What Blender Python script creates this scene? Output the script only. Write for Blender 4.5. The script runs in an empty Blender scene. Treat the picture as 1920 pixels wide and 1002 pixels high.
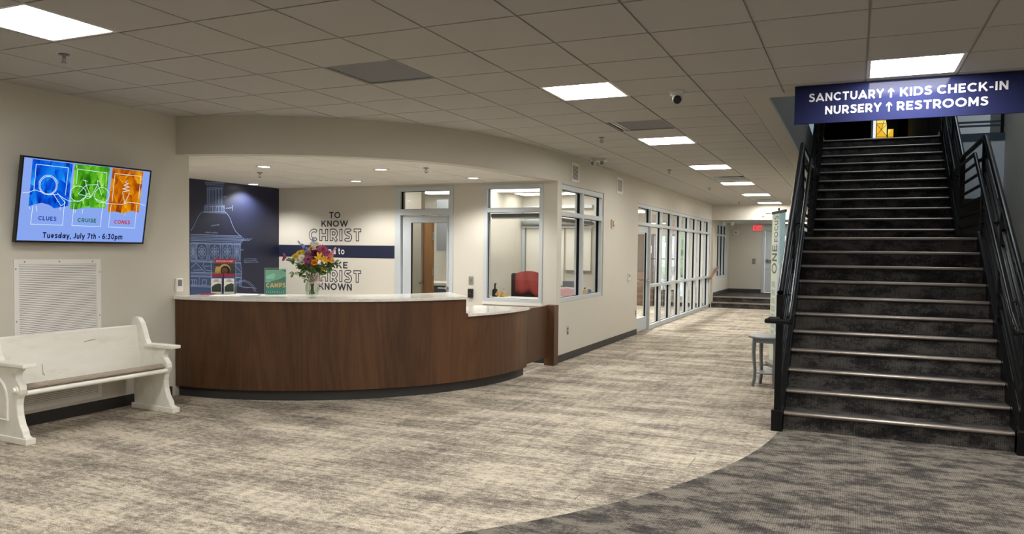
import bpy, bmesh, math, random
from mathutils import Vector, Matrix

# ------------------------------------------------------------------ camera, world, exposure
SC = bpy.context.scene
COL = SC.collection
cam_data = bpy.data.cameras.new('camera')
cam_data.sensor_width = 36.0
cam_data.lens = 36.0 * 1437.76 / 1920.0
cam_data.shift_y = 26.79 / 1920.0
cam_data.clip_start = 0.05
cam_data.clip_end = 300.0
cam = bpy.data.objects.new('camera', cam_data)
COL.objects.link(cam)
cam_r = Vector((0.9131138, 0.4075450, 0.0114085))
cam_u = Vector((-0.0268058, 0.0320903, 0.9991254))
cam_f = Vector((-0.4068225, 0.9126211, -0.0402267))
cm = Matrix.Identity(4)
for i in range(3):
    cm[i][0] = cam_r[i]; cm[i][1] = cam_u[i]; cm[i][2] = -cam_f[i]
cm[2][3] = 1.543
cam.matrix_world = cm
SC.camera = cam

world = bpy.data.worlds.new('world')
SC.world = world
world.use_nodes = True
wn = world.node_tree
for n in list(wn.nodes): wn.nodes.remove(n)
w_out = wn.nodes.new('ShaderNodeOutputWorld')
w_bg = wn.nodes.new('ShaderNodeBackground')
w_bg.inputs['Color'].default_value = (0.86, 0.93, 1.0, 1)
w_bg.inputs['Strength'].default_value = 3.2
wn.links.new(w_bg.outputs[0], w_out.inputs[0])

SC.view_settings.view_transform = 'Standard'
SC.view_settings.look = 'None'
SC.view_settings.exposure = 0.0
SC.view_settings.gamma = 1.0
SC.view_settings.use_curve_mapping = False
SC.cycles.use_denoising = True
SC.cycles.max_bounces = 10
SC.cycles.diffuse_bounces = 6
SC.cycles.transparent_max_bounces = 16
SC.cycles.sample_clamp_indirect = 4.0
SC.cycles.caustics_reflective = False
SC.cycles.caustics_refractive = False

PANEL_EMIT = 45.0        # lay-in LED panels
HALL_EMIT = 47.0          # brighter panels of the hall row
OFFICE_EMIT = 8.5
DOWN_WATTS = 105.0        # recessed downlights
SKYLIGHT_WATTS = 56.0    # daylight from above the upper stair flight

R = math.radians
rnd = random.Random(7)

# ------------------------------------------------------------------ material helpers
def srgb(r, g, b):
    def f(c):
        c /= 255.0
        return c / 12.92 if c <= 0.04045 else ((c + 0.055) / 1.055) ** 2.4
    return (f(r), f(g), f(b), 1.0)

MATS = {}
def new_mat(name):
    m = bpy.data.materials.new(name); m.use_nodes = True
    nt = m.node_tree
    for n in list(nt.nodes): nt.nodes.remove(n)
    out = nt.nodes.new('ShaderNodeOutputMaterial')
    MATS[name] = m
    return m, nt, out

def pbr(name, base, rough=0.5, metal=0.0, var=0.06, vscale=6.0, bump=0.0, bscale=200.0, spec=0.5, emit=None, estr=0.0, stretch=None):
    m, nt, out = new_mat(name)
    p = nt.nodes.new('ShaderNodeBsdfPrincipled')
    nt.links.new(p.outputs[0], out.inputs[0])
    p.inputs['Roughness'].default_value = rough
    p.inputs['Metallic'].default_value = metal
    p.inputs['Specular IOR Level'].default_value = spec
    tc = nt.nodes.new('ShaderNodeTexCoord')
    src = tc.outputs['Object']
    if stretch:
        mp = nt.nodes.new('ShaderNodeMapping'); mp.inputs['Scale'].default_value = stretch
        nt.links.new(src, mp.inputs[0]); src = mp.outputs[0]
    nz = nt.nodes.new('ShaderNodeTexNoise'); nz.inputs['Scale'].default_value = vscale; nz.inputs['Detail'].default_value = 4
    nt.links.new(src, nz.inputs['Vector'])
    mx = nt.nodes.new('ShaderNodeMix'); mx.data_type = 'RGBA'
    b = tuple(base)[:3]
    mx.inputs[6].default_value = tuple(c * (1 - var) for c in b) + (1,)
    mx.inputs[7].default_value = tuple(min(1, c * (1 + var)) for c in b) + (1,)
    nt.links.new(nz.outputs['Fac'], mx.inputs[0])
    nt.links.new(mx.outputs[2], p.inputs['Base Color'])
    if bump > 0:
        n2 = nt.nodes.new('ShaderNodeTexNoise'); n2.inputs['Scale'].default_value = bscale; n2.inputs['Detail'].default_value = 2
        nt.links.new(src, n2.inputs['Vector'])
        bp = nt.nodes.new('ShaderNodeBump'); bp.inputs['Strength'].default_value = bump; bp.inputs['Distance'].default_value = 0.002
        nt.links.new(n2.outputs['Fac'], bp.inputs['Height']); nt.links.new(bp.outputs[0], p.inputs['Normal'])
    if emit is not None:
        p.inputs['Emission Color'].default_value = tuple(emit)[:3] + (1,)
        p.inputs['Emission Strength'].default_value = estr
    return m

def emitter(name, color, strength):
    m, nt, out = new_mat(name)
    e = nt.nodes.new('ShaderNodeEmission')
    e.inputs[0].default_value = tuple(color)[:3] + (1,); e.inputs[1].default_value = strength
    nt.links.new(e.outputs[0], out.inputs[0])
    return m

def ramp(nt, stops, interp='LINEAR'):
    r = nt.nodes.new('ShaderNodeValToRGB')
    r.color_ramp.interpolation = interp
    el = r.color_ramp.elements
    while len(el) < len(stops): el.new(0.5)
    for e, (pos, c) in zip(el, stops):
        e.position = pos; e.color = tuple(c)[:3] + (1,)
    return r

def math_node(nt, op, a=None, b=None, c=None):
    n = nt.nodes.new('ShaderNodeMath'); n.operation = op
    for i, x in enumerate((a, b, c)):
        if x is None: continue
        if isinstance(x, (int, float)): n.inputs[i].default_value = x
        else: nt.links.new(x, n.inputs[i])
    return n.outputs[0]

def noise(nt, vec, scale, detail=4, rough=0.5):
    n = nt.nodes.new('ShaderNodeTexNoise')
    n.inputs['Scale'].default_value = scale; n.inputs['Detail'].default_value = detail; n.inputs['Roughness'].default_value = rough
    nt.links.new(vec, n.inputs['Vector'])
    return n.outputs['Fac']

def mapping(nt, vec, scale=(1, 1, 1), loc=(0, 0, 0), rot=(0, 0, 0)):
    m = nt.nodes.new('ShaderNodeMapping')
    m.inputs['Scale'].default_value = scale; m.inputs['Location'].default_value = loc; m.inputs['Rotation'].default_value = rot
    nt.links.new(vec, m.inputs[0])
    return m.outputs[0]

def mixc(nt, fac, a, b):
    mx = nt.nodes.new('ShaderNodeMix'); mx.data_type = 'RGBA'
    for i, x in ((0, fac), (6, a), (7, b)):
        if isinstance(x, (int, float)): mx.inputs[i].default_value = x
        elif isinstance(x, tuple): mx.inputs[i].default_value = x[:3] + (1,)
        else: nt.links.new(x, mx.inputs[i])
    return mx.outputs[2]

def dark_carpet_color(nt, vec):
    n1 = noise(nt, mapping(nt, vec, (1.6, 3.2, 3.2)), 2.2, 9, 0.72)
    n2 = noise(nt, vec, 55, 2, 0.6)
    f = math_node(nt, 'ADD', n1, math_node(nt, 'MULTIPLY', math_node(nt, 'SUBTRACT', n2, 0.5), 0.30))
    r = ramp(nt, [(0.36, srgb(60, 57, 56)), (0.47, srgb(87, 83, 79)), (0.54, srgb(124, 118, 109)), (0.68, srgb(142, 135, 124))])
    nt.links.new(f, r.inputs[0])
    # small looped weave
    sx = nt.nodes.new('ShaderNodeSeparateXYZ'); nt.links.new(vec, sx.inputs[0])
    k = 2 * math.pi / 0.0125
    wx = math_node(nt, 'SINE', math_node(nt, 'MULTIPLY', sx.outputs[0], k))
    wy = math_node(nt, 'SINE', math_node(nt, 'MULTIPLY', math_node(nt, 'ADD', sx.outputs[1], sx.outputs[2]), k))
    g = math_node(nt, 'ADD', math_node(nt, 'MULTIPLY', wx, 0.20), math_node(nt, 'MULTIPLY', math_node(nt, 'MULTIPLY', wx, wy), 0.05))
    g = math_node(nt, 'ADD', g, 0.84)
    return mixc(nt, 1.0, r.outputs[0], r.outputs[0]), g, r

def scale_color(nt, col, fac):
    v = nt.nodes.new('ShaderNodeVectorMath'); v.operation = 'SCALE'
    nt.links.new(col, v.inputs[0])
    if isinstance(fac, (int, float)): v.inputs['Scale'].default_value = fac
    else: nt.links.new(fac, v.inputs['Scale'])
    return v.outputs[0]

# floor: pale streaked carpet tiles with a dark inset beside the stairs, edge on an arc
def make_floor_mat():
    m, nt, out = new_mat('carpet_floor')
    p = nt.nodes.new('ShaderNodeBsdfPrincipled'); nt.links.new(p.outputs[0], out.inputs[0])
    p.inputs['Roughness'].default_value = 0.95; p.inputs['Specular IOR Level'].default_value = 0.1
    geo = nt.nodes.new('ShaderNodeNewGeometry'); vec = geo.outputs['Position']
    sx = nt.nodes.new('ShaderNodeSeparateXYZ'); nt.links.new(vec, sx.inputs[0])
    # long plank tiles give a per-tile shift of tone
    n1 = noise(nt, mapping(nt, vec, (1.0, 1.9, 1)), 17.0, 7, 0.85)
    n5 = noise(nt, mapping(nt, vec, (1.0, 1.4, 1)), 120.0, 2, 0.6)
    n2 = noise(nt, mapping(nt, vec, (0.7, 1.7, 1), (3, 1, 0)), 1.6, 5, 0.62)
    n3 = noise(nt, mapping(nt, vec, (0.55, 8.0, 1), (1, 6, 0)), 2.4, 6, 0.68)
    n4 = noise(nt, mapping(nt, vec, (7.0, 0.6, 1), (9, 2, 0)), 1.7, 6, 0.65)
    f = math_node(nt, 'MULTIPLY', n1, 0.34)
    for nn, ww in ((n2, 0.22), (n3, 0.15), (n4, 0.09), (n5, 0.20)): f = math_node(nt, 'ADD', f, math_node(nt, 'MULTIPLY', nn, ww))
    r = ramp(nt, [(0.42, srgb(88, 82, 77)), (0.466, srgb(124, 115, 106)), (0.497, srgb(154, 145, 132)), (0.526, srgb(190, 179, 162)), (0.575, srgb(208, 198, 180))])
    nt.links.new(f, r.inputs[0])
    light = r.outputs[0]
    bt = nt.nodes.new('ShaderNodeTexBrick'); bt.offset = 0.37
    for kk, vv in (('Scale', 1.0), ('Mortar Size', 0.0035), ('Brick Width', 1.0), ('Row Height', 0.25)): bt.inputs[kk].default_value = vv
    bt.inputs['Color1'].default_value = bt.inputs['Color2'].default_value = (0, 0, 0, 1); bt.inputs['Mortar'].default_value = (1, 1, 1, 1)
    nt.links.new(mapping(nt, vec, (1, 1, 1), (0.1, 0.05, 0), (0, 0, math.pi / 2)), bt.inputs['Vector'])
    gate = ramp(nt, [(0.56, (0, 0, 0)), (0.63, (0.75, 0.75, 0.75))]); nt.links.new(noise(nt, vec, 3.4, 3, 0.6), gate.inputs[0])
    seam = math_node(nt, 'MULTIPLY', bt.outputs['Color'], gate.outputs[0])
    light = mixc(nt, math_node(nt, 'MULTIPLY', seam, 1.1), light, srgb(96, 88, 80))
    rust = noise(nt, mapping(nt, vec, (1.0, 3.0, 1), (4, 7, 0)), 1.3, 7, 0.75)
    rm = ramp(nt, [(0.66, (0, 0, 0)), (0.72, (0.6, 0.6, 0.6))]); nt.links.new(rust, rm.inputs[0])
    light = mixc(nt, rm.outputs[0], light, srgb(146, 108, 82))
    light_p = light
    dk, g, _ = dark_carpet_color(nt, vec)
    dark = scale_color(nt, dk, g)
    # thin pale seams between dark planks
    dx = math_node(nt, 'ADD', sx.outputs[0], 6.108); dy = math_node(nt, 'SUBTRACT', sx.outputs[1], 7.307)
    dist = math_node(nt, 'SQRT', math_node(nt, 'ADD', math_node(nt, 'MULTIPLY', dx, dx), math_node(nt, 'MULTIPLY', dy, dy)))
    outside = math_node(nt, 'GREATER_THAN', dist, 5.5546)
    south = math_node(nt, 'LESS_THAN', sx.outputs[1], 7.1)
    mask = math_node(nt, 'MULTIPLY', outside, south)
    nt.links.new(mixc(nt, mask, light_p, dark), p.inputs['Base Color'])
    bp = nt.nodes.new('ShaderNodeBump'); bp.inputs['Strength'].default_value = 0.35; bp.inputs['Distance'].default_value = 0.003
    nt.links.new(n1, bp.inputs['Height']); nt.links.new(bp.outputs[0], p.inputs['Normal'])
    return m

def make_stair_carpet():
    m, nt, out = new_mat('carpet_stair')
    p = nt.nodes.new('ShaderNodeBsdfPrincipled'); nt.links.new(p.outputs[0], out.inputs[0])
    p.inputs['Roughness'].default_value = 0.95; p.inputs['Specular IOR Level'].default_value = 0.1
    geo = nt.nodes.new('ShaderNodeNewGeometry')
    dk, g, _ = dark_carpet_color(nt, geo.outputs['Position'])
    cool = nt.nodes.new('ShaderNodeVectorMath'); cool.operation = 'MULTIPLY'
    nt.links.new(scale_color(nt, dk, g), cool.inputs[0]); cool.inputs[1].default_value = (0.41, 0.42, 0.46)
    nt.links.new(cool.outputs[0], p.inputs['Base Color'])
    return m

def make_wood(name, c0, c1, c2, rough=0.42, freq=34):
    m, nt, out = new_mat(name)
    p = nt.nodes.new('ShaderNodeBsdfPrincipled'); nt.links.new(p.outputs[0], out.inputs[0])
    p.inputs['Roughness'].default_value = rough; p.inputs['Specular IOR Level'].default_value = 0.35
    geo = nt.nodes.new('ShaderNodeNewGeometry'); vec = geo.outputs['Position']
    broad = noise(nt, mapping(nt, vec, (1.7, 1.7, 0.22)), 1.4, 2, 0.4)
    rings = math_node(nt, 'SINE', math_node(nt, 'MULTIPLY', broad, freq * 2.2))
    rings = math_node(nt, 'MULTIPLY_ADD', rings, 0.5, 0.5)
    pores = noise(nt, mapping(nt, vec, (60, 60, 1.4)), 3.0, 4, 0.6)
    tone = noise(nt, mapping(nt, vec, (2.2, 2.2, 0.15)), 1.0, 3, 0.5)
    f = math_node(nt, 'MULTIPLY', rings, 0.075)
    f = math_node(nt, 'ADD', f, math_node(nt, 'MULTIPLY', pores, 0.42))
    f = math_node(nt, 'ADD', f, math_node(nt, 'MULTIPLY', tone, 0.54))
    r = ramp(nt, [(0.30, c0), (0.52, c1), (0.78, c2)]); nt.links.new(f, r.inputs[0])
    nt.links.new(r.outputs[0], p.inputs['Base Color'])
    return m

def make_quartz():
    m, nt, out = new_mat('quartz')
    p = nt.nodes.new('ShaderNodeBsdfPrincipled'); nt.links.new(p.outputs[0], out.inputs[0])
    p.inputs['Roughness'].default_value = 0.10
    geo = nt.nodes.new('ShaderNodeNewGeometry'); vec = geo.outputs['Position']
    a = noise(nt, vec, 9, 8, 0.75); b = noise(nt, mapping(nt, vec, loc=(3, 1, 2)), 34, 5, 0.7)
    f = math_node(nt, 'ADD', math_node(nt, 'MULTIPLY', a, 0.6), math_node(nt, 'MULTIPLY', b, 0.4))
    r = ramp(nt, [(0.28, srgb(140, 132, 120)), (0.39, srgb(216, 212, 202)), (0.55, srgb(236, 233, 225)), (0.75, srgb(243, 241, 235))])
    nt.links.new(f, r.inputs[0]); nt.links.new(r.outputs[0], p.inputs['Base Color'])
    return m

def make_glass(name, tint=(0.97, 0.975, 0.97), ior=1.45):
    m, nt, out = new_mat(name)
    tr = nt.nodes.new('ShaderNodeBsdfTransparent'); tr.inputs[0].default_value = tint + (1,)
    gl = nt.nodes.new('ShaderNodeBsdfGlossy'); gl.inputs['Roughness'].default_value = 0.02
    fr = nt.nodes.new('ShaderNodeFresnel'); fr.inputs[0].default_value = ior
    mx = nt.nodes.new('ShaderNodeMixShader')
    geo = nt.nodes.new('ShaderNodeNewGeometry')
    fac = math_node(nt, 'MULTIPLY', fr.outputs[0], math_node(nt, 'SUBTRACT', 1.0, geo.outputs['Backfacing']))
    nt.links.new(fac, mx.inputs[0]); nt.links.new(tr.outputs[0], mx.inputs[1]); nt.links.new(gl.outputs[0], mx.inputs[2])
    nt.links.new(mx.outputs[0], out.inputs[0])
    return m

def make_pew_paint():
    m, nt, out = new_mat('pew_paint')
    p = nt.nodes.new('ShaderNodeBsdfPrincipled'); nt.links.new(p.outputs[0], out.inputs[0])
    p.inputs['Roughness'].default_value = 0.45
    tc = nt.nodes.new('ShaderNodeTexCoord'); vec = tc.outputs['Object']
    n1 = noise(nt, mapping(nt, vec, (6, 1.2, 5)), 1.6, 8, 0.7)
    r = ramp(nt, [(0.27, srgb(150, 150, 146)), (0.34, srgb(230, 227, 214)), (0.46, srgb(240, 238, 228)), (0.8, srgb(247, 245, 238))])
    nt.links.new(n1, r.inputs[0])
    n2 = noise(nt, mapping(nt, vec, (9, 2.2, 10), (2, 5, 1)), 1.1, 5, 0.6)
    r2 = ramp(nt, [(0.70, (0, 0, 0)), (0.77, (0.55, 0.55, 0.55))]); nt.links.new(n2, r2.inputs[0])
    nt.links.new(mixc(nt, r2.outputs[0], r.outputs[0], srgb(172, 178, 184)), p.inputs['Base Color'])
    return m

def make_weave(name, a, b, scale=150):
    m, nt, out = new_mat(name)
    p = nt.nodes.new('ShaderNodeBsdfPrincipled'); nt.links.new(p.outputs[0], out.inputs[0])
    p.inputs['Roughness'].default_value = 0.95
    tc = nt.nodes.new('ShaderNodeTexCoord')
    ch = nt.nodes.new('ShaderNodeTexChecker'); ch.inputs['Scale'].default_value = scale
    ch.inputs['Color1'].default_value = a; ch.inputs['Color2'].default_value = b
    nt.links.new(mapping(nt, tc.outputs['Object'], (1, 1, 1), (0, 0, 0), (0.3, 0.2, 0.7)), ch.inputs['Vector'])
    nt.links.new(ch.outputs[0], p.inputs['Base Color'])
    return m

def make_perforated(name, base, hole, pitch=0.009):
    m, nt, out = new_mat(name)
    p = nt.nodes.new('ShaderNodeBsdfPrincipled'); nt.links.new(p.outputs[0], out.inputs[0])
    p.inputs['Roughness'].default_value = 0.5
    geo = nt.nodes.new('ShaderNodeNewGeometry')
    v = nt.nodes.new('ShaderNodeTexVoronoi'); v.inputs['Scale'].default_value = 1 / pitch; v.inputs['Randomness'].default_value = 0.0
    nt.links.new(geo.outputs['Position'], v.inputs['Vector'])
    r = ramp(nt, [(0.38, hole), (0.42, base)]); nt.links.new(v.outputs['Distance'], r.inputs[0])
    nt.links.new(r.outputs[0], p.inputs['Base Color'])
    return m

def make_crumple(name, cols, strength=1.0):
    """lit screen picture of crumpled paper"""
    m, nt, out = new_mat(name)
    e = nt.nodes.new('ShaderNodeEmission'); e.inputs[1].default_value = strength; nt.links.new(e.outputs[0], out.inputs[0])
    tc = nt.nodes.new('ShaderNodeTexCoord'); vec = tc.outputs['Object']
    nzc = nt.nodes.new('ShaderNodeTexNoise'); nzc.inputs['Scale'].default_value = 5.0; nzc.inputs['Detail'].default_value = 3; nt.links.new(vec, nzc.inputs['Vector'])
    add = nt.nodes.new('ShaderNodeVectorMath'); add.operation = 'MULTIPLY_ADD'
    nt.links.new(nzc.outputs['Color'], add.inputs[0]); add.inputs[1].default_value = (0.07, 0.07, 0.07); nt.links.new(vec, add.inputs[2])
    tot = None
    for sc, k, wgt in ((7.0, 9.0, 0.55), (15.0, 16.0, 0.45)):
        v = nt.nodes.new('ShaderNodeTexVoronoi'); v.feature = 'F1'; v.inputs['Scale'].default_value = sc
        mpv = mapping(nt, add.outputs[0], (1, 1.5, 0.8), (0, 0, 0), (0.5, 0, 0)); nt.links.new(mpv, v.inputs['Vector'])
        sub = nt.nodes.new('ShaderNodeVectorMath'); sub.operation = 'SUBTRACT'; nt.links.new(mpv, sub.inputs[0]); nt.links.new(v.outputs['Position'], sub.inputs[1])
        dirv = nt.nodes.new('ShaderNodeVectorMath'); dirv.operation = 'SUBTRACT'; nt.links.new(v.outputs['Color'], dirv.inputs[0]); dirv.inputs[1].default_value = (0.5, 0.5, 0.5)
        dt = nt.nodes.new('ShaderNodeVectorMath'); dt.operation = 'DOT_PRODUCT'; nt.links.new(sub.outputs[0], dt.inputs[0]); nt.links.new(dirv.outputs[0], dt.inputs[1])
        sx = nt.nodes.new('ShaderNodeSeparateColor'); nt.links.new(v.outputs['Color'], sx.inputs[0])
        g = math_node(nt, 'ADD', math_node(nt, 'MULTIPLY', dt.outputs['Value'], k), math_node(nt, 'MULTIPLY_ADD', sx.outputs[1], 0.5, 0.25))
        g = math_node(nt, 'MULTIPLY', g, wgt); tot = g if tot is None else math_node(nt, 'ADD', tot, g)
    r = ramp(nt, cols); nt.links.new(tot, r.inputs[0]); nt.links.new(r.outputs[0], e.inputs[0])
    return m

def make_banner():
    m, nt, out = new_mat('banner_print')
    p = nt.nodes.new('ShaderNodeBsdfPrincipled'); nt.links.new(p.outputs[0], out.inputs[0])
    p.inputs['Roughness'].default_value = 0.5
    tc = nt.nodes.new('ShaderNodeTexCoord'); vec = tc.outputs['Object']
    sx = nt.nodes.new('ShaderNodeSeparateXYZ'); nt.links.new(vec, sx.inputs[0])
    n1 = noise(nt, mapping(nt, vec, (3, 3, 1.6)), 1.6, 6, 0.6)
    a = math_node(nt, 'ADD', math_node(nt, 'MULTIPLY', sx.outputs[0], -1.1), n1)   # local x runs across the banner
    r = ramp(nt, [(0.28, srgb(124, 164, 176)), (0.44, srgb(166, 194, 202)), (0.50, srgb(214, 224, 228)), (0.62, srgb(222, 232, 216)), (0.80, srgb(226, 236, 214))])
    nt.links.new(a, r.inputs[0]); nt.links.new(r.outputs[0], p.inputs['Base Color'])
    return m

M_floor = make_floor_mat()
M_stair = make_stair_carpet()
M_wall = pbr('wall_paint', srgb(207, 202, 190), 0.75, var=0.015, vscale=2, bump=0.08, bscale=300)
M_wall_white = pbr('wall_paint_white', srgb(226, 222, 212), 0.75, var=0.015, vscale=2)
M_wall_grey = pbr('wall_paint_grey', srgb(168, 171, 172), 0.75, var=0.02, vscale=2)
M_panel_blue = pbr('panel_blue_grey', srgb(224, 231, 238), 0.7, var=0.02, vscale=2)
M_edge_grey = pbr('edge_paint_grey', srgb(124, 123, 119), 0.75, var=0.02, vscale=2)
M_navy = pbr('navy_paint', srgb(32, 36, 60), 0.45, var=0.03, vscale=2)
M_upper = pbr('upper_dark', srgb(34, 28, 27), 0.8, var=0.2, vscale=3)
M_tile = pbr('ceiling_tile', srgb(183, 180, 174), 0.9, var=0.03, vscale=160, bump=0.25, bscale=260, spec=0.2)
M_bar = pbr('ceiling_bar', srgb(178, 175, 169), 0.6, var=0.02)
M_tile_white = pbr('ceiling_tile_white', srgb(236, 234, 226), 0.9, var=0.03, vscale=160, bump=0.2, bscale=260, spec=0.2)
M_drywall = pbr('drywall', srgb(184, 180, 172), 0.8, var=0.01)
M_base = pbr('rubber_base', srgb(48, 47, 47), 0.55, var=0.08)
M_wood = make_wood('walnut_veneer', srgb(56, 35, 23), srgb(83, 56, 36), srgb(113, 78, 51))
M_oak = make_wood('oak', srgb(150, 104, 58), srgb(183, 134, 82), srgb(205, 160, 106), 0.4, 28)
M_railwood = pbr('rail_wood', srgb(138, 96, 76), 0.45, var=0.15, vscale=20)
M_brownwood = make_wood('brown_wood', srgb(84, 66, 52), srgb(112, 92, 76), srgb(132, 112, 96), 0.6, 20)
M_quartz = make_quartz()
M_alu = pbr('satin_aluminium', srgb(196, 202, 206), 0.42, 0.12, var=0.02)
M_chrome = pbr('brushed_chrome', srgb(190, 190, 188), 0.22, 0.95, var=0.03)
M_gasket = pbr('gasket', srgb(9, 9, 12), 0.7, spec=0.2)
M_glass = make_glass('window_glass')
M_acrylic = make_glass('acrylic', (0.95, 0.97, 0.96), 1.3)
M_black = pbr('black_steel', srgb(9, 9, 10), 0.32, 0.0, var=0.1, spec=0.3)
M_blackmat = pbr('black_plastic', srgb(20, 20, 21), 0.45, var=0.1)
M_nosing = pbr('nosing_bronze', srgb(160, 149, 141), 0.32, 0.8, var=0.05)
M_white = pbr('white_plastic', srgb(228, 226, 220), 0.4, var=0.02)
M_cream = pbr('cream_plastic', srgb(214, 200, 170), 0.45, var=0.03)
M_grille = pbr('white_enamel', srgb(238, 235, 230), 0.45, var=0.02)
M_grey = pbr('grey_plastic', srgb(120, 118, 114), 0.5, var=0.04)
M_perf = make_perforated('perforated_grey', srgb(122, 119, 122), srgb(58, 57, 60))
M_perf_white = make_perforated('perforated_white', srgb(190, 200, 204), srgb(95, 105, 110))
M_dark_void = pbr('duct_dark', srgb(36, 34, 33), 0.9)
M_lamp = emitter('led_panel', (1.0, 0.975, 0.93), PANEL_EMIT)
M_lamp_hall = emitter('led_panel_hall', (1.0, 0.975, 0.93), HALL_EMIT)
M_lamp_room = emitter('led_panel_storefront', (1.0, 0.975, 0.92), 66.0)
M_lamp_entry = emitter('led_panel_entry', (1.0, 0.97, 0.91), 16.0)
M_lamp_cool = emitter('led_panel_office', (1.0, 0.97, 0.90), OFFICE_EMIT)
M_down = emitter('downlight_lens', (1.0, 0.98, 0.94), 14.0)
M_pew = make_pew_paint()
M_cushion = make_weave('cushion_weave', srgb(186, 174, 158), srgb(132, 121, 108), 190)
M_sign = pbr('sign_navy', srgb(35, 39, 71), 0.07, var=0.02, spec=0.08)
M_sign_white = pbr('sign_white', srgb(232, 232, 236), 0.4, var=0.01)
M_letter = pbr('letter_navy', srgb(40, 42, 58), 0.6, var=0.04)
M_letter_white = pbr('letter_white', srgb(228, 226, 220), 0.6, var=0.02)
M_tvbody = pbr('tv_black', srgb(10, 10, 11), 0.25, var=0.05)
M_tvscreen = emitter('screen_lavender', srgb(140, 170, 244), 0.95)
M_tvline = emitter('screen_line', srgb(226, 246, 255), 1.0)
M_tv_blue = make_crumple('screen_blue', [(0.1, srgb(4, 34, 150)), (0.4, srgb(6, 78, 212)), (0.7, srgb(20, 128, 240)), (0.95, srgb(60, 176, 250))])
M_tv_green = make_crumple('screen_green', [(0.1, srgb(18, 92, 10)), (0.4, srgb(70, 160, 26)), (0.7, srgb(120, 206, 50)), (0.95, srgb(196, 240, 130))])
M_tv_orange = make_crumple('screen_orange', [(0.1, srgb(146, 60, 8)), (0.4, srgb(196, 104, 8)), (0.7, srgb(226, 146, 10)), (0.95, srgb(244, 190, 44))])
M_tt_blue = emitter('screen_text_blue', srgb(24, 66, 160), 1.0)
M_tt_green = emitter('screen_text_green', srgb(16, 104, 60), 1.0)
M_tt_red = emitter('screen_text_red', srgb(196, 40, 40), 1.0)
M_tt_dark = emitter('screen_text_dark', srgb(24, 24, 66), 1.0)
M_mural_line = pbr('mural_line', srgb(134, 154, 194), 0.6, var=0.15, vscale=12)
M_mural_tint = pbr('mural_tint', srgb(50, 66, 104), 0.5, var=0.18, vscale=4)
M_vinyl_dark = pbr('vinyl_outline', srgb(50, 50, 62), 0.6)
M_exit = emitter('exit_red', (1.0, 0.03, 0.06), 2.2)
M_exit_body = pbr('exit_housing', srgb(196, 170, 160), 0.5)
M_table = pbr('slate_paint', srgb(112, 118, 124), 0.45, var=0.05)
M_banner = make_banner()
M_banner_text = pbr('banner_text', srgb(92, 104, 96), 0.6)
M_banner_faint = pbr('banner_text_faint', srgb(188, 200, 190), 0.6)
M_edge = pbr('acrylic_edge', srgb(206, 228, 222), 0.3)
M_paper = pbr('paper', srgb(236, 234, 228), 0.7, var=0.02)
M_card_dark = pbr('brochure_photo', srgb(44, 56, 46), 0.5, var=0.6, vscale=40)
M_red = pbr('red_print', srgb(176, 34, 62), 0.5, var=0.06)
M_magazine = pbr('magazine_photo', srgb(54, 66, 58), 0.4, var=0.5, vscale=18)
M_yellowhood = pbr('magazine_hood', srgb(206, 166, 88), 0.4, var=0.15, vscale=40)
M_face = pbr('magazine_face', srgb(112, 74, 52), 0.4, var=0.2, vscale=40)
M_hair = pbr('magazine_hair', srgb(26, 22, 22), 0.4)
M_purple = pbr('leaflet_purple', srgb(104, 76, 132), 0.5, var=0.2, vscale=30)
M_teal = pbr('flyer_teal', srgb(150, 208, 184), 0.35, var=0.12, vscale=14)
M_teal_dark = pbr('flyer_teal_dark', srgb(88, 158, 148), 0.35, var=0.12, vscale=20)
M_teal_pale = pbr('flyer_teal_pale', srgb(176, 238, 212), 0.35, var=0.12, vscale=20)
M_flyer_orange = pbr('flyer_orange', srgb(250, 204, 140), 0.5, var=0.08)
M_flyer_red = pbr('flyer_red', srgb(214, 112, 76), 0.5, var=0.08)
M_leaf = pbr('leaf_green', srgb(94, 124, 62), 0.5, var=0.3, vscale=25)
M_stem = pbr('stem_green', srgb(112, 116, 66), 0.6, var=0.2, vscale=30)
M_red_jacket = pbr('red_cloth', srgb(150, 62, 58), 0.9, var=0.15, vscale=9)
M_shade = pbr('grey_shade', srgb(118, 122, 124), 0.8, var=0.03)
M_blind = pbr('white_blind', srgb(232, 229, 218), 0.85, var=0.02)
M_boardbrown = pbr('board_brown', srgb(98, 88, 80), 0.7, var=0.1, vscale=4)
M_slate = pbr('slate_blue', srgb(66, 80, 100), 0.7, var=0.08)
M_pink = pbr('pink_mesh', srgb(196, 150, 156), 0.6, var=0.1, vscale=30)
M_grass = pbr('pavement', srgb(188, 190, 186), 0.9, var=0.3, vscale=2)
M_hedge = pbr('hedge', srgb(150, 174, 126), 0.8, var=0.5, vscale=5, bump=0.6, bscale=20)
M_amber = emitter('amber_pane', srgb(246, 190, 50), 0.95)
M_amber_pale = emitter('amber_pale_pane', srgb(250, 226, 120), 1.0)
M_white_pane = emitter('white_pane', srgb(246, 240, 250), 1.0)
M_green_pane = emitter('green_pane', srgb(70, 96, 66), 0.5)
M_sliver_glow = emitter('sliver_glow', srgb(150, 176, 188), 0.7)
M_bluegrey = pbr('blue_grey_paint', srgb(128, 138, 148), 0.6, var=0.03)
M_fascia = pbr('balcony_steel', srgb(70, 84, 100), 0.5, var=0.05)
def petal(name, rgb): return pbr('petal_' + name, srgb(*rgb), 0.6, var=0.18, vscale=60)

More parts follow.
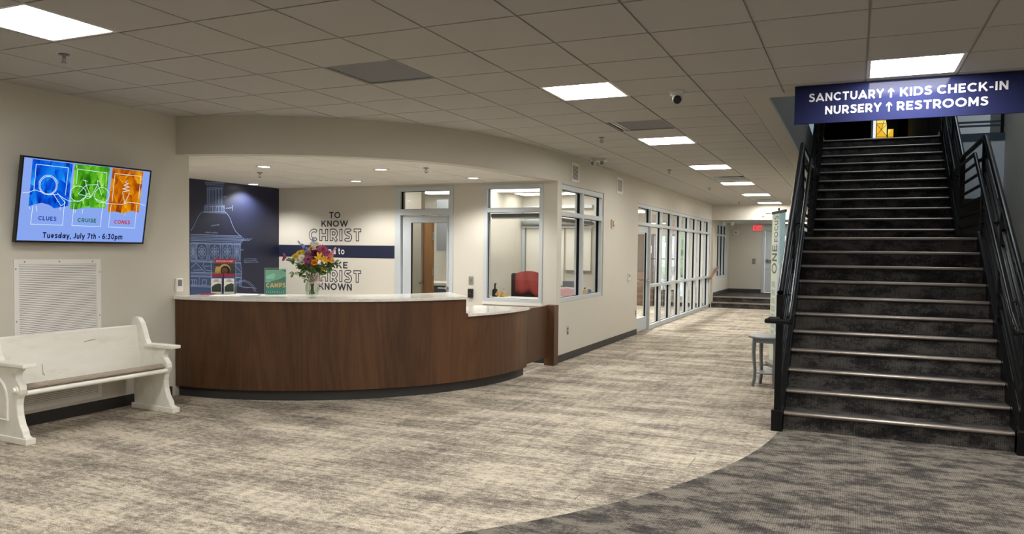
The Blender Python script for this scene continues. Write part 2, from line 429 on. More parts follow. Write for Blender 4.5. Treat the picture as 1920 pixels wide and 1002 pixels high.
# ------------------------------------------------------------------ mesh builder
class MB:
    def __init__(s): s.v = []; s.f = []; s.m = []
    def add(s, vs, fs, mi=0):
        o = len(s.v); s.v += [tuple(v) for v in vs]
        for f in fs: s.f.append([i + o for i in f]); s.m.append(mi)
        return s
    def box(s, x0, x1, y0, y1, z0, z1, mi=0):
        x0, x1 = sorted((x0, x1)); y0, y1 = sorted((y0, y1)); z0, z1 = sorted((z0, z1))
        vs = [(x0, y0, z0), (x1, y0, z0), (x1, y1, z0), (x0, y1, z0), (x0, y0, z1), (x1, y0, z1), (x1, y1, z1), (x0, y1, z1)]
        return s.add(vs, [(0, 3, 2, 1), (4, 5, 6, 7), (0, 1, 5, 4), (1, 2, 6, 5), (2, 3, 7, 6), (3, 0, 4, 7)], mi)
    def bar(s, p0, p1, w, h, mi=0, up=(0, 0, 1)):
        p0 = Vector(p0); p1 = Vector(p1); d = (p1 - p0).normalized(); up = Vector(up)
        a = d.cross(up)
        if a.length < 1e-4: a = d.cross(Vector((1, 0, 0)))
        a.normalize(); b = a.cross(d).normalized()
        vs = []
        for p in (p0, p1):
            for sa, sb in ((-1, -1), (1, -1), (1, 1), (-1, 1)): vs.append(p + a * (sa * w / 2) + b * (sb * h / 2))
        return s.add(vs, [(0, 1, 2, 3), (7, 6, 5, 4), (0, 4, 5, 1), (1, 5, 6, 2), (2, 6, 7, 3), (3, 7, 4, 0)], mi)
    def tube(s, pts, r, n=8, mi=0, closed=False, cap=True):
        pts = [Vector(p) for p in pts]; k = len(pts); rs = r if isinstance(r, (list, tuple)) else [r] * k
        rings = []; prev = None
        for i, p in enumerate(pts):
            a = pts[i - 1] if i > 0 else (pts[-1] if closed else p)
            b = pts[i + 1] if i < k - 1 else (pts[0] if closed else p)
            d = (b - a)
            d = d.normalized() if d.length > 1e-9 else Vector((0, 0, 1))
            if prev is None:
                x = d.cross(Vector((0, 0, 1)))
                if x.length < 1e-3: x = d.cross(Vector((1, 0, 0)))
            else: x = prev - d * prev.dot(d)
            x.normalize(); prev = x; y = d.cross(x)
            rings.append([p + (x * math.cos(2 * math.pi * j / n) + y * math.sin(2 * math.pi * j / n)) * rs[i] for j in range(n)])
        vs = [v for ring in rings for v in ring]; fs = []
        for i in range(k if closed else k - 1):
            for j in range(n):
                a = i * n + j; b = i * n + (j + 1) % n; i2 = (i + 1) % k
                fs.append((a, b, i2 * n + (j + 1) % n, i2 * n + j))
        if cap and not closed:
            fs.append(tuple(range(n))[::-1]); fs.append(tuple((k - 1) * n + j for j in range(n)))
        return s.add(vs, fs, mi)
    def lathe(s, prof, c=(0, 0, 0), n=24, mi=0, fn=None):
        vs = []; fs = []; k = len(prof)
        for (r, z) in prof:
            for j in range(n):
                a = 2 * math.pi * j / n
                q = (r * math.cos(a), r * math.sin(a), z)
                q = fn(q) if fn else q
                vs.append((c[0] + q[0], c[1] + q[1], c[2] + q[2]))
        for i in range(k - 1):
            for j in range(n):
                fs.append((i * n + j, i * n + (j + 1) % n, (i + 1) * n + (j + 1) % n, (i + 1) * n + j))
        fs.append(tuple(range(n))[::-1]); fs.append(tuple((k - 1) * n + j for j in range(n)))
        return s.add(vs, fs, mi)
    def prism(s, poly, d0, d1, fn, mi=0):
        k = len(poly)
        vs = [fn(a, b, d0) for a, b in poly] + [fn(a, b, d1) for a, b in poly]
        fs = [tuple(range(k))[::-1], tuple(range(k, 2 * k))] + [(i, (i + 1) % k, k + (i + 1) % k, k + i) for i in range(k)]
        return s.add(vs, fs, mi)
    def ball(s, c, r, mi=0, n=10, sc=(1, 1, 1)):
        vs = []; fs = []; m = max(4, n // 2)
        for i in range(1, m):
            t = math.pi * i / m
            for j in range(n):
                a = 2 * math.pi * j / n
                vs.append((c[0] + r * sc[0] * math.sin(t) * math.cos(a), c[1] + r * sc[1] * math.sin(t) * math.sin(a), c[2] + r * sc[2] * math.cos(t)))
        top = len(vs); vs.append((c[0], c[1], c[2] + r * sc[2])); bot = len(vs); vs.append((c[0], c[1], c[2] - r * sc[2]))
        for i in range(m - 2):
            for j in range(n): fs.append((i * n + j, (i + 1) * n + j, (i + 1) * n + (j + 1) % n, i * n + (j + 1) % n))
        for j in range(n):
            fs.append((top, j, (j + 1) % n)); fs.append((bot, (m - 2) * n + (j + 1) % n, (m - 2) * n + j))
        return s.add(vs, fs, mi)
    def build(s, name, mats, parent=None, smooth=False, bevel=0.0, local=False, recalc=True):
        if not isinstance(mats, (list, tuple)): mats = [mats]
        off = Vector((0, 0, 0))
        vs = s.v
        if parent is not None and not local: off = wloc(parent)
        if parent is None and not local and vs:
            xs = [v[0] for v in vs]; ys = [v[1] for v in vs]; zs = [v[2] for v in vs]
            off = Vector(((min(xs) + max(xs)) / 2, (min(ys) + max(ys)) / 2, min(zs)))
        me = bpy.data.meshes.new(name)
        me.from_pydata([(v[0] - off.x, v[1] - off.y, v[2] - off.z) for v in vs], [], s.f)
        for m in mats: me.materials.append(m)
        for p, mi in zip(me.polygons, s.m): p.material_index = mi
        if recalc:
            bm = bmesh.new(); bm.from_mesh(me); bmesh.ops.recalc_face_normals(bm, faces=bm.faces); bm.to_mesh(me); bm.free()
        if smooth:
            for p in me.polygons: p.use_smooth = True
            me.set_sharp_from_angle(angle=R(38))
        me.update()
        o = bpy.data.objects.new(name, me); COL.objects.link(o)
        if parent is not None: o.parent = parent
        else: o.location = off
        if bevel > 0:
            b = o.modifiers.new('bevel', 'BEVEL'); b.width = bevel; b.segments = 2; b.limit_method = 'ANGLE'; b.angle_limit = R(40)
        return o

def wloc(o):
    l = Vector((0, 0, 0))
    while o is not None:
        l += o.location; o = o.parent
    return l

def tag(o, label, cat, group=None, kind=None):
    o['label'] = label; o['category'] = cat
    if group: o['group'] = group
    if kind: o['kind'] = kind
    return o

def thing(name, label, cat, loc, rot=(0, 0, 0), group=None):
    o = bpy.data.objects.new(name, None); COL.objects.link(o)
    o.empty_display_size = 0.1
    o.location = loc; o.rotation_euler = rot
    return tag(o, label, cat, group)

def struct(name, mb, mats, parent=None, label=None, cat=None, **kw):
    o = mb.build(name, mats, parent, **kw)
    if parent is None:
        o['kind'] = 'structure'
        o['label'] = label; o['category'] = cat
    return o

def struct_root(name, label, cat, loc):
    o = thing(name, label, cat, loc); o['kind'] = 'structure'
    return o

# stroked geometric capitals and lower case, built from centre lines
def _arc(cx, cy, rx, ry, a0, a1, n=14):
    return [(cx + rx * math.cos(R(a0 + (a1 - a0) * q / n)), cy + ry * math.sin(R(a0 + (a1 - a0) * q / n))) for q in range(n + 1)]
def _glyphs(t):
    s = t / 2; T = 1 - s; r = 0.5 - s
    S = [(.60, .80), (.52, .885), (.35, T), (.19, .875), (.13, .75), (.18, .63), (.34, .555), (.50, .485), (.60, .37), (.585, .215), (.49, .115), (.33, s), (.17, .12), (.06, .215)]
    def smooth(P, k=4):
        o = []
        for i in range(len(P) - 1):
            a, b, c, d = P[max(i - 1, 0)], P[i], P[i + 1], P[min(i + 2, len(P) - 1)]
            for j in range(k):
                u = j / k
                o.append(tuple(0.5 * (2 * b[n] + (c[n] - a[n]) * u + (2 * a[n] - 5 * b[n] + 4 * c[n] - d[n]) * u * u + (3 * b[n] - a[n] - 3 * c[n] + d[n]) * u ** 3) for n in (0, 1)))
        return o + [P[-1]]
    S = smooth(S)
    G = {
        'A': ([[(.04, 0), (.47, .93), (.90, 0)], [(.17, .25), (.77, .25)]], .94),
        'B': ([[(s, 0), (s, 1)], [(s, T), (.36, T)] + _arc(.36, (T + .53) / 2, .19, (T - .53) / 2, 90, -90) + [(s, .53)], [(s, .53), (.39, .53)] + _arc(.39, (.53 + s) / 2, .22, (.53 - s) / 2, 90, -90) + [(s, s)]], .70),
        'C': ([_arc(.5, .5, r, r, 44, 316, 26)], .86),
        'D': ([[(s, 0), (s, 1)], [(s, T), (.38, T)] + _arc(.38, .5, .40, r, 90, -90, 18) + [(s, s)]], .86),
        'E': ([[(s, 0), (s, 1)], [(s, T), (.64, T)], [(s, .5), (.58, .5)], [(s, s), (.65, s)]], .65),
        'F': ([[(s, 0), (s, 1)], [(s, T), (.64, T)], [(s, .46), (.57, .46)]], .64),
        'G': ([_arc(.5, .5, r, r, 44, 322, 26) + [(.90, .24), (.90, .45), (.56, .45)]], .98),
        'H': ([[(s, 0), (s, 1)], [(.70, 0), (.70, 1)], [(s, .5), (.70, .5)]], .70 + s),
        'I': ([[(s, 0), (s, 1)]], t),
        'J': ([[(.42, 1), (.42, .3)] + _arc(.23, .28, .19, .28 - s, 0, -160)], .42 + s),
        'K': ([[(s, 0), (s, 1)], [(.70, 1.0), (.12, .36)], [(.32, .60), (.76, 0)]], .80),
        'L': ([[(s, 1), (s, s), (.60, s)]], .60),
        'M': ([[(s, 0), (s, 1)], [(.82, 0), (.82, 1)], [(s * .9, .97), ((.82 + s) / 2, .30), (.82 + s * .1, .97)]], .82 + s),
        'N': ([[(s, 0), (s, 1)], [(.70, 0), (.70, 1)], [(s * 1.1, .95), (.70 - s * .1, .05)]], .70 + s),
        'O': ([_arc(.5, .5, r + .02, r, 0, 360, 36)], 1.02),
        'P': ([[(s, 0), (s, 1)], [(s, T), (.38, T)] + _arc(.38, (T + .36) / 2, .26, (T - .36) / 2, 90, -90) + [(s, .36)]], .72),
        'R': ([[(s, 0), (s, 1)], [(s, T), (.38, T)] + _arc(.38, (T + .39) / 2, .25, (T - .39) / 2, 90, -90) + [(s, .39)], [(.36, .40), (.68, 0)]], .74),
        'S': ([S], .68),
        'T': ([[(0, T), (.74, T)], [(.37, 0), (.37, T)]], .74),
        'U': ([[(s, 1), (s, .40)] + _arc(.39, .40, .39 - s, .40 - s, 180, 360, 16) + [(.78 - s, 1)]], .78),
        'V': ([[(.05, 1), (.44, .07), (.83, 1)]], .88),
        'W': ([[(.05, 1), (.36, .07), (.64, .93), (.92, .07), (1.23, 1)]], 1.28),
        'X': ([[(.05, 1), (.75, 0)], [(.05, 0), (.75, 1)]], .80),
        'Y': ([[(.04, 1), (.40, .46), (.76, 1)], [(.40, .48), (.40, 0)]], .80),
        'a': ([_arc(.30, .35, .30 - s, .35 - s, 0, 360, 24), [(.58, 0), (.58, .70)]], .58 + s),
        'd': ([_arc(.30, .35, .30 - s, .35 - s, 0, 360, 24), [(.58, 0), (.58, 1.02)]], .58 + s),
        'e': ([[(.06, .34), (.56, .34)], _arc(.31, .35, .31 - s, .35 - s, 0, 318, 24)], .63),
        'h': ([[(s, 0), (s, 1.02)], [(s, .38)] + _arc(.31, .40, .31 - s, .30 - s + .04, 180, 0, 12) + [(.62 - s, 0)]], .62),
        'l': ([[(s, 0), (s, 1.02)]], t),
        'm': ([[(s, 0), (s, .70)], [(s, .38)] + _arc(.29, .40, .29 - s, .26, 180, 0, 12) + [(.58 - s, 0)], [(.58 - s, .38)] + _arc(.80 - s, .40, .22, .26, 180, 0, 12) + [(1.02 - s, 0)]], 1.02),
        'n': ([[(s, 0), (s, .70)], [(s, .38)] + _arc(.31, .40, .31 - s, .26, 180, 0, 12) + [(.62 - s, 0)]], .62),
        'o': ([_arc(.34, .35, .34 - s, .35 - s, 0, 360, 24)], .68),
        'p': ([_arc(.36, .35, .30 - s, .35 - s, 0, 360, 24), [(s, -.28), (s, .70)]], .66),
        's': ([[(x * .78, y * .70) for x, y in S]], .52),
        't': ([[(.19, .92), (.19, .20), (.25, .09), (.40, .07)], [(0, .63), (.40, .63)]], .42),
        'u': ([[(s, .70), (s, .30)] + _arc(.31, .30, .31 - s, .24, 180, 360, 12), [(.62 - s, 0), (.62 - s, .70)]], .62),
        'y': ([[(.05, .70), (.31, .06)], [(.57, .70), (.20, -.27)]], .62),
        '0': ([_arc(.36, .5, .36 - s, r, 0, 360, 28)], .72),
        '3': ([[(.04, T), (.54, T), (.30, .60), (.42, .56), (.54, .45), (.57, .30), (.50, .15), (.36, s), (.20, .10), (.05, .19)]], .66),
        '6': ([_arc(.35, .32, .35 - s, .32 - s, 0, 360, 24), [(.56, .90), (.38, .93), (.20, .78), (.10, .55), (.09, .32)]], .70),
        '7': ([[(.0, T), (.58, T), (.20, 0)]], .64),
        ',': ([[(.10, .16), (.03, -.14)]], .18), ':': ([[(s, 0), (s, t * 1.1)], [(s, .46), (s, .46 + t * 1.1)]], t),
        '-': ([[(0, .38), (.36, .38)]], .36),
    }
    return G
def _stroke(pts, t):
    """mitred outline quads of a centre line; very sharp corners become two overlapping strokes"""
    P = [pts[0]]
    for q in pts[1:]:
        if math.hypot(q[0] - P[-1][0], q[1] - P[-1][1]) > 1e-5: P.append(q)
    pts = P; out = []; h = t / 2
    for i in range(1, len(pts) - 1):
        ax, ay = pts[i][0] - pts[i - 1][0], pts[i][1] - pts[i - 1][1]; bx, by = pts[i + 1][0] - pts[i][0], pts[i + 1][1] - pts[i][1]
        if (ax * bx + ay * by) / (math.hypot(ax, ay) * math.hypot(bx, by)) < -0.35:
            la, lb = math.hypot(ax, ay), math.hypot(bx, by); e = h * 0.8
            p1 = (pts[i][0] + ax / la * e, pts[i][1] + ay / la * e); p2 = (pts[i][0] - bx / lb * e, pts[i][1] - by / lb * e)
            return _stroke(pts[:i] + [p1], t) + _stroke([p2] + pts[i + 1:], t)
    k = len(pts); L = []; closed = k > 3 and math.hypot(pts[0][0] - pts[-1][0], pts[0][1] - pts[-1][1]) < 1e-6
    def nrm(a, b):
        l = math.hypot(b[0] - a[0], b[1] - a[1]) or 1.0
        return (-(b[1] - a[1]) / l, (b[0] - a[0]) / l)
    for i in range(k):
        n0 = nrm(pts[i - 1], pts[i]) if i > 0 else (nrm(pts[-2], pts[-1]) if closed else None)
        n1 = nrm(pts[i], pts[i + 1]) if i < k - 1 else (nrm(pts[0], pts[1]) if closed else None)
        n0 = n0 or n1; n1 = n1 or n0
        mx, my = n0[0] + n1[0], n0[1] + n1[1]; l2 = mx * mx + my * my
        f = min(2.0 / l2, 3.2) if l2 > 1e-6 else 1.0
        L.append((mx * f * h, my * f * h))
    for i in range(k - 1):
        a, b = pts[i], pts[i + 1]
        out.append([(a[0] + L[i][0], a[1] + L[i][1]), (a[0] - L[i][0], a[1] - L[i][1]), (b[0] - L[i + 1][0], b[1] - L[i + 1][1]), (b[0] + L[i + 1][0], b[1] + L[i + 1][1])])
    return out
def _trim(P, d):
    if d <= 0 or math.hypot(P[0][0] - P[-1][0], P[0][1] - P[-1][1]) < 1e-5: return P
    P = list(P)
    for e in (0, -1):
        left = d; st = 1 if e == 0 else -1
        while len(P) > 2 and math.hypot(P[e][0] - P[e + st][0], P[e][1] - P[e + st][1]) < left:
            left -= math.hypot(P[e][0] - P[e + st][0], P[e][1] - P[e + st][1]); P.pop(e)
        a, b = P[e], P[e + st]; l = math.hypot(b[0] - a[0], b[1] - a[1]) or 1.0
        P[e] = (a[0] + (b[0] - a[0]) / l * left, a[1] + (b[1] - a[1]) / l * left)
    return P
def put_text(mb, body, fn, u0, u1, v0, v1, mi=0, weight=0.17, lift=0.0015, gap=0.17, base=0.0, top=1.0, grow=0.0, word=None, trim=0.0, letter=None):
    """writing fitted into u0..u1 and v0..v1 (base line to cap height); fn(u, v, height) gives the point"""
    G = _glyphs(weight); x = 0.0; quads = []; wi = 0
    for ci, ch in enumerate(body):
        if ch == ' ': x += 0.36; wi += 1; continue
        st, w = G[ch]
        for si, p in enumerate(st): quads += [((wi, ci), si * 1.6e-4 + (qi % 4) * 4e-5, [(x + a, b) for a, b in q]) for qi, q in enumerate(_stroke(_trim(p, trim), weight + grow))]
        x += w + gap
    W = x - gap; su = (u1 - u0) / W; sv = (v1 - v0) / (top - base)
    for (wi, ci), dl, q in quads:
        if (word is None or wi == word) and (letter is None or ci == letter): mb.add([fn(u0 + a * su, v0 + (b - base) * sv, lift + dl) for a, b in q], [(0, 1, 2, 3)], mi)
def put_words(name, m, parent, body, fn, u0, u1, v0, v1, local=False, **kw):
    for wi in range(len(body.split(' '))):
        mb = MB(); put_text(mb, body, fn, u0, u1, v0, v1, word=wi, **kw); mb.build(name, m, parent, local=local)

def flat_poly(mb, pts, fn, lift, mi=0, th=0.001):
    mb.prism(pts, lift - th, lift, fn, mi)

def ribbon(mb, pts, fn, w, lift, mi=0):
    """flat line of width w drawn on a surface"""
    RB[0] = (RB[0] + 1) % 12
    P = [pts[0]] + [q for p, q in zip(pts[:-1], pts[1:]) if math.hypot(q[0] - p[0], q[1] - p[1]) > 1e-5]
    if len(P) < 2: return
    for q in _stroke(P, w): mb.add([fn(a, b, lift + RB[0] * 1.2e-4) for a, b in q], [(0, 1, 2, 3)], mi)
RB = [0]

def clip(poly, inside, cut):
    out = []
    for i, p in enumerate(poly):
        q = poly[(i + 1) % len(poly)]
        a, b = inside(p), inside(q)
        if a: out.append(p)
        if a != b: out.append(cut(p, q))
    return out

def clip_convex(poly, region):
    """region: counter-clockwise convex polygon"""
    for i in range(len(region)):
        ax, ay = region[i]; bx, by = region[(i + 1) % len(region)]
        side = lambda p: (bx - ax) * (p[1] - ay) - (by - ay) * (p[0] - ax)
        def cut(p, q):
            sp, sq = side(p), side(q); t = sp / (sp - sq)
            return (p[0] + (q[0] - p[0]) * t, p[1] + (q[1] - p[1]) * t)
        poly = clip(poly, lambda p: side(p) >= 0, cut)
        if len(poly) < 3: return []
    return poly
TVB= {'blue': [(0.059, 0.989), (0.35, 0.988), (0.346, 0.451), (0.244, 0.41), (0.206, 0.449), (0.153, 0.47), (0.094, 0.441), (0.061, 0.415)], 'green': [(0.366, 0.986), (0.645, 0.997), (0.643, 0.449), (0.483, 0.449), (0.409, 0.414), (0.362, 0.414)], 'orange': [(0.668, 0.993), (0.938, 0.993), (0.939, 0.418), (0.872, 0.437), (0.8, 0.394), (0.725, 0.416), (0.665, 0.399)]}
TVL= [[(0.087, 0.605), (0.086, 0.932), (0.319, 0.931), (0.316, 0.581)], [(0.09, 0.425), (0.087, 0.202), (0.318, 0.202), (0.315, 0.518)], [(0.391, 0.74), (0.39, 0.928), (0.624, 0.92), (0.626, 0.741)], [(0.389, 0.487), (0.389, 0.203), (0.617, 0.201), (0.617, 0.495)], [(0.692, 0.544), (0.691, 0.923), (0.918, 0.922), (0.921, 0.612)], [(0.687, 0.503), (0.684, 0.202), (0.914, 0.199), (0.912, 0.526)], [(0.249, 0.703), (0.249, 0.676), (0.245, 0.65), (0.239, 0.625), (0.229, 0.605), (0.217, 0.588), (0.204, 0.578), (0.189, 0.573), (0.175, 0.574), (0.16, 0.581), (0.147, 0.594), (0.136, 0.612), (0.127, 0.634), (0.121, 0.658), (0.118, 0.685), (0.118, 0.712), (0.122, 0.738), (0.128, 0.761), (0.138, 0.782), (0.149, 0.798), (0.162, 0.809), (0.177, 0.815), (0.191, 0.814), (0.206, 0.807), (0.219, 0.795), (0.231, 0.777), (0.24, 0.755), (0.246, 0.73), (0.249, 0.703)], [(0.241, 0.699), (0.241, 0.675), (0.238, 0.651), (0.232, 0.63), (0.224, 0.612), (0.213, 0.597), (0.202, 0.588), (0.189, 0.583), (0.176, 0.585), (0.163, 0.591), (0.152, 0.602), (0.142, 0.618), (0.134, 0.637), (0.129, 0.659), (0.126, 0.683), (0.126, 0.707), (0.129, 0.73), (0.135, 0.751), (0.143, 0.769), (0.153, 0.784), (0.165, 0.793), (0.178, 0.798), (0.191, 0.798), (0.203, 0.792), (0.215, 0.78), (0.225, 0.765), (0.233, 0.745), (0.239, 0.723), (0.241, 0.699)], [(0.225, 0.593), (0.292, 0.446)], [(0.256, 0.604), (0.321, 0.488)], [(0.292, 0.446), (0.321, 0.488)], [(0.01, 0.576), (0.053, 0.586), (0.093, 0.621), (0.137, 0.604), (0.2, 0.574), (0.261, 0.59), (0.309, 0.541), (0.348, 0.514), (0.431, 0.524), (0.462, 0.575)], [(0.475, 0.624), (0.474, 0.602), (0.471, 0.58), (0.464, 0.56), (0.455, 0.543), (0.444, 0.53), (0.431, 0.521), (0.418, 0.517), (0.404, 0.518), (0.39, 0.524), (0.378, 0.535), (0.367, 0.549), (0.359, 0.567), (0.354, 0.587), (0.351, 0.609), (0.351, 0.631), (0.355, 0.652), (0.361, 0.671), (0.37, 0.688), (0.381, 0.701), (0.393, 0.711), (0.407, 0.715), (0.421, 0.714), (0.434, 0.709), (0.447, 0.699), (0.457, 0.684), (0.466, 0.667), (0.472, 0.646), (0.475, 0.624)], [(0.661, 0.628), (0.661, 0.605), (0.658, 0.584), (0.652, 0.564), (0.643, 0.547), (0.632, 0.533), (0.62, 0.524), (0.607, 0.52), (0.594, 0.522), (0.581, 0.528), (0.569, 0.538), (0.559, 0.553), (0.551, 0.571), (0.545, 0.591), (0.542, 0.613), (0.542, 0.636), (0.546, 0.657), (0.552, 0.677), (0.56, 0.694), (0.57, 0.707), (0.582, 0.716), (0.596, 0.721), (0.609, 0.72), (0.622, 0.714), (0.634, 0.704), (0.644, 0.689), (0.653, 0.671), (0.659, 0.65), (0.661, 0.628)], [(0.412, 0.616), (0.467, 0.735), (0.559, 0.756), (0.515, 0.581), (0.467, 0.735)], [(0.559, 0.756), (0.601, 0.621)], [(0.515, 0.581), (0.412, 0.616)], [(0.559, 0.756), (0.551, 0.808), (0.576, 0.796)], [(0.467, 0.735), (0.454, 0.796)], [(0.437, 0.797), (0.474, 0.787)], [(0.509, 0.596), (0.507, 0.58), (0.501, 0.568), (0.492, 0.562), (0.482, 0.565), (0.474, 0.576), (0.471, 0.592), (0.472, 0.608), (0.479, 0.62), (0.488, 0.626), (0.498, 0.623), (0.506, 0.612), (0.509, 0.596)], [(0.545, 0.569), (0.648, 0.515), (0.782, 0.518), (0.833, 0.552), (0.92, 0.548), (0.987, 0.522)], [(0.772, 0.678), (0.802, 0.532), (0.834, 0.678)], [(0.772, 0.687), (0.834, 0.712), (0.769, 0.728), (0.829, 0.761), (0.777, 0.779), (0.817, 0.805), (0.787, 0.817), (0.804, 0.85)], [(0.065, 0.415), (0.071, 0.386)], [(0.112, 0.427), (0.124, 0.361)], [(0.286, 0.437), (0.29, 0.391)], [(0.402, 0.41), (0.404, 0.37)], [(0.461, 0.423), (0.458, 0.359)], [(0.812, 0.398), (0.816, 0.368)]]
TVT= {'CLUES': [(0.136, 0.248), (0.267, 0.312)], 'CRUISE': [(0.428, 0.244), (0.577, 0.313)], 'CONES': [(0.727, 0.241), (0.867, 0.31)], 'DATE': [(0.179, 0.075), (0.815, 0.104)]}
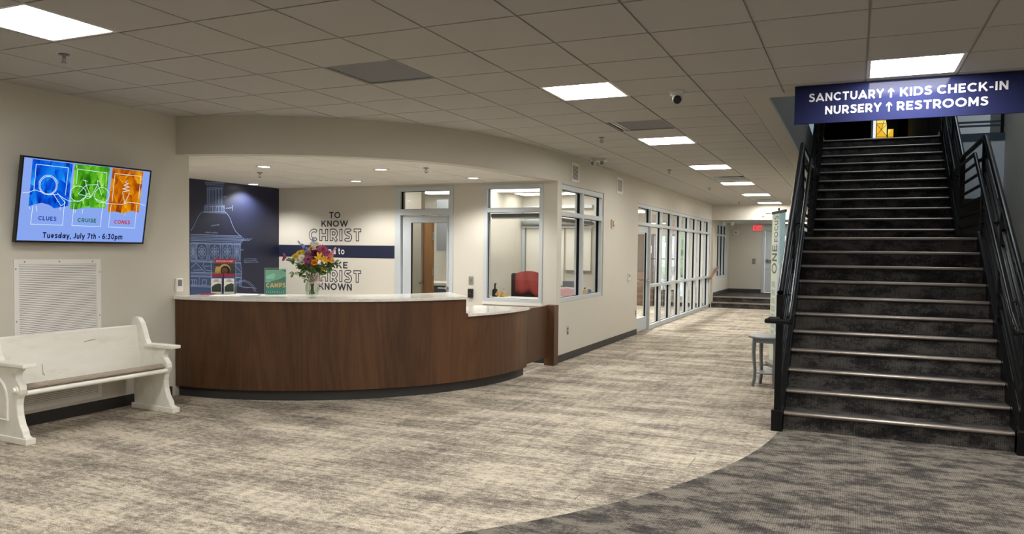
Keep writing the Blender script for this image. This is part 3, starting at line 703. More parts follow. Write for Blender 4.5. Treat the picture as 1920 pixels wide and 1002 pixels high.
MUR= [[(8.205, 2.465), (8.588, 2.489)], [(8.211, 2.452), (8.583, 2.475)], [(8.227, 2.429), (8.571, 2.449)], [(8.249, 2.391), (8.556, 2.408)], [(8.214, 2.145), (8.562, 2.158)], [(8.205, 2.122), (8.576, 2.135)], [(8.186, 2.048), (8.6, 2.06)], [(8.177, 2.034), (8.605, 2.045)], [(7.946, 1.716), (8.904, 1.716)], [(7.946, 1.695), (8.929, 1.694)], [(7.946, 1.67), (8.967, 1.666)], [(7.946, 1.653), (8.96, 1.647)], [(7.946, 1.632), (8.942, 1.625)], [(7.946, 1.602), (8.916, 1.592)], [(7.946, 1.59), (8.903, 1.58)], [(7.944, 1.346), (8.895, 1.316)], [(7.944, 1.334), (8.902, 1.303)], [(7.943, 1.187), (8.919, 1.143)], [(7.943, 1.17), (8.919, 1.124)], [(7.942, 1.141), (8.919, 1.093)], [(7.942, 1.129), (8.919, 1.08)], [(7.942, 1.004), (8.702, 0.958)], [(7.941, 0.987), (8.702, 0.939)], [(8.249, 2.382), (8.246, 2.159)], [(8.267, 2.384), (8.264, 2.16)], [(8.29, 2.385), (8.287, 2.162)], [(8.306, 2.387), (8.303, 2.162)], [(8.345, 2.39), (8.342, 2.165)], [(8.364, 2.391), (8.36, 2.166)], [(8.403, 2.394), (8.4, 2.168)], [(8.422, 2.396), (8.418, 2.169)], [(8.464, 2.399), (8.46, 2.172)], [(8.483, 2.4), (8.479, 2.173)], [(8.516, 2.403), (8.512, 2.175)], [(8.535, 2.405), (8.531, 2.176)], [(8.214, 2.136), (8.207, 2.049)], [(8.255, 2.139), (8.247, 2.051)], [(8.305, 2.142), (8.297, 2.054)], [(8.358, 2.145), (8.35, 2.056)], [(8.42, 2.148), (8.413, 2.06)], [(8.472, 2.151), (8.464, 2.062)], [(8.533, 2.155), (8.526, 2.065)], [(8.576, 2.157), (8.569, 2.068)], [(8.249, 2.333), (8.254, 2.362), (8.27, 2.38), (8.286, 2.364), (8.29, 2.336)], [(8.29, 2.336), (8.295, 2.365), (8.318, 2.384), (8.341, 2.368), (8.345, 2.341)], [(8.345, 2.341), (8.35, 2.369), (8.374, 2.388), (8.398, 2.373), (8.403, 2.345)], [(8.403, 2.345), (8.408, 2.373), (8.433, 2.393), (8.459, 2.377), (8.464, 2.349)], [(8.464, 2.349), (8.468, 2.378), (8.499, 2.398), (8.53, 2.383), (8.534, 2.355)], [(8.218, 2.076), (8.218, 2.105), (8.244, 2.121), (8.27, 2.108), (8.27, 2.079)], [(8.304, 2.08), (8.305, 2.11), (8.331, 2.126), (8.358, 2.113), (8.357, 2.083)], [(8.42, 2.086), (8.42, 2.117), (8.446, 2.132), (8.472, 2.119), (8.472, 2.089)], [(8.526, 2.092), (8.526, 2.122), (8.548, 2.138), (8.569, 2.125), (8.569, 2.094)], [(8.173, 2.044), (8.119, 2.007), (8.079, 1.957), (8.043, 1.895), (8.008, 1.834), (7.955, 1.767)], [(8.6, 2.058), (8.646, 2.021), (8.687, 1.974), (8.721, 1.903), (8.755, 1.844), (8.804, 1.778), (8.866, 1.734), (8.934, 1.706)], [(8.967, 1.69), (8.942, 1.649), (8.904, 1.615), (8.895, 1.338)], [(8.902, 1.325), (8.92, 1.162), (8.919, 0.949)], [(7.946, 1.593), (8.037, 1.594), (8.035, 1.357), (7.944, 1.358), (7.946, 1.593)], [(7.991, 1.566), (8.024, 1.508), (8.017, 1.474), (8.023, 1.431), (7.99, 1.375), (7.957, 1.431), (7.964, 1.474), (7.958, 1.508), (7.991, 1.566)], [(8.008, 1.472), (8.007, 1.451), (8.001, 1.435), (7.994, 1.425), (7.986, 1.425), (7.979, 1.435), (7.974, 1.451), (7.972, 1.472), (7.974, 1.493), (7.979, 1.51), (7.987, 1.519), (7.995, 1.519), (8.002, 1.51), (8.007, 1.493), (8.008, 1.472)], [(7.958, 1.472), (8.023, 1.472)], [(7.991, 1.551), (7.99, 1.392)], [(7.971, 1.525), (8.01, 1.419)], [(8.01, 1.525), (7.97, 1.419)], [(7.958, 1.576), (7.985, 1.577)], [(7.998, 1.577), (8.024, 1.577)], [(7.958, 1.576), (7.958, 1.525)], [(8.024, 1.577), (8.023, 1.526)], [(7.957, 1.423), (7.957, 1.371)], [(8.023, 1.422), (8.022, 1.371)], [(8.05, 1.595), (8.247, 1.597), (8.245, 1.356), (8.049, 1.357), (8.05, 1.595)], [(8.148, 1.568), (8.218, 1.51), (8.204, 1.475), (8.218, 1.431), (8.146, 1.374), (8.076, 1.431), (8.091, 1.474), (8.077, 1.509), (8.148, 1.568)], [(8.186, 1.473), (8.182, 1.452), (8.171, 1.435), (8.155, 1.425), (8.138, 1.425), (8.123, 1.435), (8.112, 1.452), (8.108, 1.473), (8.112, 1.494), (8.123, 1.511), (8.139, 1.52), (8.156, 1.52), (8.172, 1.511), (8.182, 1.494), (8.186, 1.473)], [(8.077, 1.472), (8.218, 1.473)], [(8.147, 1.552), (8.146, 1.391)], [(8.105, 1.526), (8.189, 1.419)], [(8.19, 1.527), (8.104, 1.419)], [(8.063, 1.578), (8.09, 1.578)], [(8.206, 1.579), (8.233, 1.58)], [(8.063, 1.578), (8.063, 1.526)], [(8.233, 1.58), (8.233, 1.527)], [(8.062, 1.422), (8.062, 1.371)], [(8.232, 1.422), (8.232, 1.37)], [(8.279, 1.598), (8.502, 1.601), (8.501, 1.354), (8.277, 1.355), (8.279, 1.598)], [(8.389, 1.571), (8.47, 1.511), (8.453, 1.475), (8.47, 1.431), (8.388, 1.372), (8.309, 1.431), (8.325, 1.475), (8.309, 1.51), (8.389, 1.571)], [(8.433, 1.474), (8.429, 1.452), (8.416, 1.435), (8.398, 1.425), (8.379, 1.425), (8.361, 1.435), (8.349, 1.452), (8.345, 1.473), (8.349, 1.495), (8.361, 1.512), (8.379, 1.522), (8.399, 1.522), (8.417, 1.512), (8.429, 1.495), (8.433, 1.474)], [(8.309, 1.473), (8.47, 1.474)], [(8.389, 1.555), (8.388, 1.39)], [(8.341, 1.528), (8.437, 1.418)], [(8.438, 1.529), (8.34, 1.419)], [(8.292, 1.58), (8.32, 1.581)], [(8.46, 1.582), (8.488, 1.583)], [(8.292, 1.58), (8.292, 1.528)], [(8.488, 1.583), (8.488, 1.529)], [(8.292, 1.422), (8.291, 1.369)], [(8.487, 1.422), (8.487, 1.368)], [(8.535, 1.601), (8.734, 1.604), (8.733, 1.352), (8.534, 1.354), (8.535, 1.601)], [(8.634, 1.573), (8.705, 1.512), (8.691, 1.476), (8.705, 1.431), (8.633, 1.371), (8.562, 1.431), (8.576, 1.476), (8.562, 1.512), (8.634, 1.573)], [(8.673, 1.474), (8.669, 1.452), (8.658, 1.435), (8.642, 1.425), (8.624, 1.425), (8.609, 1.435), (8.598, 1.452), (8.594, 1.474), (8.598, 1.496), (8.609, 1.514), (8.625, 1.523), (8.642, 1.523), (8.658, 1.514), (8.669, 1.496), (8.673, 1.474)], [(8.562, 1.474), (8.705, 1.474)], [(8.634, 1.557), (8.633, 1.389)], [(8.591, 1.53), (8.676, 1.418)], [(8.677, 1.53), (8.59, 1.418)], [(8.55, 1.583), (8.578, 1.584)], [(8.69, 1.585), (8.719, 1.585)], [(8.55, 1.583), (8.549, 1.529)], [(8.719, 1.585), (8.719, 1.531)], [(8.549, 1.422), (8.549, 1.368)], [(8.718, 1.422), (8.718, 1.367)], [(8.764, 1.604), (8.883, 1.606), (8.882, 1.351), (8.762, 1.352), (8.764, 1.604)], [(8.823, 1.576), (8.866, 1.513), (8.857, 1.477), (8.866, 1.431), (8.822, 1.37), (8.779, 1.431), (8.788, 1.476), (8.78, 1.513), (8.823, 1.576)], [(8.846, 1.475), (8.844, 1.452), (8.837, 1.435), (8.828, 1.425), (8.817, 1.425), (8.808, 1.435), (8.801, 1.452), (8.799, 1.475), (8.801, 1.497), (8.808, 1.515), (8.818, 1.525), (8.828, 1.525), (8.838, 1.515), (8.844, 1.497), (8.846, 1.475)], [(8.78, 1.475), (8.866, 1.475)], [(8.823, 1.559), (8.822, 1.388)], [(8.797, 1.531), (8.848, 1.418)], [(8.849, 1.532), (8.797, 1.418)], [(8.778, 1.586), (8.808, 1.586)], [(8.838, 1.587), (8.868, 1.587)], [(8.778, 1.586), (8.778, 1.531)], [(8.868, 1.587), (8.868, 1.532)], [(8.778, 1.422), (8.777, 1.367)], [(8.868, 1.421), (8.867, 1.366)], [(8.042, 1.316), (7.954, 1.252)], [(8.042, 1.316), (8.208, 1.181)], [(8.733, 1.321), (8.92, 1.159)], [(8.186, 1.326), (8.168, 1.266), (8.22, 1.212), (8.334, 1.196)], [(7.942, 1.081), (8.051, 1.077), (8.051, 1.008), (7.942, 1.012)], [(7.975, 1.08), (7.974, 1.011)], [(8.012, 1.079), (8.011, 1.01)], [(8.096, 1.111), (8.095, 0.998)], [(8.151, 1.074), (8.23, 1.072), (8.23, 1.002), (8.151, 1.005), (8.151, 1.074)], [(8.764, 1.092), (8.902, 1.089), (8.901, 1.015), (8.764, 1.019), (8.764, 1.092)], [(8.876, 1.052), (8.876, 0.951)], [(8.739, 0.956), (8.788, 1.009), (8.876, 1.041), (8.978, 1.046), (9.081, 1.012), (9.173, 0.949), (9.228, 0.859)], [(8.763, 0.942), (8.813, 0.99), (8.889, 1.021), (8.978, 1.025), (9.063, 0.994), (9.146, 0.935), (9.193, 0.861)], [(8.888, 0.95), (9.239, 0.912)], [(8.901, 1.037), (8.888, 0.95)], [(8.432, 1.71), (8.423, 1.692)], [(8.744, 2.167), (8.736, 2.085)], [(8.903, 1.504), (8.928, 1.505)]]
MUB= [[(8.187, 2.143), (8.574, 2.161), (8.6, 2.058), (8.177, 2.044)], [(7.946, 1.716), (8.904, 1.717), (8.967, 1.69), (8.904, 1.615), (8.895, 1.338), (8.902, 1.32), (8.92, 1.159), (8.919, 0.949), (8.702, 0.957), (8.701, 0.839), (7.941, 0.875)], [(8.216, 2.463), (8.583, 2.487), (8.556, 2.415), (8.534, 2.173), (8.248, 2.159), (8.249, 2.391)]]
MUS= [((8.315, 1.844), (8.485, 1.868)), ((8.207, 1.75), (8.446, 1.749)), ((8.551, 2.277), (8.611, 2.281)), ((8.605, 2.114), (8.719, 2.126)), ((8.942, 1.662), (9.135, 1.673)), ((8.96, 1.644), (9.096, 1.65)), ((8.898, 1.503), (8.974, 1.507)), ((8.966, 1.366), (9.253, 1.368)), ((8.966, 1.338), (9.24, 1.339)), ((8.966, 1.315), (9.272, 1.316)), ((8.186, 1.265), (8.334, 1.267)), ((7.997, 1.213), (8.152, 1.217)), ((8.939, 0.935), (9.055, 0.927))]

# ------------------------------------------------------------------ setting: floor, walls, ceilings
CZ = 2.88                      # lobby and hall ceiling
GX, GY, GS = 0.0432, 4.0278, 0.6096   # origin and pitch of the ceiling grid
XL, XH, YB = -6.385, -3.686, 9.75     # bench wall, hall wall, alcove back wall
ZA = 2.50                      # alcove ceiling
RISE, TREAD, UTREAD, Y1, Y12 = 0.1575, 0.243, 0.246, 7.06, 11.61
ZLAND, ZTOP = 11 * RISE, 22 * RISE
YLAND = Y1 + 10 * TREAD        # nosing of the mid landing
YUP = Y12 - UTREAD             # where the upper slope starts
YTOP = Y12 + 10 * UTREAD       # nosing of the upper floor
SX0, SX1 = -0.53, 1.19         # stair carpet edges

mb = MB(); mb.box(-10.2, 4.7, -5.2, 22.0, -0.1, 0.0)
struct('floor', mb, M_floor, label='streaked beige carpet floor with a dark grey area curving away from the stairs', cat='floor')

def wall_cells(mb, u0, u1, v0, v1, holes, put):
    us = sorted({u0, u1} | {h[0] for h in holes} | {h[1] for h in holes})
    for a, b in zip(us[:-1], us[1:]):
        hs = sorted((h[2], h[3]) for h in holes if h[0] <= a + 1e-6 and h[1] >= b - 1e-6)
        z = v0
        for c, d in hs:
            if c > z + 1e-6: put(a, b, z, c)
            z = d
        if v1 > z + 1e-6: put(a, b, z, v1)

def wall_x(name, x0, x1, y0, y1, z0, z1, holes=(), m=None, label='', cat='wall'):
    mb = MB(); wall_cells(mb, y0, y1, z0, z1, list(holes), lambda a, b, c, d: mb.box(x0, x1, a, b, c, d))
    return struct(name, mb, m or M_wall, label=label, cat=cat)

def wall_y(name, y0, y1, x0, x1, z0, z1, holes=(), m=None, label='', cat='wall'):
    mb = MB(); wall_cells(mb, x0, x1, z0, z1, list(holes), lambda a, b, c, d: mb.box(a, b, y0, y1, c, d))
    return struct(name, mb, m or M_wall, label=label, cat=cat)

wall_x('wall_left', XL - 0.165, XL, -5, 5.985, 0, 2.95, label='beige painted wall behind the white pew and the screen')
wall_y('wall_alcove_front', 5.835, 5.985, -8.60, XL - 0.165, 0, 2.95, label='beige wall turning back beside the reception alcove')
wall_x('wall_alcove_left', -8.60, -8.458, 5.985, YB, 0, 2.60, m=M_navy, label='navy painted alcove wall carrying the white line drawing of a dome')
wall_y('wall_alcove_back', YB, YB + 0.15, -8.60, XH - 0.15, 0, 2.60,
       holes=[(-6.262, -5.280, 0, 2.462), (-4.792, -3.892, 0.815, 2.462)], label='cream alcove back wall with wall lettering, a door and an office window')
wall_x('wall_hall', XH - 0.15, XH, YB, 22.0, 0, 2.95, holes=[(9.91, 11.85, 0.83, 2.47), (14.0, 21.79, 0, 2.45)], label='long cream hall wall with the office window and glass storefront')
wall_x('wall_vestibule_left', XH - 0.12, XH + 0.03, 22.15, 25.2, 0, 2.6, holes=[(22.85, 24.7, 0.80, 2.42)], label='cream wall of the raised entry beyond the hall')
wall_y('wall_vestibule_back', 25.2, 25.35, -4.0, -0.4, 0, 2.7, holes=[(-2.66, -1.2, 0.30, 2.36)], label='beige end wall of the raised entry beside the exit door')
wall_y('wall_soffit_hall', 22.0, 22.15, XH - 0.15, -0.6, 2.46, 2.95, label='pale bulkhead above the steps at the end of the hall')
wall_x('wall_hall_right', -0.60, -0.52, 14.2, 25.2, 0, 2.95, label='cream hall wall hidden behind the staircase')
wall_x('wall_right', 2.075, 2.2, 6.95, 15.5, 0, 6.6, label='beige wall to the side of the staircase rising through the opening')
wall_y('wall_right_return', 6.85, 6.95, 2.075, 4.5, 0, 2.95, label='beige wall turning away beside the staircase')
wall_x('wall_lobby_right', 4.5, 4.65, -5, 6.95, 0, 2.95, label='beige lobby side wall outside the view')
wall_y('wall_lobby_front', -5.15, -5.0, -6.55, 4.65, 0, 2.95, label='beige lobby wall opposite the reception desk')
wall_y('wall_under_balcony', 15.5, 15.6, -0.52, 2.2, 0, 3.4, label='beige wall under the balcony beyond the landing')

# curved bulkhead over the reception alcove
FAS = [(-6.385, 5.82), (-6.02, 5.90), (-5.65, 6.03), (-5.2, 6.255), (-4.8, 6.54), (-4.36, 6.985), (-4.08, 7.45), (-3.88, 8.10), (-3.775, 8.90), (-3.70, 9.55), (XH, 9.76)]
def spline(P, k=6):
    out = []
    for i in range(len(P) - 1):
        p0 = Vector(P[max(i - 1, 0)]); p1 = Vector(P[i]); p2 = Vector(P[i + 1]); p3 = Vector(P[min(i + 2, len(P) - 1)])
        for j in range(k):
            t = j / k
            out.append(0.5 * ((2 * p1) + (p2 - p0) * t + (2 * p0 - 5 * p1 + 4 * p2 - p3) * t * t + (3 * p1 - p0 - 3 * p2 + p3) * t ** 3))
    out.append(Vector(P[-1])); return out
fas = spline(FAS)
mb = MB(); inner = []
for i, q in enumerate(fas):
    a = fas[max(i - 1, 0)]; b = fas[min(i + 1, len(fas) - 1)]; d = (b - a).normalized()
    inner.append(q + Vector((-d.y, d.x)) * 0.16)
inner[0] = Vector((XL, 5.99)); inner[-1] = Vector((XH - 0.15, 9.76))
k = len(fas); vs = []; fs = []
for q, w in zip(fas, inner): vs += [(q.x, q.y, 2.488), (w.x, w.y, 2.488), (w.x, w.y, 2.95), (q.x, q.y, 2.95)]
for i in range(k - 1):
    for j in range(4): fs.append((i * 4 + j, i * 4 + (j + 1) % 4, (i + 1) * 4 + (j + 1) % 4, (i + 1) * 4 + j))
fs += [(3, 2, 1, 0), ((k - 1) * 4, (k - 1) * 4 + 1, (k - 1) * 4 + 2, (k - 1) * 4 + 3)]
mb.add(vs, fs)
struct('wall_bulkhead', mb, M_wall, label='curved beige bulkhead over the reception alcove', cat='wall', smooth=True)

# tile ceilings with exposed grid; fixture cells are left out
FIX = {(7, -2): 'light', (3, 3): 'light', (-1, 3): 'light', (3, 8): 'light', (3, 13): 'light', (3, 18): 'light', (3, 23): 'light', (3, 28): 'light',
       (5, 1): 'vent', (3, 6): 'vent', (3, 16): 'vent', (3, 26): 'vent',
       (3, -2): 'light', (-1, -2): 'light', (7, -7): 'light', (3, -7): 'light', (-1, -7): 'light', (-5, -2): 'light', (-5, 3): 'light', (-5, -7): 'light'}
def cell(i, j): return GX - GS * (i + 1), GX - GS * i, GY + GS * j, GY + GS * (j + 1)
def grid_ceiling(name, z, rects, regions, fix, mats, label, gx=GX, gy=GY):
    mb = MB(); g = 0.0075
    for rx0, rx1, ry0, ry1 in rects:
        i0, i1 = math.floor((gx - rx1) / GS) - 1, math.ceil((gx - rx0) / GS) + 1
        j0, j1 = math.floor((ry0 - gy) / GS) - 1, math.ceil((ry1 - gy) / GS) + 1
        for i in range(i0, i1):
            for j in range(j0, j1):
                if (i, j) in fix: continue
                x0, x1, y0, y1 = gx - GS * (i + 1), gx - GS * i, gy + GS * j, gy + GS * (j + 1)
                x0 = max(x0 + g, rx0); x1 = min(x1 - g, rx1); y0 = max(y0 + g, ry0); y1 = min(y1 - g, ry1)
                if x1 - x0 < 0.004 or y1 - y0 < 0.004: continue
                poly = [(x0, y0), (x1, y0), (x1, y1), (x0, y1)]
                if regions: poly = clip_convex(poly, regions)
                if len(poly) >= 3: mb.prism(poly, z - 0.006, z + 0.016, lambda a, b, d: (a, b, d), 0)
        for i in range(i0, i1 + 1):
            x = gx - GS * i
            if rx0 - 0.01 < x < rx1 + 0.01:
                poly = [(x - 0.012, ry0), (x + 0.012, ry0), (x + 0.012, ry1), (x - 0.012, ry1)]
                if regions: poly = clip_convex(poly, regions)
                if len(poly) >= 3: mb.prism(poly, z + 0.004, z + 0.02, lambda a, b, d: (a, b, d), 1)
        for j in range(j0, j1 + 1):
            y = gy + GS * j
            if ry0 - 0.01 < y < ry1 + 0.01:
                poly = [(rx0, y - 0.012), (rx1, y - 0.012), (rx1, y + 0.012), (rx0, y + 0.012)]
                if regions: poly = clip_convex(poly, regions)
                if len(poly) >= 3: mb.prism(poly, z + 0.0042, z + 0.0202, lambda a, b, d: (a, b, d), 1)
    return struct(name, mb, mats, label=label, cat='ceiling', recalc=True)
grid_ceiling('ceiling', CZ, [(-6.45, 4.55, -5.05, 6.74), (-6.45, -0.89, 6.74, 22.05)], None, FIX, [M_tile, M_bar], 'grey white tile ceiling of the lobby and hall')
alc_region = [(-8.47, 9.76), (-8.47, 5.96), (XL, 5.96)] + [(w.x - 0.0, w.y - 0.0) for w in inner[1:-1]] + [(XH - 0.14, 9.76)]
def hull(P):
    P = sorted(set(P))
    def half(Q):
        o = []
        for p in Q:
            while len(o) > 1 and (o[-1][0] - o[-2][0]) * (p[1] - o[-2][1]) - (o[-1][1] - o[-2][1]) * (p[0] - o[-2][0]) <= 1e-9: o.pop()
            o.append(p)
        return o
    return half(P)[:-1] + half(P[::-1])[:-1]
alc_region = hull(alc_region)
grid_ceiling('ceiling_alcove', ZA, [(-8.47, -3.7, 5.9, 9.76)], alc_region, {}, [M_tile_white, M_bar], 'white tile ceiling with downlights in the reception alcove', GX + 0.16, GY + 0.36)
# plain drywall band around the stair opening and edges of the upper floor
mb = MB()
mb.box(-0.895, -0.71, 6.735, 22.0, CZ - 0.003, CZ + 0.03)
mb.box(-0.71, 4.5, 6.735, 6.95, CZ - 0.003, CZ + 0.03)
mb.box(-0.71, -0.5, 14.2, 22.0, CZ - 0.003, CZ + 0.03)
struct('ceiling_border', mb, M_drywall, label='plain white band around the stair opening in the ceiling', cat='ceiling')
mb = MB()
mb.box(-0.80, -0.712, 6.95, 14.2, CZ + 0.03, 3.585)
mb.box(-0.80, 2.07, 6.86, 6.948, CZ + 0.03, 3.585)
struct('trim_1', mb, M_edge_grey, label='grey upright edge of the upper floor around the stair opening', cat='trim')

# upper storey seen up the stairs
mb = MB()
mb.box(-10.2, -0.80, -5.2, 22.0, 3.40, 3.465); mb.box(-0.80, 4.7, -5.2, 6.9, 3.40, 3.465)
mb.box(-10.2, 4.7, 22.0, 25.4, 3.40, 3.465)
mb.box(-0.80, 1.25, YTOP + 0.30, 22.0, 3.30, 3.464)
mb.box(1.25, 2.075, 14.04, 22.0, 3.36, 3.464); mb.box(2.075, 4.7, 14.2, 22.0, 3.36, 3.464)
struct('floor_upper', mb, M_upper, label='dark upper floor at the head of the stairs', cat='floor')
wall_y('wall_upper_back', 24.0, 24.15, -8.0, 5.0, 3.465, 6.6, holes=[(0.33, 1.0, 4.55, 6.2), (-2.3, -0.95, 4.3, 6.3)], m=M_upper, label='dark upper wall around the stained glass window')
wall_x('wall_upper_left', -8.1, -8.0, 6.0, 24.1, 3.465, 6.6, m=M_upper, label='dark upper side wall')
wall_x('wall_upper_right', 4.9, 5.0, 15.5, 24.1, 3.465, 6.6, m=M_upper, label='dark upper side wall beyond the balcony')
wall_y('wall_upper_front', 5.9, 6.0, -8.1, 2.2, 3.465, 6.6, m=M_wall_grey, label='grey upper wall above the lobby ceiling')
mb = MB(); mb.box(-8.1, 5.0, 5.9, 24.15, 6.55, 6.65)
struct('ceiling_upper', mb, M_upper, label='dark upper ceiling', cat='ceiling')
mb = MB(); mb.box(1.25, 2.075, 13.98, 14.06, 2.44, 3.345)
struct('wall_balcony_front', mb, M_panel_blue, label='pale grey panel hanging below the balcony edge', cat='wall')
# stairwell underside walls
mb = MB()
for x0, x1 in ((-0.570, -0.540), (1.20, 1.23)):
    mb.prism([(Y1 + 0.55, 0), (15.5, 0), (15.5, ZTOP - 0.12), (YTOP + 0.1, ZTOP - 0.12), (YUP + 0.1, ZLAND - 0.1), (YLAND + 0.1, ZLAND - 0.1)], x0, x1, lambda a, b, d: (d, a, b))
struct('wall_under_stairs', mb, M_wall, label='beige wall closing in the space beneath the stairs', cat='wall')

# rooms behind the glass
mb = MB(); mb.box(-10.2, -3.836, 9.9, 22.0, 2.62, 2.68)
struct('ceiling_rooms', mb, M_tile_white, label='white ceiling of the rooms behind the glass', cat='ceiling')
mb = MB(); mb.box(-5.19, -3.836, 9.9, 12.06, 2.478, 2.50)
struct('ceiling_office', mb, M_tile_white, label='white ceiling of the small office', cat='ceiling')
wall_x('wall_rooms_left', -10.2, -10.1, 5.8, 22.0, 0, 3.4, m=M_wall, label='cream far side wall of the rooms behind the glass')
wall_y('wall_office_back', 12.05, 12.15, -5.28, -3.84, 0, 2.62, m=M_wall, label='cream back wall of the small office')
wall_x('wall_office_left', -5.28, -5.18, 9.9, 12.05, 0, 2.62, m=M_wall, label='beige side wall of the small office')
wall_y('wall_corridor', 11.0, 11.12, -8.2, -6.56, 0, 2.62, m=M_wall, label='beige wall beside the oak door behind the alcove door')
wall_y('wall_corridor_back', 13.3, 13.4, -10.1, -3.84, 0, 2.62, m=M_wall_white, label='white wall beyond the oak door')
wall_y('wall_storefront_room_end', 22.0, 22.12, -10.2, -3.80, 0, 2.7,
       holes=[(-5.16, -4.94, 0.45, 2.05), (-4.66, -4.42, 0.25, 2.08), (-8.2, -6.4, 0.5, 2.05)], label='beige end wall with two outside windows in the storefront room')

# outdoors
mb = MB(); mb.box(-60, 60, 22.3, 90, -0.35, -0.15)
struct('ground_outside', mb, M_grass, label='pale pavement outside the far windows', cat='ground')
def hedge(cx, cy, w, h, label):
    mb = MB(); r = random.Random(int(cx * 10))
    for k in range(26):
        mb.ball((cx + r.uniform(-w, w), cy + r.uniform(-1.2, 1.2), r.uniform(0.2, h)), r.uniform(0.5, 1.0), n=8)
    tag(mb.build('hedge', M_hedge, smooth=True), label, 'hedge')
hedge(-4.5, 44, 6, 4.2, 'leafy green hedge outside the exit door')
hedge(-13.5, 50, 9, 4.6, 'wide green hedge outside the storefront room windows')

# baseboards
def baseboard(name, boxes, label):
    mb = MB()
    for b in boxes: mb.box(*b, 0.0, 0.105)
    struct(name, mb, M_base, label=label, cat='baseboard', bevel=0.003)
baseboard('baseboard_left', [(XL, XL + 0.008, -5, 5.75)], 'black rubber baseboard along the wall behind the pew')
baseboard('baseboard_hall', [(XH, XH + 0.008, YB + 0.002, 14.0), (XH, XH + 0.008, 21.79, 22.0)], 'black rubber baseboard along the hall wall')
baseboard('baseboard_alcove', [(-5.28, XH - 0.15, YB - 0.008, YB), (-8.458, -6.262, YB - 0.008, YB)], 'black rubber baseboard inside the alcove')
baseboard('baseboard_storefront_room', [(-10.1, -3.84, 21.99, 22.0)], 'dark baseboard at the end of the storefront room')

# ------------------------------------------------------------------ framed glass
def fbox(mb, F, u0, u1, v0, v1, w0, w1, mi=0):
    c = [F(u, v, w) for w in (w0, w1) for u, v in ((u0, v0), (u1, v0), (u1, v1), (u0, v1))]
    mb.add(c, [(0, 1, 2, 3), (7, 6, 5, 4), (0, 4, 5, 1), (1, 5, 6, 2), (2, 6, 7, 3), (3, 7, 4, 0)], mi)
def hallF(u, v, w): return (XH + w, u, v)            # u along the hall, w out of the wall
def backF(u, v, w): return (u, YB - w, v)
def vestF(u, v, w): return (XH + 0.03 + w, u, v)
def endF(u, v, w): return (u, 22.0 - w, v)
def exitF(u, v, w): return (u, 25.2 - w, v)

def glazed(root, F, verts, horiz, panes, depth=(-0.14, -0.015), gas=(-0.108, -0.066)):
    """verts: (u0, u1, v0, v1) members, horiz the same; a dark gasket line runs round every pane"""
    mb = MB()
    for (u0, u1, v0, v1) in verts + horiz: fbox(mb, F, u0, u1, v0, v1, depth[0], depth[1])
    mb.build('frame', M_alu, root, bevel=0.002)
    mb = MB(); t = 0.003
    for (u0, u1, v0, v1) in panes:
        fbox(mb, F, u0, u0 + t, v0, v1, *gas); fbox(mb, F, u1 - t, u1, v0, v1, *gas)
        fbox(mb, F, u0, u1, v1 - t, v1, *gas); fbox(mb, F, u0, u1, v0, v0 + t, *gas)
    mb.build('gasket', M_gasket, root)
    for (u0, u1, v0, v1) in panes:
        mb = MB(); g = (gas[0] + gas[1]) / 2
        fbox(mb, F, u0 + t, u1 - t, v0 + t, v1 - t, g - 0.003, g + 0.003)
        mb.build('glass_pane', M_glass, root)

# alcove office window
w1 = struct_root('window_1', 'office window in the back wall of the reception alcove', 'window', (-4.34, YB, 0.815))
glazed(w1, backF, [(-4.790, -4.735, 0.82, 2.46), (-3.945, -3.894, 0.82, 2.46)],
       [(-4.735, -3.945, 2.40, 2.46), (-4.735, -3.945, 2.075, 2.135), (-4.735, -3.945, 0.82, 0.865)],
       [(-4.735, -3.945, 2.135, 2.40), (-4.735, -3.945, 0.865, 2.075)], depth=(-0.11, 0.012), gas=(-0.055, -0.03))
mb = MB(); fbox(mb, backF, -4.80, -3.885, 0.78, 0.82, -0.14, 0.02); mb.build('window_sill', M_wall_white, w1)
# hall office window
w2 = struct_root('window_2', 'office window in the hall wall beside the alcove corner', 'window', (XH, 10.88, 0.83))
glazed(w2, hallF, [(9.912, 9.965, 0.832, 2.468), (10.86, 10.915, 0.832, 2.468), (11.795, 11.848, 0.832, 2.468)],
       [(9.965, 10.86, 2.40, 2.468), (10.915, 11.795, 2.40, 2.468), (9.965, 10.86, 2.03, 2.095), (10.915, 11.795, 2.03, 2.095), (9.965, 10.86, 0.832, 0.885), (10.915, 11.795, 0.832, 0.885)],
       [(9.965, 10.86, 2.095, 2.40), (10.915, 11.795, 2.095, 2.40), (9.965, 10.86, 0.885, 2.03), (10.915, 11.795, 0.885, 2.03)])
# storefront
w3 = struct_root('window_3', 'aluminium and glass storefront along the hall', 'window', (XH, 18.4, 0))
sv = [(14.002, 14.05, 0, 2.448)]; sh = []; sp = []
mull = [15.03 + 0.959 * q for q in range(8)]
for q, y in enumerate(mull): sv.append((y, y + 0.05 if q < 7 else 21.788, 0, 2.448))
sh.append((14.05, 15.03, 2.385, 2.448)); sh.append((14.05, 15.03, 2.05, 2.11)); sp.append((14.05, 15.03, 2.11, 2.385))
for a, b in zip(mull[:-1], mull[1:]):
    a += 0.05
    for v0, v1 in ((2.385, 2.448), (2.05, 2.11), (0.835, 0.895), (0.0, 0.085)): sh.append((a, b, v0, v1))
    sp += [(a, b, 2.11, 2.385), (a, b, 0.895, 2.05), (a, b, 0.085, 0.835)]
glazed(w3, hallF, sv, sh, sp)
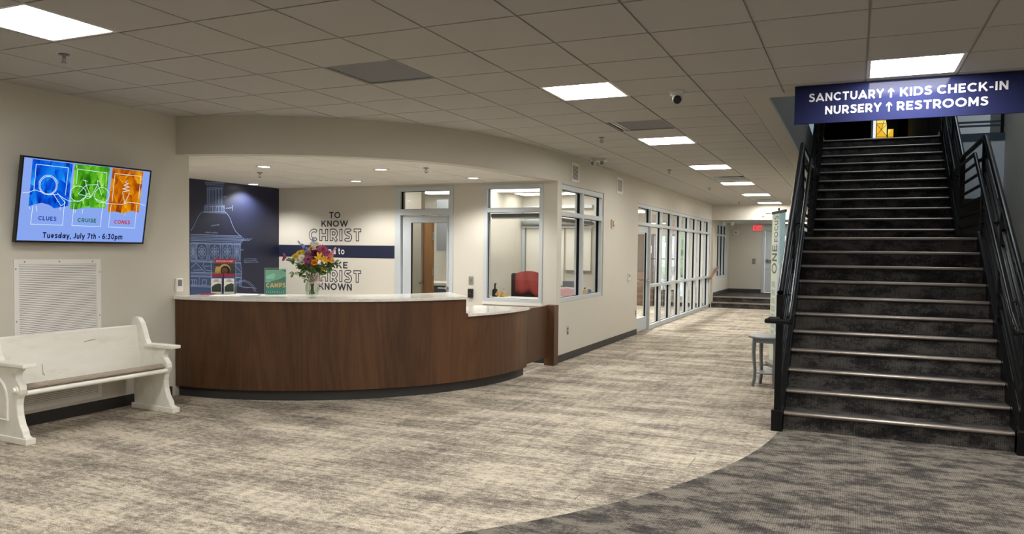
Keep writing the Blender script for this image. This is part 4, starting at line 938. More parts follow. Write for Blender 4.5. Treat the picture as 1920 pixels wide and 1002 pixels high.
# window strip of the raised entry
w4 = struct_root('window_4', 'narrow window with black edged bars in the raised entry', 'window', (XH + 0.03, 23.8, 0.8))
vv = [22.852, 23.45, 24.05, 24.65]
glazed(w4, vestF, [(y, y + 0.048, 0.802, 2.418) for y in vv],
       [(a + 0.048, b, v0, v1) for a, b in zip(vv[:-1], vv[1:]) for v0, v1 in ((2.36, 2.418), (2.05, 2.10), (0.802, 0.85))],
       [(a + 0.048, b, v0, v1) for a, b in zip(vv[:-1], vv[1:]) for v0, v1 in ((2.10, 2.36), (0.85, 2.05))])
for n, (a, b, c, d), lab in ((5, (-5.16, -4.94, 0.45, 2.05), 'narrow bright outside window in the storefront room'), (6, (-4.66, -4.42, 0.25, 2.08), 'taller bright outside window in the storefront room'), (7, (-8.2, -6.4, 0.5, 2.05), 'wide outside window deep in the storefront room')):
    w = struct_root('window_%d' % n, lab, 'window', ((a + b) / 2, 22.0, c))
    t = 0.025
    rows = [c + t, c + (d - c) * 0.5, d - t]
    glazed(w, endF, [(a, a + t, c, d), (b - t, b, c, d)], [(a + t, b - t, v - t / 2, v + t / 2) for v in (c + t / 2, c + (d - c) * 0.5, d - t / 2)],
           [(a + t, b - t, c + t, c + (d - c) * 0.5 - t / 2), (a + t, b - t, c + (d - c) * 0.5 + t / 2, d - t)], depth=(-0.10, -0.02), gas=(-0.07, -0.05))

def lever(mb, F, u, v, w, du, mi=0):
    mb.tube([F(u, v, w), F(u, v, w + 0.05)], 0.026, 12, mi)
    mb.tube([F(u, v, w + 0.05), F(u, v, w + 0.062), F(u + du * 0.3, v, w + 0.062), F(u + du, v, w + 0.06)], 0.010, 8, mi)

# door_1 alcove door
d1 = struct_root('door_1', 'grey aluminium glazed door in the alcove back wall', 'door', (-5.77, YB, 0))
mb = MB()
for u0, u1, v0, v1 in ((-6.26, -6.165, 0, 2.46), (-5.345, -5.282, 0, 2.46), (-6.165, -5.345, 2.395, 2.46), (-6.165, -5.345, 2.045, 2.135)): fbox(mb, backF, u0, u1, v0, v1, -0.12, 0.012)
mb.build('door_frame', M_alu, d1, bevel=0.002)
mb = MB(); fbox(mb, backF, -6.165, -5.345, 2.135, 2.395, -0.052, -0.046); mb.build('transom_glass', M_glass, d1)
mb = MB(); t = 0.004
for u0, u1, v0, v1 in ((-6.165, -6.161, 2.135, 2.395), (-6.165, -5.345, 2.391, 2.395), (-6.165, -5.345, 2.135, 2.139)): fbox(mb, backF, u0, u1, v0, v1, -0.065, -0.02)
mb.build('gasket', M_gasket, d1)
leaf = MB()
for u0, u1, v0, v1 in ((-6.150, -6.005, 0.01, 2.035), (-5.405, -5.355, 0.01, 2.035), (-6.005, -5.405, 1.935, 2.035), (-6.005, -5.405, 0.01, 0.26)): fbox(leaf, backF, u0, u1, v0, v1, -0.075, -0.03)
lf = leaf.build('door_leaf', M_alu, d1, bevel=0.002)
mb = MB(); fbox(mb, backF, -6.005, -5.405, 0.26, 1.935, -0.056, -0.050); mb.build('door_glass', M_glass, lf)
mb = MB()
for u0, u1, v0, v1 in ((-6.005, -6.001, 0.26, 1.935), (-6.005, -5.405, 1.931, 1.935)): fbox(mb, backF, u0, u1, v0, v1, -0.07, -0.034)
mb.build('gasket', M_gasket, lf)
mb = MB(); lever(mb, backF, -5.378, 0.985, -0.03, -0.13); mb.build('door_handle', M_chrome, lf, smooth=True)
# door_2 storefront door
d2 = struct_root('door_2', 'narrow stile glass door at the near end of the storefront', 'door', (XH, 14.54, 0))
leaf = MB()
for u0, u1, v0, v1 in ((14.06, 14.16, 0.012, 2.04), (14.915, 15.022, 0.012, 2.04), (14.16, 14.915, 1.92, 2.04), (14.16, 14.915, 0.012, 0.27)): fbox(leaf, hallF, u0, u1, v0, v1, -0.11, -0.065)
lf = leaf.build('door_leaf', M_alu, d2, bevel=0.002)
mb = MB(); fbox(mb, hallF, 14.16, 14.915, 0.27, 1.92, -0.092, -0.086); mb.build('door_glass', M_glass, lf)
mb = MB(); fbox(mb, hallF, 14.911, 14.915, 0.27, 1.92, -0.10, -0.07); mb.build('gasket', M_gasket, lf)
mb = MB(); lever(mb, hallF, 14.965, 0.98, -0.065, -0.11); mb.tube([hallF(14.13, 0.98, -0.13), hallF(14.9, 0.98, -0.13)], 0.014, 8); mb.build('door_handle', M_chrome, lf, smooth=True)
# door_3 exit door at the far end
d3 = struct_root('door_3', 'aluminium exit door with glass at the far end of the hall', 'door', (-1.93, 25.2, 0.3))
mb = MB()
for u0, u1, v0, v1 in ((-2.655, -2.57, 0.302, 2.355), (-1.29, -1.205, 0.302, 2.355), (-2.57, -1.29, 2.24, 2.355)): fbox(mb, exitF, u0, u1, v0, v1, -0.12, 0.02)
mb.build('door_frame', M_alu, d3, bevel=0.002)
leaf = MB()
for u0, u1, v0, v1 in ((-2.56, -2.34, 0.31, 2.23), (-1.45, -1.30, 0.31, 2.23), (-2.34, -1.45, 2.08, 2.23), (-2.34, -1.45, 0.31, 0.56)): fbox(leaf, exitF, u0, u1, v0, v1, -0.08, -0.03)
lf = leaf.build('door_leaf', M_alu, d3, bevel=0.002)
mb = MB(); fbox(mb, exitF, -2.34, -1.45, 0.56, 2.08, -0.058, -0.052); mb.build('door_glass', M_glass, lf)
mb = MB(); fbox(mb, exitF, -2.55, -1.31, 1.30, 1.34, 0.02, 0.05); fbox(mb, exitF, -2.52, -2.46, 1.28, 1.36, -0.03, 0.03); fbox(mb, exitF, -1.40, -1.34, 1.28, 1.36, -0.03, 0.03); mb.build('push_bar', M_grey, lf)
mb = MB(); fbox(mb, exitF, -2.56, -1.3, 2.232, 2.24, -0.075, -0.03); mb.build('gasket', M_gasket, d3)

# raised entry at the end of the hall
mb = MB()
mb.box(XH + 0.03, -0.6, 22.0, 25.2, -0.02, 0.157); mb.box(XH + 0.03, -0.6, 22.30, 25.2, 0.157, 0.305)
struct('floor_raised_entry', mb, M_stair, label='raised dark carpeted entry with two steps at the end of the hall', cat='floor')
for q, (y, z) in enumerate(((22.0, 0.157), (22.30, 0.305))):
    mb = MB(); mb.box(XH + 0.03, -0.62, y - 0.012, y + 0.05, z, z + 0.008); mb.box(XH + 0.03, -0.62, y - 0.016, y - 0.004, z - 0.03, z + 0.008)
    tag(mb.build('step_nosing', M_nosing), ('bronze nosing on the first step of the raised entry', 'bronze nosing on the second step of the raised entry')[q], 'nosing')
mb = MB(); mb.box(XH - 0.15, -0.5, 22.14, 25.3, 2.46, 2.52)
struct('ceiling_entry', mb, M_tile, label='low ceiling of the raised entry', cat='ceiling')
baseboard('baseboard_entry', [(XH + 0.03, XH + 0.038, 22.3, 25.2), (XH + 0.03, -2.66, 25.19, 25.2)], 'black baseboard around the raised entry')
bpy.data.objects['baseboard_entry'].location.z = 0.305

# ------------------------------------------------------------------ ceiling fixtures
LIGHT_LABEL = {
    (7, -2): 'large lit ceiling panel above the screen and the white pew',
    (-1, 3): 'lit ceiling panel directly above the blue hanging sign',
    (3, 3): 'lit ceiling panel beside the dome camera, first of the row along the hall',
    (3, 8): 'lit ceiling panel just beyond the grey perforated vent, second of the hall row',
    (3, 13): 'third lit ceiling panel along the hall, before the louvred diffuser',
    (3, 18): 'fourth lit ceiling panel along the hall, just beyond the louvred diffuser',
    (3, 23): 'fifth lit ceiling panel along the hall, between two diffusers',
    (3, 28): 'last lit ceiling panel of the hall row, next to the bulkhead'}
def ceiling_light(i, j):
    x0, x1, y0, y1 = cell(i, j)
    lab = LIGHT_LABEL.get((i, j), 'lit ceiling panel of the lobby outside the view')
    t = thing('ceiling_light', lab, 'ceiling light', ((x0 + x1) / 2, (y0 + y1) / 2, CZ), group='square lit ceiling panels')
    g = 0.004; f = 0.028; z0 = CZ - 0.004
    mb = MB()
    for a, b, c, d in ((x0 + g, x1 - g, y0 + g, y0 + f), (x0 + g, x1 - g, y1 - f, y1 - g), (x0 + g, x0 + f, y0 + f, y1 - f), (x1 - f, x1 - g, y0 + f, y1 - f)): mb.box(a, b, c, d, z0, CZ + 0.07)
    mb.box(x0 + g, x1 - g, y0 + g, y1 - g, CZ + 0.07, CZ + 0.075)
    mb.build('frame', M_grille, t)
    mb = MB(); mb.box(x0 + f, x1 - f, y0 + f, y1 - f, CZ + 0.022, CZ + 0.03); mb.build('diffuser', M_lamp_hall if (i == 3 and j >= 8) else M_lamp, t)
for (i, j), kd in FIX.items():
    if kd == 'light': ceiling_light(i, j)

def perforated_vent(i, j, lab, m, slot):
    x0, x1, y0, y1 = cell(i, j)
    t = thing('ceiling_vent', lab, 'ceiling vent', ((x0 + x1) / 2, (y0 + y1) / 2, CZ), group='square ceiling vents')
    g = 0.004; f = 0.02; s = x0 + (0.10 if slot else f)
    mb = MB()
    for a, b, c, d in ((x0 + g, x1 - g, y0 + g, y0 + f), (x0 + g, x1 - g, y1 - f, y1 - g), (x0 + g, x0 + f, y0 + f, y1 - f), (x1 - f, x1 - g, y0 + f, y1 - f)): mb.box(a, b, c, d, CZ - 0.004, CZ + 0.03)
    mb.build('frame', M_grey if m is M_perf else M_grille, t)
    mb = MB(); mb.box(s, x1 - f, y0 + f, y1 - f, CZ + 0.001, CZ + 0.004); mb.build('perforated_plate', m, t)
    if slot:
        mb = MB(); mb.box(x0 + f, s, y0 + f, y1 - f, CZ + 0.025, CZ + 0.03); mb.build('slot_back', M_dark_void, t)
        mb = MB(); mb.box(x0 + 0.045, x0 + 0.065, y0 + f, y1 - f, CZ - 0.002, CZ + 0.02); mb.box(s - 0.012, s, y0 + f, y1 - f, CZ - 0.002, CZ + 0.02); mb.build('slot_blade', M_grille, t)
    else:
        mb = MB(); mb.box(x0 + f, x1 - f, y0 + f, y1 - f, CZ + 0.026, CZ + 0.03); mb.build('duct_back', M_dark_void, t)
perforated_vent(5, 1, 'grey perforated return vent in the lobby ceiling above the curved bulkhead', M_perf, False)
perforated_vent(3, 6, 'grey perforated ceiling vent with a slot, between the first two hall panels', M_perf, True)
def louvre_vent(i, j, lab):
    x0, x1, y0, y1 = cell(i, j)
    t = thing('ceiling_vent', lab, 'ceiling vent', ((x0 + x1) / 2, (y0 + y1) / 2, CZ), group='square ceiling vents')
    cx, cy = (x0 + x1) / 2, (y0 + y1) / 2
    mb = MB(); mb.box(x0 + 0.004, x1 - 0.004, y0 + 0.004, y1 - 0.004, CZ + 0.05, CZ + 0.056); mb.build('duct_back', M_dark_void, t)
    for q, h in enumerate((0.298, 0.22, 0.145, 0.07)):
        mb = MB(); h2 = h - 0.05
        o = [(cx - h, cy - h, CZ - 0.004), (cx + h, cy - h, CZ - 0.004), (cx + h, cy + h, CZ - 0.004), (cx - h, cy + h, CZ - 0.004)]
        i2 = [(cx - h2, cy - h2, CZ + 0.03), (cx + h2, cy - h2, CZ + 0.03), (cx + h2, cy + h2, CZ + 0.03), (cx - h2, cy + h2, CZ + 0.03)]
        vs = o + i2 + [(a, b, c + 0.004) for a, b, c in o + i2]
        fs = []
        for k2 in range(4):
            n2 = (k2 + 1) % 4
            fs += [(k2, n2, 4 + n2, 4 + k2), (8 + k2, 8 + n2, 12 + n2, 12 + k2), (k2, n2, 8 + n2, 8 + k2), (4 + k2, 4 + n2, 12 + n2, 12 + k2)]
        mb.add(vs, fs); mb.build('louvre_ring', M_perf_white, t)
louvre_vent(3, 16, 'pale louvred ceiling diffuser between the third and fourth hall panels')
louvre_vent(3, 26, 'pale louvred ceiling diffuser between the last two hall panels')

def downlight(x, y, lab):
    t = thing('recessed_downlight', lab, 'downlight', (x, y, ZA), group='round downlights of the reception alcove')
    mb = MB(); mb.lathe([(0.073, -0.001), (0.098, -0.006), (0.098, -0.012), (0.068, -0.014), (0.066, -0.008)], (x, y, ZA), 28); mb.build('trim_ring', M_white, t, smooth=True)
    mb = MB(); mb.lathe([(0.0, -0.0125), (0.062, -0.0125), (0.066, -0.010), (0.0, -0.009)], (x, y, ZA), 28); mb.build('lens', M_down, t)
    ld = bpy.data.lights.new('downlight_lamp', 'SPOT'); ld.energy = DOWN_WATTS; ld.spot_size = R(140); ld.spot_blend = 0.55
    ld.color = (1.0, 0.985, 0.95); ld.shadow_soft_size = 0.06
    lo = bpy.data.objects.new('lamp', ld); COL.objects.link(lo); lo.parent = t; lo.location = (0, 0, -0.03)
downlight(-6.329, 7.041, 'round downlight in the alcove ceiling above the brochure holder')
downlight(-8.249, 8.949, 'round downlight close to the navy wall with the pool of light below')
downlight(-5.180, 7.749, 'round downlight at the middle of the alcove ceiling nearest the bulkhead')
downlight(-6.408, 8.964, 'round downlight above the wall lettering')
downlight(-7.95, 6.75, 'unseen round downlight added to brighten the alcove, behind the bench wall')  # extra lamp out of view, added to lift the alcove brightness
downlight(-4.605, 9.034, 'round downlight in front of the alcove office window')

def sprinkler(x, y, z, lab):
    t = thing('sprinkler_head', lab, 'sprinkler', (x, y, z), group='ceiling sprinkler heads')
    mb = MB(); mb.lathe([(0.0, -0.001), (0.034, -0.002), (0.036, -0.008), (0.014, -0.014), (0.0, -0.014)], (x, y, z - 0.004), 16); mb.build('escutcheon', M_grey, t, smooth=True)
    mb = MB(); mb.tube([(x, y, z - 0.014), (x, y, z - 0.034)], 0.011, 8)
    for s in (-1, 1): mb.tube([(x + s * 0.009, y, z - 0.032), (x + s * 0.016, y, z - 0.046), (x + s * 0.004, y, z - 0.062)], 0.0035, 6)
    mb.build('frame', M_chrome, t)
    mb = MB(); mb.lathe([(0.0, -0.062), (0.020, -0.062), (0.021, -0.066), (0.0, -0.066)], (x, y, z), 12); mb.build('deflector', M_grey, t)
sprinkler(-5.064, 3.653, CZ, 'sprinkler head in the ceiling near the large lit panel over the screen')
sprinkler(-2.734, 8.656, CZ, 'sprinkler head in the hall ceiling beside the grey slotted vent')
sprinkler(-2.768, 12.405, CZ, 'sprinkler head in the hall ceiling beside the third lit panel')
sprinkler(-2.759, 16.094, CZ, 'sprinkler head in the hall ceiling just beyond the louvred diffuser')
sprinkler(-2.794, 20.831, CZ, 'farther sprinkler head of the hall ceiling, near the bulkhead')
sprinkler(-6.917, 7.618, ZA, 'sprinkler head in the alcove ceiling near the navy wall')
sprinkler(-4.584, 7.789, ZA, 'sprinkler head in the alcove ceiling near the hall corner')

# dome camera
cx, cy = -1.374, 6.395
t = thing('security_camera', 'white dome security camera with a black lens on the lobby ceiling', 'security camera', (cx, cy, CZ))
mb = MB(); mb.lathe([(0.0, -0.007), (0.062, -0.008), (0.060, -0.03), (0.05, -0.045), (0.0, -0.048)], (cx, cy, CZ), 24); mb.build('base', M_white, t, smooth=True)
cb = Vector((cx + 0.005, cy - 0.012, CZ - 0.066))
mb = MB(); mb.ball(cb, 0.044, n=20); mb.build('ball', M_white, t, smooth=True)
mb = MB(); d = Vector((0.15, -0.86, -0.48)).normalized(); mb.tube([cb + d * 0.02, cb + d * 0.043, cb + d * 0.050], [0.035, 0.034, 0.026], 20); mb.build('lens', M_blackmat, t, smooth=True)
# emergency lamp
t = thing('emergency_light', 'two headed emergency lamp on the hall ceiling near the corner window', 'emergency light', (-3.386, 10.612, CZ))
mb = MB(); mb.box(-3.50, -3.27, 10.56, 10.66, CZ - 0.045, CZ - 0.006); mb.build('body', M_white, t, bevel=0.006)
for s in (-1, 1):
    c = Vector((-3.386 + s * 0.055, 10.575, CZ - 0.062)); d = Vector((s * 0.3, -0.9, -0.35)).normalized()
    mb = MB(); mb.tube([c, c + d * 0.05], [0.032, 0.038], 16); mb.build('lamp_head', M_white, t, smooth=True)
    mb = MB(); mb.tube([c + d * 0.05, c + d * 0.054], [0.030, 0.024], 16); mb.build('lens', M_grey, t, smooth=True)
t = thing('emergency_light', 'two headed emergency lamp under the entry ceiling beyond the bulkhead', 'emergency light', (-3.35, 22.9, 2.46))
mb = MB(); mb.box(-3.50, -3.20, 22.85, 22.95, 2.41, 2.455); mb.build('body', M_white, t, bevel=0.006)
for s in (-1, 1):
    c = Vector((-3.35 + s * 0.10, 22.86, 2.39)); d = Vector((s * 0.3, -0.9, -0.2)).normalized()
    mb = MB(); mb.tube([c, c + d * 0.06], [0.04, 0.05], 14); mb.build('lamp_head', M_white, t, smooth=True)
# wall mounted emergency unit on the bulkhead
t = thing('emergency_light', 'white emergency lamp on the bulkhead above the banner', 'emergency light', (-2.17, 22.0, 2.66))
mb = MB(); mb.box(-2.30, -2.04, 21.94, 21.998, 2.64, 2.70); mb.build('body', M_white, t, bevel=0.01)
for s in (-1, 1):
    mb = MB(); c = Vector((-2.17 + s * 0.10, 21.95, 2.625)); mb.tube([c, c + Vector((s * 0.02, -0.05, -0.03))], [0.035, 0.045], 14); mb.build('lamp_head', M_white, t, smooth=True)

# exit sign
t = thing('exit_sign', 'red lit exit sign hanging below the entry ceiling', 'exit sign', (-2.59, 23.3, 2.18))
mb = MB(); mb.box(-2.735, -2.445, 23.30, 23.35, 2.175, 2.375); mb.build('housing', M_exit_body, t, bevel=0.006)
mb = MB(); mb.box(-2.60, -2.58, 23.315, 23.335, 2.375, 2.46); mb.build('mount', M_white, t)
mb = MB(); put_text(mb, 'EXIT', lambda u, v, w: (u, 23.299 - w, v), -2.715, -2.465, 2.205, 2.345, weight=0.2); mb.build('lettering', M_exit, t)

# wall grilles and small wall devices in the hall
def wall_grille(y0, y1, z0, z1, lab):
    t = thing('wall_grille', lab, 'wall vent', (XH, (y0 + y1) / 2, z0), group='white supply grilles on the hall wall')
    mb = MB(); f = 0.035
    for a, b, c, d in ((y0, y1, z0, z0 + f), (y0, y1, z1 - f, z1), (y0, y0 + f, z0 + f, z1 - f), (y1 - f, y1, z0 + f, z1 - f)): mb.box(XH + 0.001, XH + 0.012, a, b, c, d)
    mb.build('frame', M_grille, t, bevel=0.002)
    mb = MB(); mb.box(XH + 0.0005, XH + 0.002, y0 + f, y1 - f, z0 + f, z1 - f); mb.build('duct_back', M_dark_void, t)
    mb = MB(); nl = 11
    for q in range(nl):
        z = z0 + f + (z1 - z0 - 2 * f) * (q + 0.5) / nl
        mb.bar((XH + 0.006, y0 + f, z), (XH + 0.006, y1 - f, z), 0.012, 0.006, up=(0.6, 0, 1))
    mb.build('louvre', M_grille, t)
wall_grille(10.27, 10.60, 2.53, 2.80, 'white louvred grille high on the hall wall above the corner window')
wall_grille(12.53, 12.90, 2.53, 2.80, 'white louvred grille high on the hall wall between window and storefront')
t = thing('fire_alarm', 'cream fire alarm sounder on the hall wall beside the window', 'fire alarm', (XH, 12.31, 2.0))
mb = MB(); mb.box(XH + 0.001, XH + 0.03, 12.24, 12.37, 1.93, 2.07); mb.build('back_box', M_cream, t, bevel=0.006)
mb = MB(); mb.lathe([(0.05, 0.0), (0.052, 0.02), (0.03, 0.03), (0.0, 0.03)], (XH + 0.03, 12.305, 2.005), 20, fn=lambda q: (q[2], q[0], q[1])); mb.build('sounder', M_cream, t, smooth=True)
mb = MB(); mb.box(XH + 0.03, XH + 0.065, 12.31, 12.35, 1.985, 2.025); mb.build('strobe', M_white, t, bevel=0.004)
t = thing('thermostat', 'small white thermostat on the hall wall beside the storefront door', 'thermostat', (XH, 13.39, 1.02))
mb = MB(); mb.box(XH + 0.001, XH + 0.025, 13.33, 13.46, 1.03, 1.16); mb.build('body', M_white, t, bevel=0.006)
mb = MB(); mb.box(XH + 0.025, XH + 0.0265, 13.36, 13.43, 1.09, 1.14); mb.build('display', M_grey, t)
def outlet(y, z, lab):
    t = thing('wall_outlet', lab, 'outlet', (XH, y, z), group='steel outlet plates on the hall wall')
    mb = MB(); mb.box(XH + 0.001, XH + 0.006, y - 0.037, y + 0.037, z - 0.06, z + 0.06); mb.build('cover_plate', M_chrome, t, bevel=0.002)
    for s in (-1, 1):
        mb = MB(); mb.box(XH + 0.006, XH + 0.009, y - 0.017, y + 0.017, z + s * 0.024 - 0.015, z + s * 0.024 + 0.015); mb.build('socket', M_grey, t, bevel=0.002)
outlet(10.22, 0.42, 'steel outlet plate low on the hall wall under the corner window')
outlet(13.93, 0.41, 'steel outlet plate low on the hall wall beside the storefront door')
# alcove switches
t = thing('light_switch', 'steel light switch plate beside the alcove door', 'light switch', (-4.985, YB, 1.06))
mb = MB(); mb.box(-5.022, -4.948, YB - 0.007, YB - 0.001, 1.05, 1.165); mb.build('cover_plate', M_chrome, t, bevel=0.002)
mb = MB(); mb.box(-4.997, -4.973, YB - 0.012, YB - 0.007, 1.085, 1.13); mb.build('rocker', M_grey, t)
t = thing('card_reader', 'black wall box below the steel switch beside the alcove door', 'wall box', (-4.985, YB, 0.87))
mb = MB(); mb.box(-5.025, -4.945, YB - 0.03, YB - 0.001, 0.865, 0.99); mb.build('body', M_blackmat, t, bevel=0.006)
mb = MB(); mb.lathe([(0.008, 0), (0.006, 0.004), (0, 0.004)], (-4.985, YB - 0.030, 0.925), 10, fn=lambda q: (q[0], -q[2], q[1])); mb.build('indicator', M_grey, t)
t = thing('light_switch', 'small switch plate on the end wall beside the exit door', 'light switch', (-2.89, 25.2, 1.22))
mb = MB(); mb.box(-2.94, -2.84, 25.19, 25.199, 1.2, 1.37); mb.build('cover_plate', M_grey, t, bevel=0.003)
mb = MB(); mb.box(-2.905, -2.875, 25.184, 25.19, 1.25, 1.32); mb.build('rocker', M_chrome, t)
t = thing('wall_strobe', 'white round alarm strobe high on the end wall', 'alarm', (-3.44, 25.2, 2.15))
mb = MB(); mb.box(-3.53, -3.38, 25.17, 25.199, 2.12, 2.27); mb.build('body', M_white, t, bevel=0.01)
mb = MB(); mb.box(-3.48, -3.43, 25.15, 25.17, 2.17, 2.22); mb.build('lens', M_grey, t)
# wooden handrail beside the entry steps
t = thing('wall_handrail', 'short wooden handrail sloping down beside the entry steps', 'handrail', (XH, 22.1, 0.8))
mb = MB(); mb.bar((-3.60, 21.45, 0.84), (-3.60, 22.75, 1.12), 0.05, 0.075); mb.build('rail', M_railwood, t, bevel=0.012)
for y, z in ((21.6, 0.84), (22.55, 1.04)):
    mb = MB(); mb.tube([(XH + (0.0 if y < 22 else 0.03), y, z - 0.03), (-3.60, y, z - 0.02), (-3.60, y, z + 0.0)], 0.008, 8); mb.build('bracket', M_blackmat, t)

# ------------------------------------------------------------------ left wall: screen, return grille, thermostat
tv_bot = Vector((-6.30, 0, 1.563)); tv_top = Vector((-6.18, 0, 2.270))
tv_up = (tv_top - tv_bot); tv_h = tv_up.length; tv_up.normalize()
tv_n = Vector((tv_up.z, 0, -tv_up.x))
tv_y0, tv_y1 = 4.09, 5.338
tv = thing('television', 'wall mounted TV tilted down, showing three coloured posters', 'television', (-6.24, (tv_y0 + tv_y1) / 2, 1.563))
def tvF(u, v, w):
    p = tv_bot + tv_up * (v * tv_h) + tv_n * w
    return (p.x, tv_y0 + (tv_y1 - tv_y0) * u, p.z)
bu, bv = 0.0105, 0.019
mb = MB()
for u0, u1, v0, v1 in ((0, 1, 0, bv * 1.3), (0, 1, 1 - bv, 1), (0, bu, bv * 1.3, 1 - bv), (1 - bu, 1, bv * 1.3, 1 - bv)): fbox(mb, tvF, u0, u1, v0, v1, -0.035, 0.006)
mb.build('bezel', M_tvbody, tv, bevel=0.002)
mb = MB(); fbox(mb, tvF, 0.004, 0.996, 0.006, 0.994, -0.04, -0.008); mb.build('back_shell', M_tvbody, tv)
mb = MB(); fbox(mb, tvF, bu, 1 - bu, bv * 1.3, 1 - bv, -0.004, 0.0)
scr = mb.build('screen', M_tvscreen, tv)
def scrF(u, v, w):
    return tvF(bu + u * (1 - 2 * bu), bv * 1.3 + v * (1 - bv * 2.3), w)
def flat(mb, pts, F, lift, mi=0): mb.add([F(u, v, lift) for u, v in pts], [tuple(range(len(pts)))], mi)
for nm, mt in (('blue', M_tv_blue), ('green', M_tv_green), ('orange', M_tv_orange)):
    mb = MB(); flat(mb, [(min(max(u, 0), 1), min(max(v, 0), 1)) for u, v in TVB[nm]], scrF, 0.001)
    o = mb.build('screen_picture', mt, scr); o['label'] = nm + ' crumpled paper picture on the screen'
asp = (tv_y1 - tv_y0) / tv_h
def scrL(a, b, w): return scrF(a / asp, b, w)
mb = MB()
for ln in TVL: ribbon(mb, [(u * asp, v) for u, v in ln], scrL, 0.0062, 0.002)
mb.build('screen_line_drawing', M_tvline, scr)
for nm, body, mt in (('CLUES', 'CLUES', M_tt_blue), ('CRUISE', 'CRUISE', M_tt_green), ('CONES', 'CONES', M_tt_red), ('DATE', 'Tuesday, July 7th - 6:30pm', M_tt_dark)):
    (u0, v0), (u1, v1) = TVT[nm]
    if nm == 'DATE': v0, v1 = 0.035, 0.108
    else:
        vm = (v0 + v1) / 2; v0, v1 = vm - 0.026, vm + 0.026
    put_words('screen_lettering', mt, scr, body, scrF, u0, u1, v0, v1, weight=0.21, lift=0.0025)
mb = MB(); mb.box(XL, -6.30, 4.45, 4.95, 1.75, 2.05); mb.build('wall_mount', M_blackmat, tv)

g = thing('return_air_grille', 'large white louvred return air grille behind the pew', 'wall grille', (XL, 4.53, 0.13))
y0, y1, z0, z1, f = 4.13, 4.935, 0.135, 1.42, 0.042
mb = MB()
for a, b, c, d in ((y0, y1, z0, z0 + f), (y0, y1, z1 - f, z1), (y0, y0 + f, z0 + f, z1 - f), (y1 - f, y1, z0 + f, z1 - f)): mb.box(XL + 0.001, XL + 0.014, a, b, c, d)
mb.build('frame', M_grille, g, bevel=0.002)
mb = MB(); mb.box(XL + 0.0005, XL + 0.002, y0 + f, y1 - f, z0 + f, z1 - f); mb.build('duct_back', M_dark_void, g)
mb = MB(); nl = 78
for q in range(nl):
    z = z0 + f + (z1 - z0 - 2 * f) * (q + 0.5) / nl
    mb.bar((XL + 0.007, y0 + f, z), (XL + 0.007, y1 - f, z), 0.0125, 0.0025, up=(2.2, 0, 1))
mb.build('louvre', M_grille, g)
mb = MB()
for y, z in ((4.22, z1 - 0.02), (4.53, z1 - 0.02), (4.85, z1 - 0.02), (y0 + 0.015, 1.34), (y0 + 0.015, 0.9), (y1 - 0.015, 1.30), (y1 - 0.015, 0.9)):
    mb.lathe([(0.006, 0), (0.005, 0.003), (0, 0.003)], (XL + 0.014, y, z), 8, fn=lambda q: (q[2], q[0], q[1]))
mb.build('screw', M_grey, g)
t = thing('thermostat', 'small white thermostat with grey display beside the desk end on the beige wall', 'thermostat', (XL, 5.83, 1.075))
mb = MB(); mb.box(XL + 0.001, XL + 0.028, 5.788, 5.876, 1.075, 1.217); mb.build('body', M_white, t, bevel=0.006)
mb = MB(); mb.box(XL + 0.028, XL + 0.0295, 5.806, 5.86, 1.135, 1.20); mb.build('display', M_grey, t)

# ------------------------------------------------------------------ white pew with cushion
PW = thing('pew', 'white painted wooden church pew with pointed arch end panels against the wall', 'bench', (-6.32, 3.835, 0), (0, 0, R(-2.0)))
# local axes: x away from the wall, y along the wall, z up
PROFILE = [(0.03, 0.0), (0.545, 0.0), (0.545, 0.055), (0.515, 0.065), (0.505, 0.10), (0.47, 0.15), (0.445, 0.22), (0.437, 0.30), (0.447, 0.35), (0.470, 0.385), (0.483, 0.42),
           (0.478, 0.455), (0.455, 0.485), (0.432, 0.51), (0.428, 0.535), (0.440, 0.555), (0.465, 0.57), (0.48, 0.595), (0.27, 0.60), (0.215, 0.625), (0.185, 0.67), (0.160, 0.74), (0.125, 0.82), (0.085, 0.862), (0.045, 0.872), (0.008, 0.855), (-0.008, 0.81), (0.0, 0.6), (0.02, 0.3)]
PL = 1.40
for e in (0, 1):
    ya, yb = (0.0, 0.055) if e == 0 else (PL - 0.055, PL)
    mb = MB(); mb.prism(PROFILE, ya, yb, lambda a, b, d: (a, d, b))
    pn = mb.build('end_panel', M_pew, PW, local=True, bevel=0.005)
    mb = MB(); mb.box(0.0, 0.565, ya - 0.012, yb + 0.012, 0.0, 0.05); mb.build('foot_board', M_pew, pn, local=True, bevel=0.006)
    mb = MB(); mb.box(0.20, 0.565, ya - 0.028, yb + 0.028, 0.597, 0.628); mb.build('armrest', M_pew, pn, local=True, bevel=0.006)
    yo, s = (ya, -1) if e == 0 else (yb, 1)
    arch = [(0.125, 0.175), (0.325, 0.175), (0.325, 0.33), (0.315, 0.39), (0.285, 0.445), (0.225, 0.495), (0.165, 0.445), (0.135, 0.39), (0.125, 0.33)]
    mb = MB(); mb.tube([(a, yo + s * 0.003, b) for a, b in arch], 0.010, 6, closed=True); mb.build('arch_moulding', M_pew, pn, local=True, smooth=True)
    mb = MB(); mb.prism([(0.225 + (a - 0.225) * 0.86, 0.33 + (b - 0.33) * 0.88) for a, b in arch], yo - 0.002, yo + s * 0.0035, lambda a, b, d: (a, d, b)); mb.build('arch_panel', M_pew, pn, local=True, bevel=0.002)
    mb = MB(); mb.lathe([(0.034, 0.0), (0.034, 0.008), (0.022, 0.012), (0.018, 0.022), (0.0, 0.026)], (0.43, yo, 0.415), 20, fn=lambda q: (q[0], s * q[2], q[1])); mb.build('rosette', M_pew, pn, local=True, smooth=True)
mb = MB()
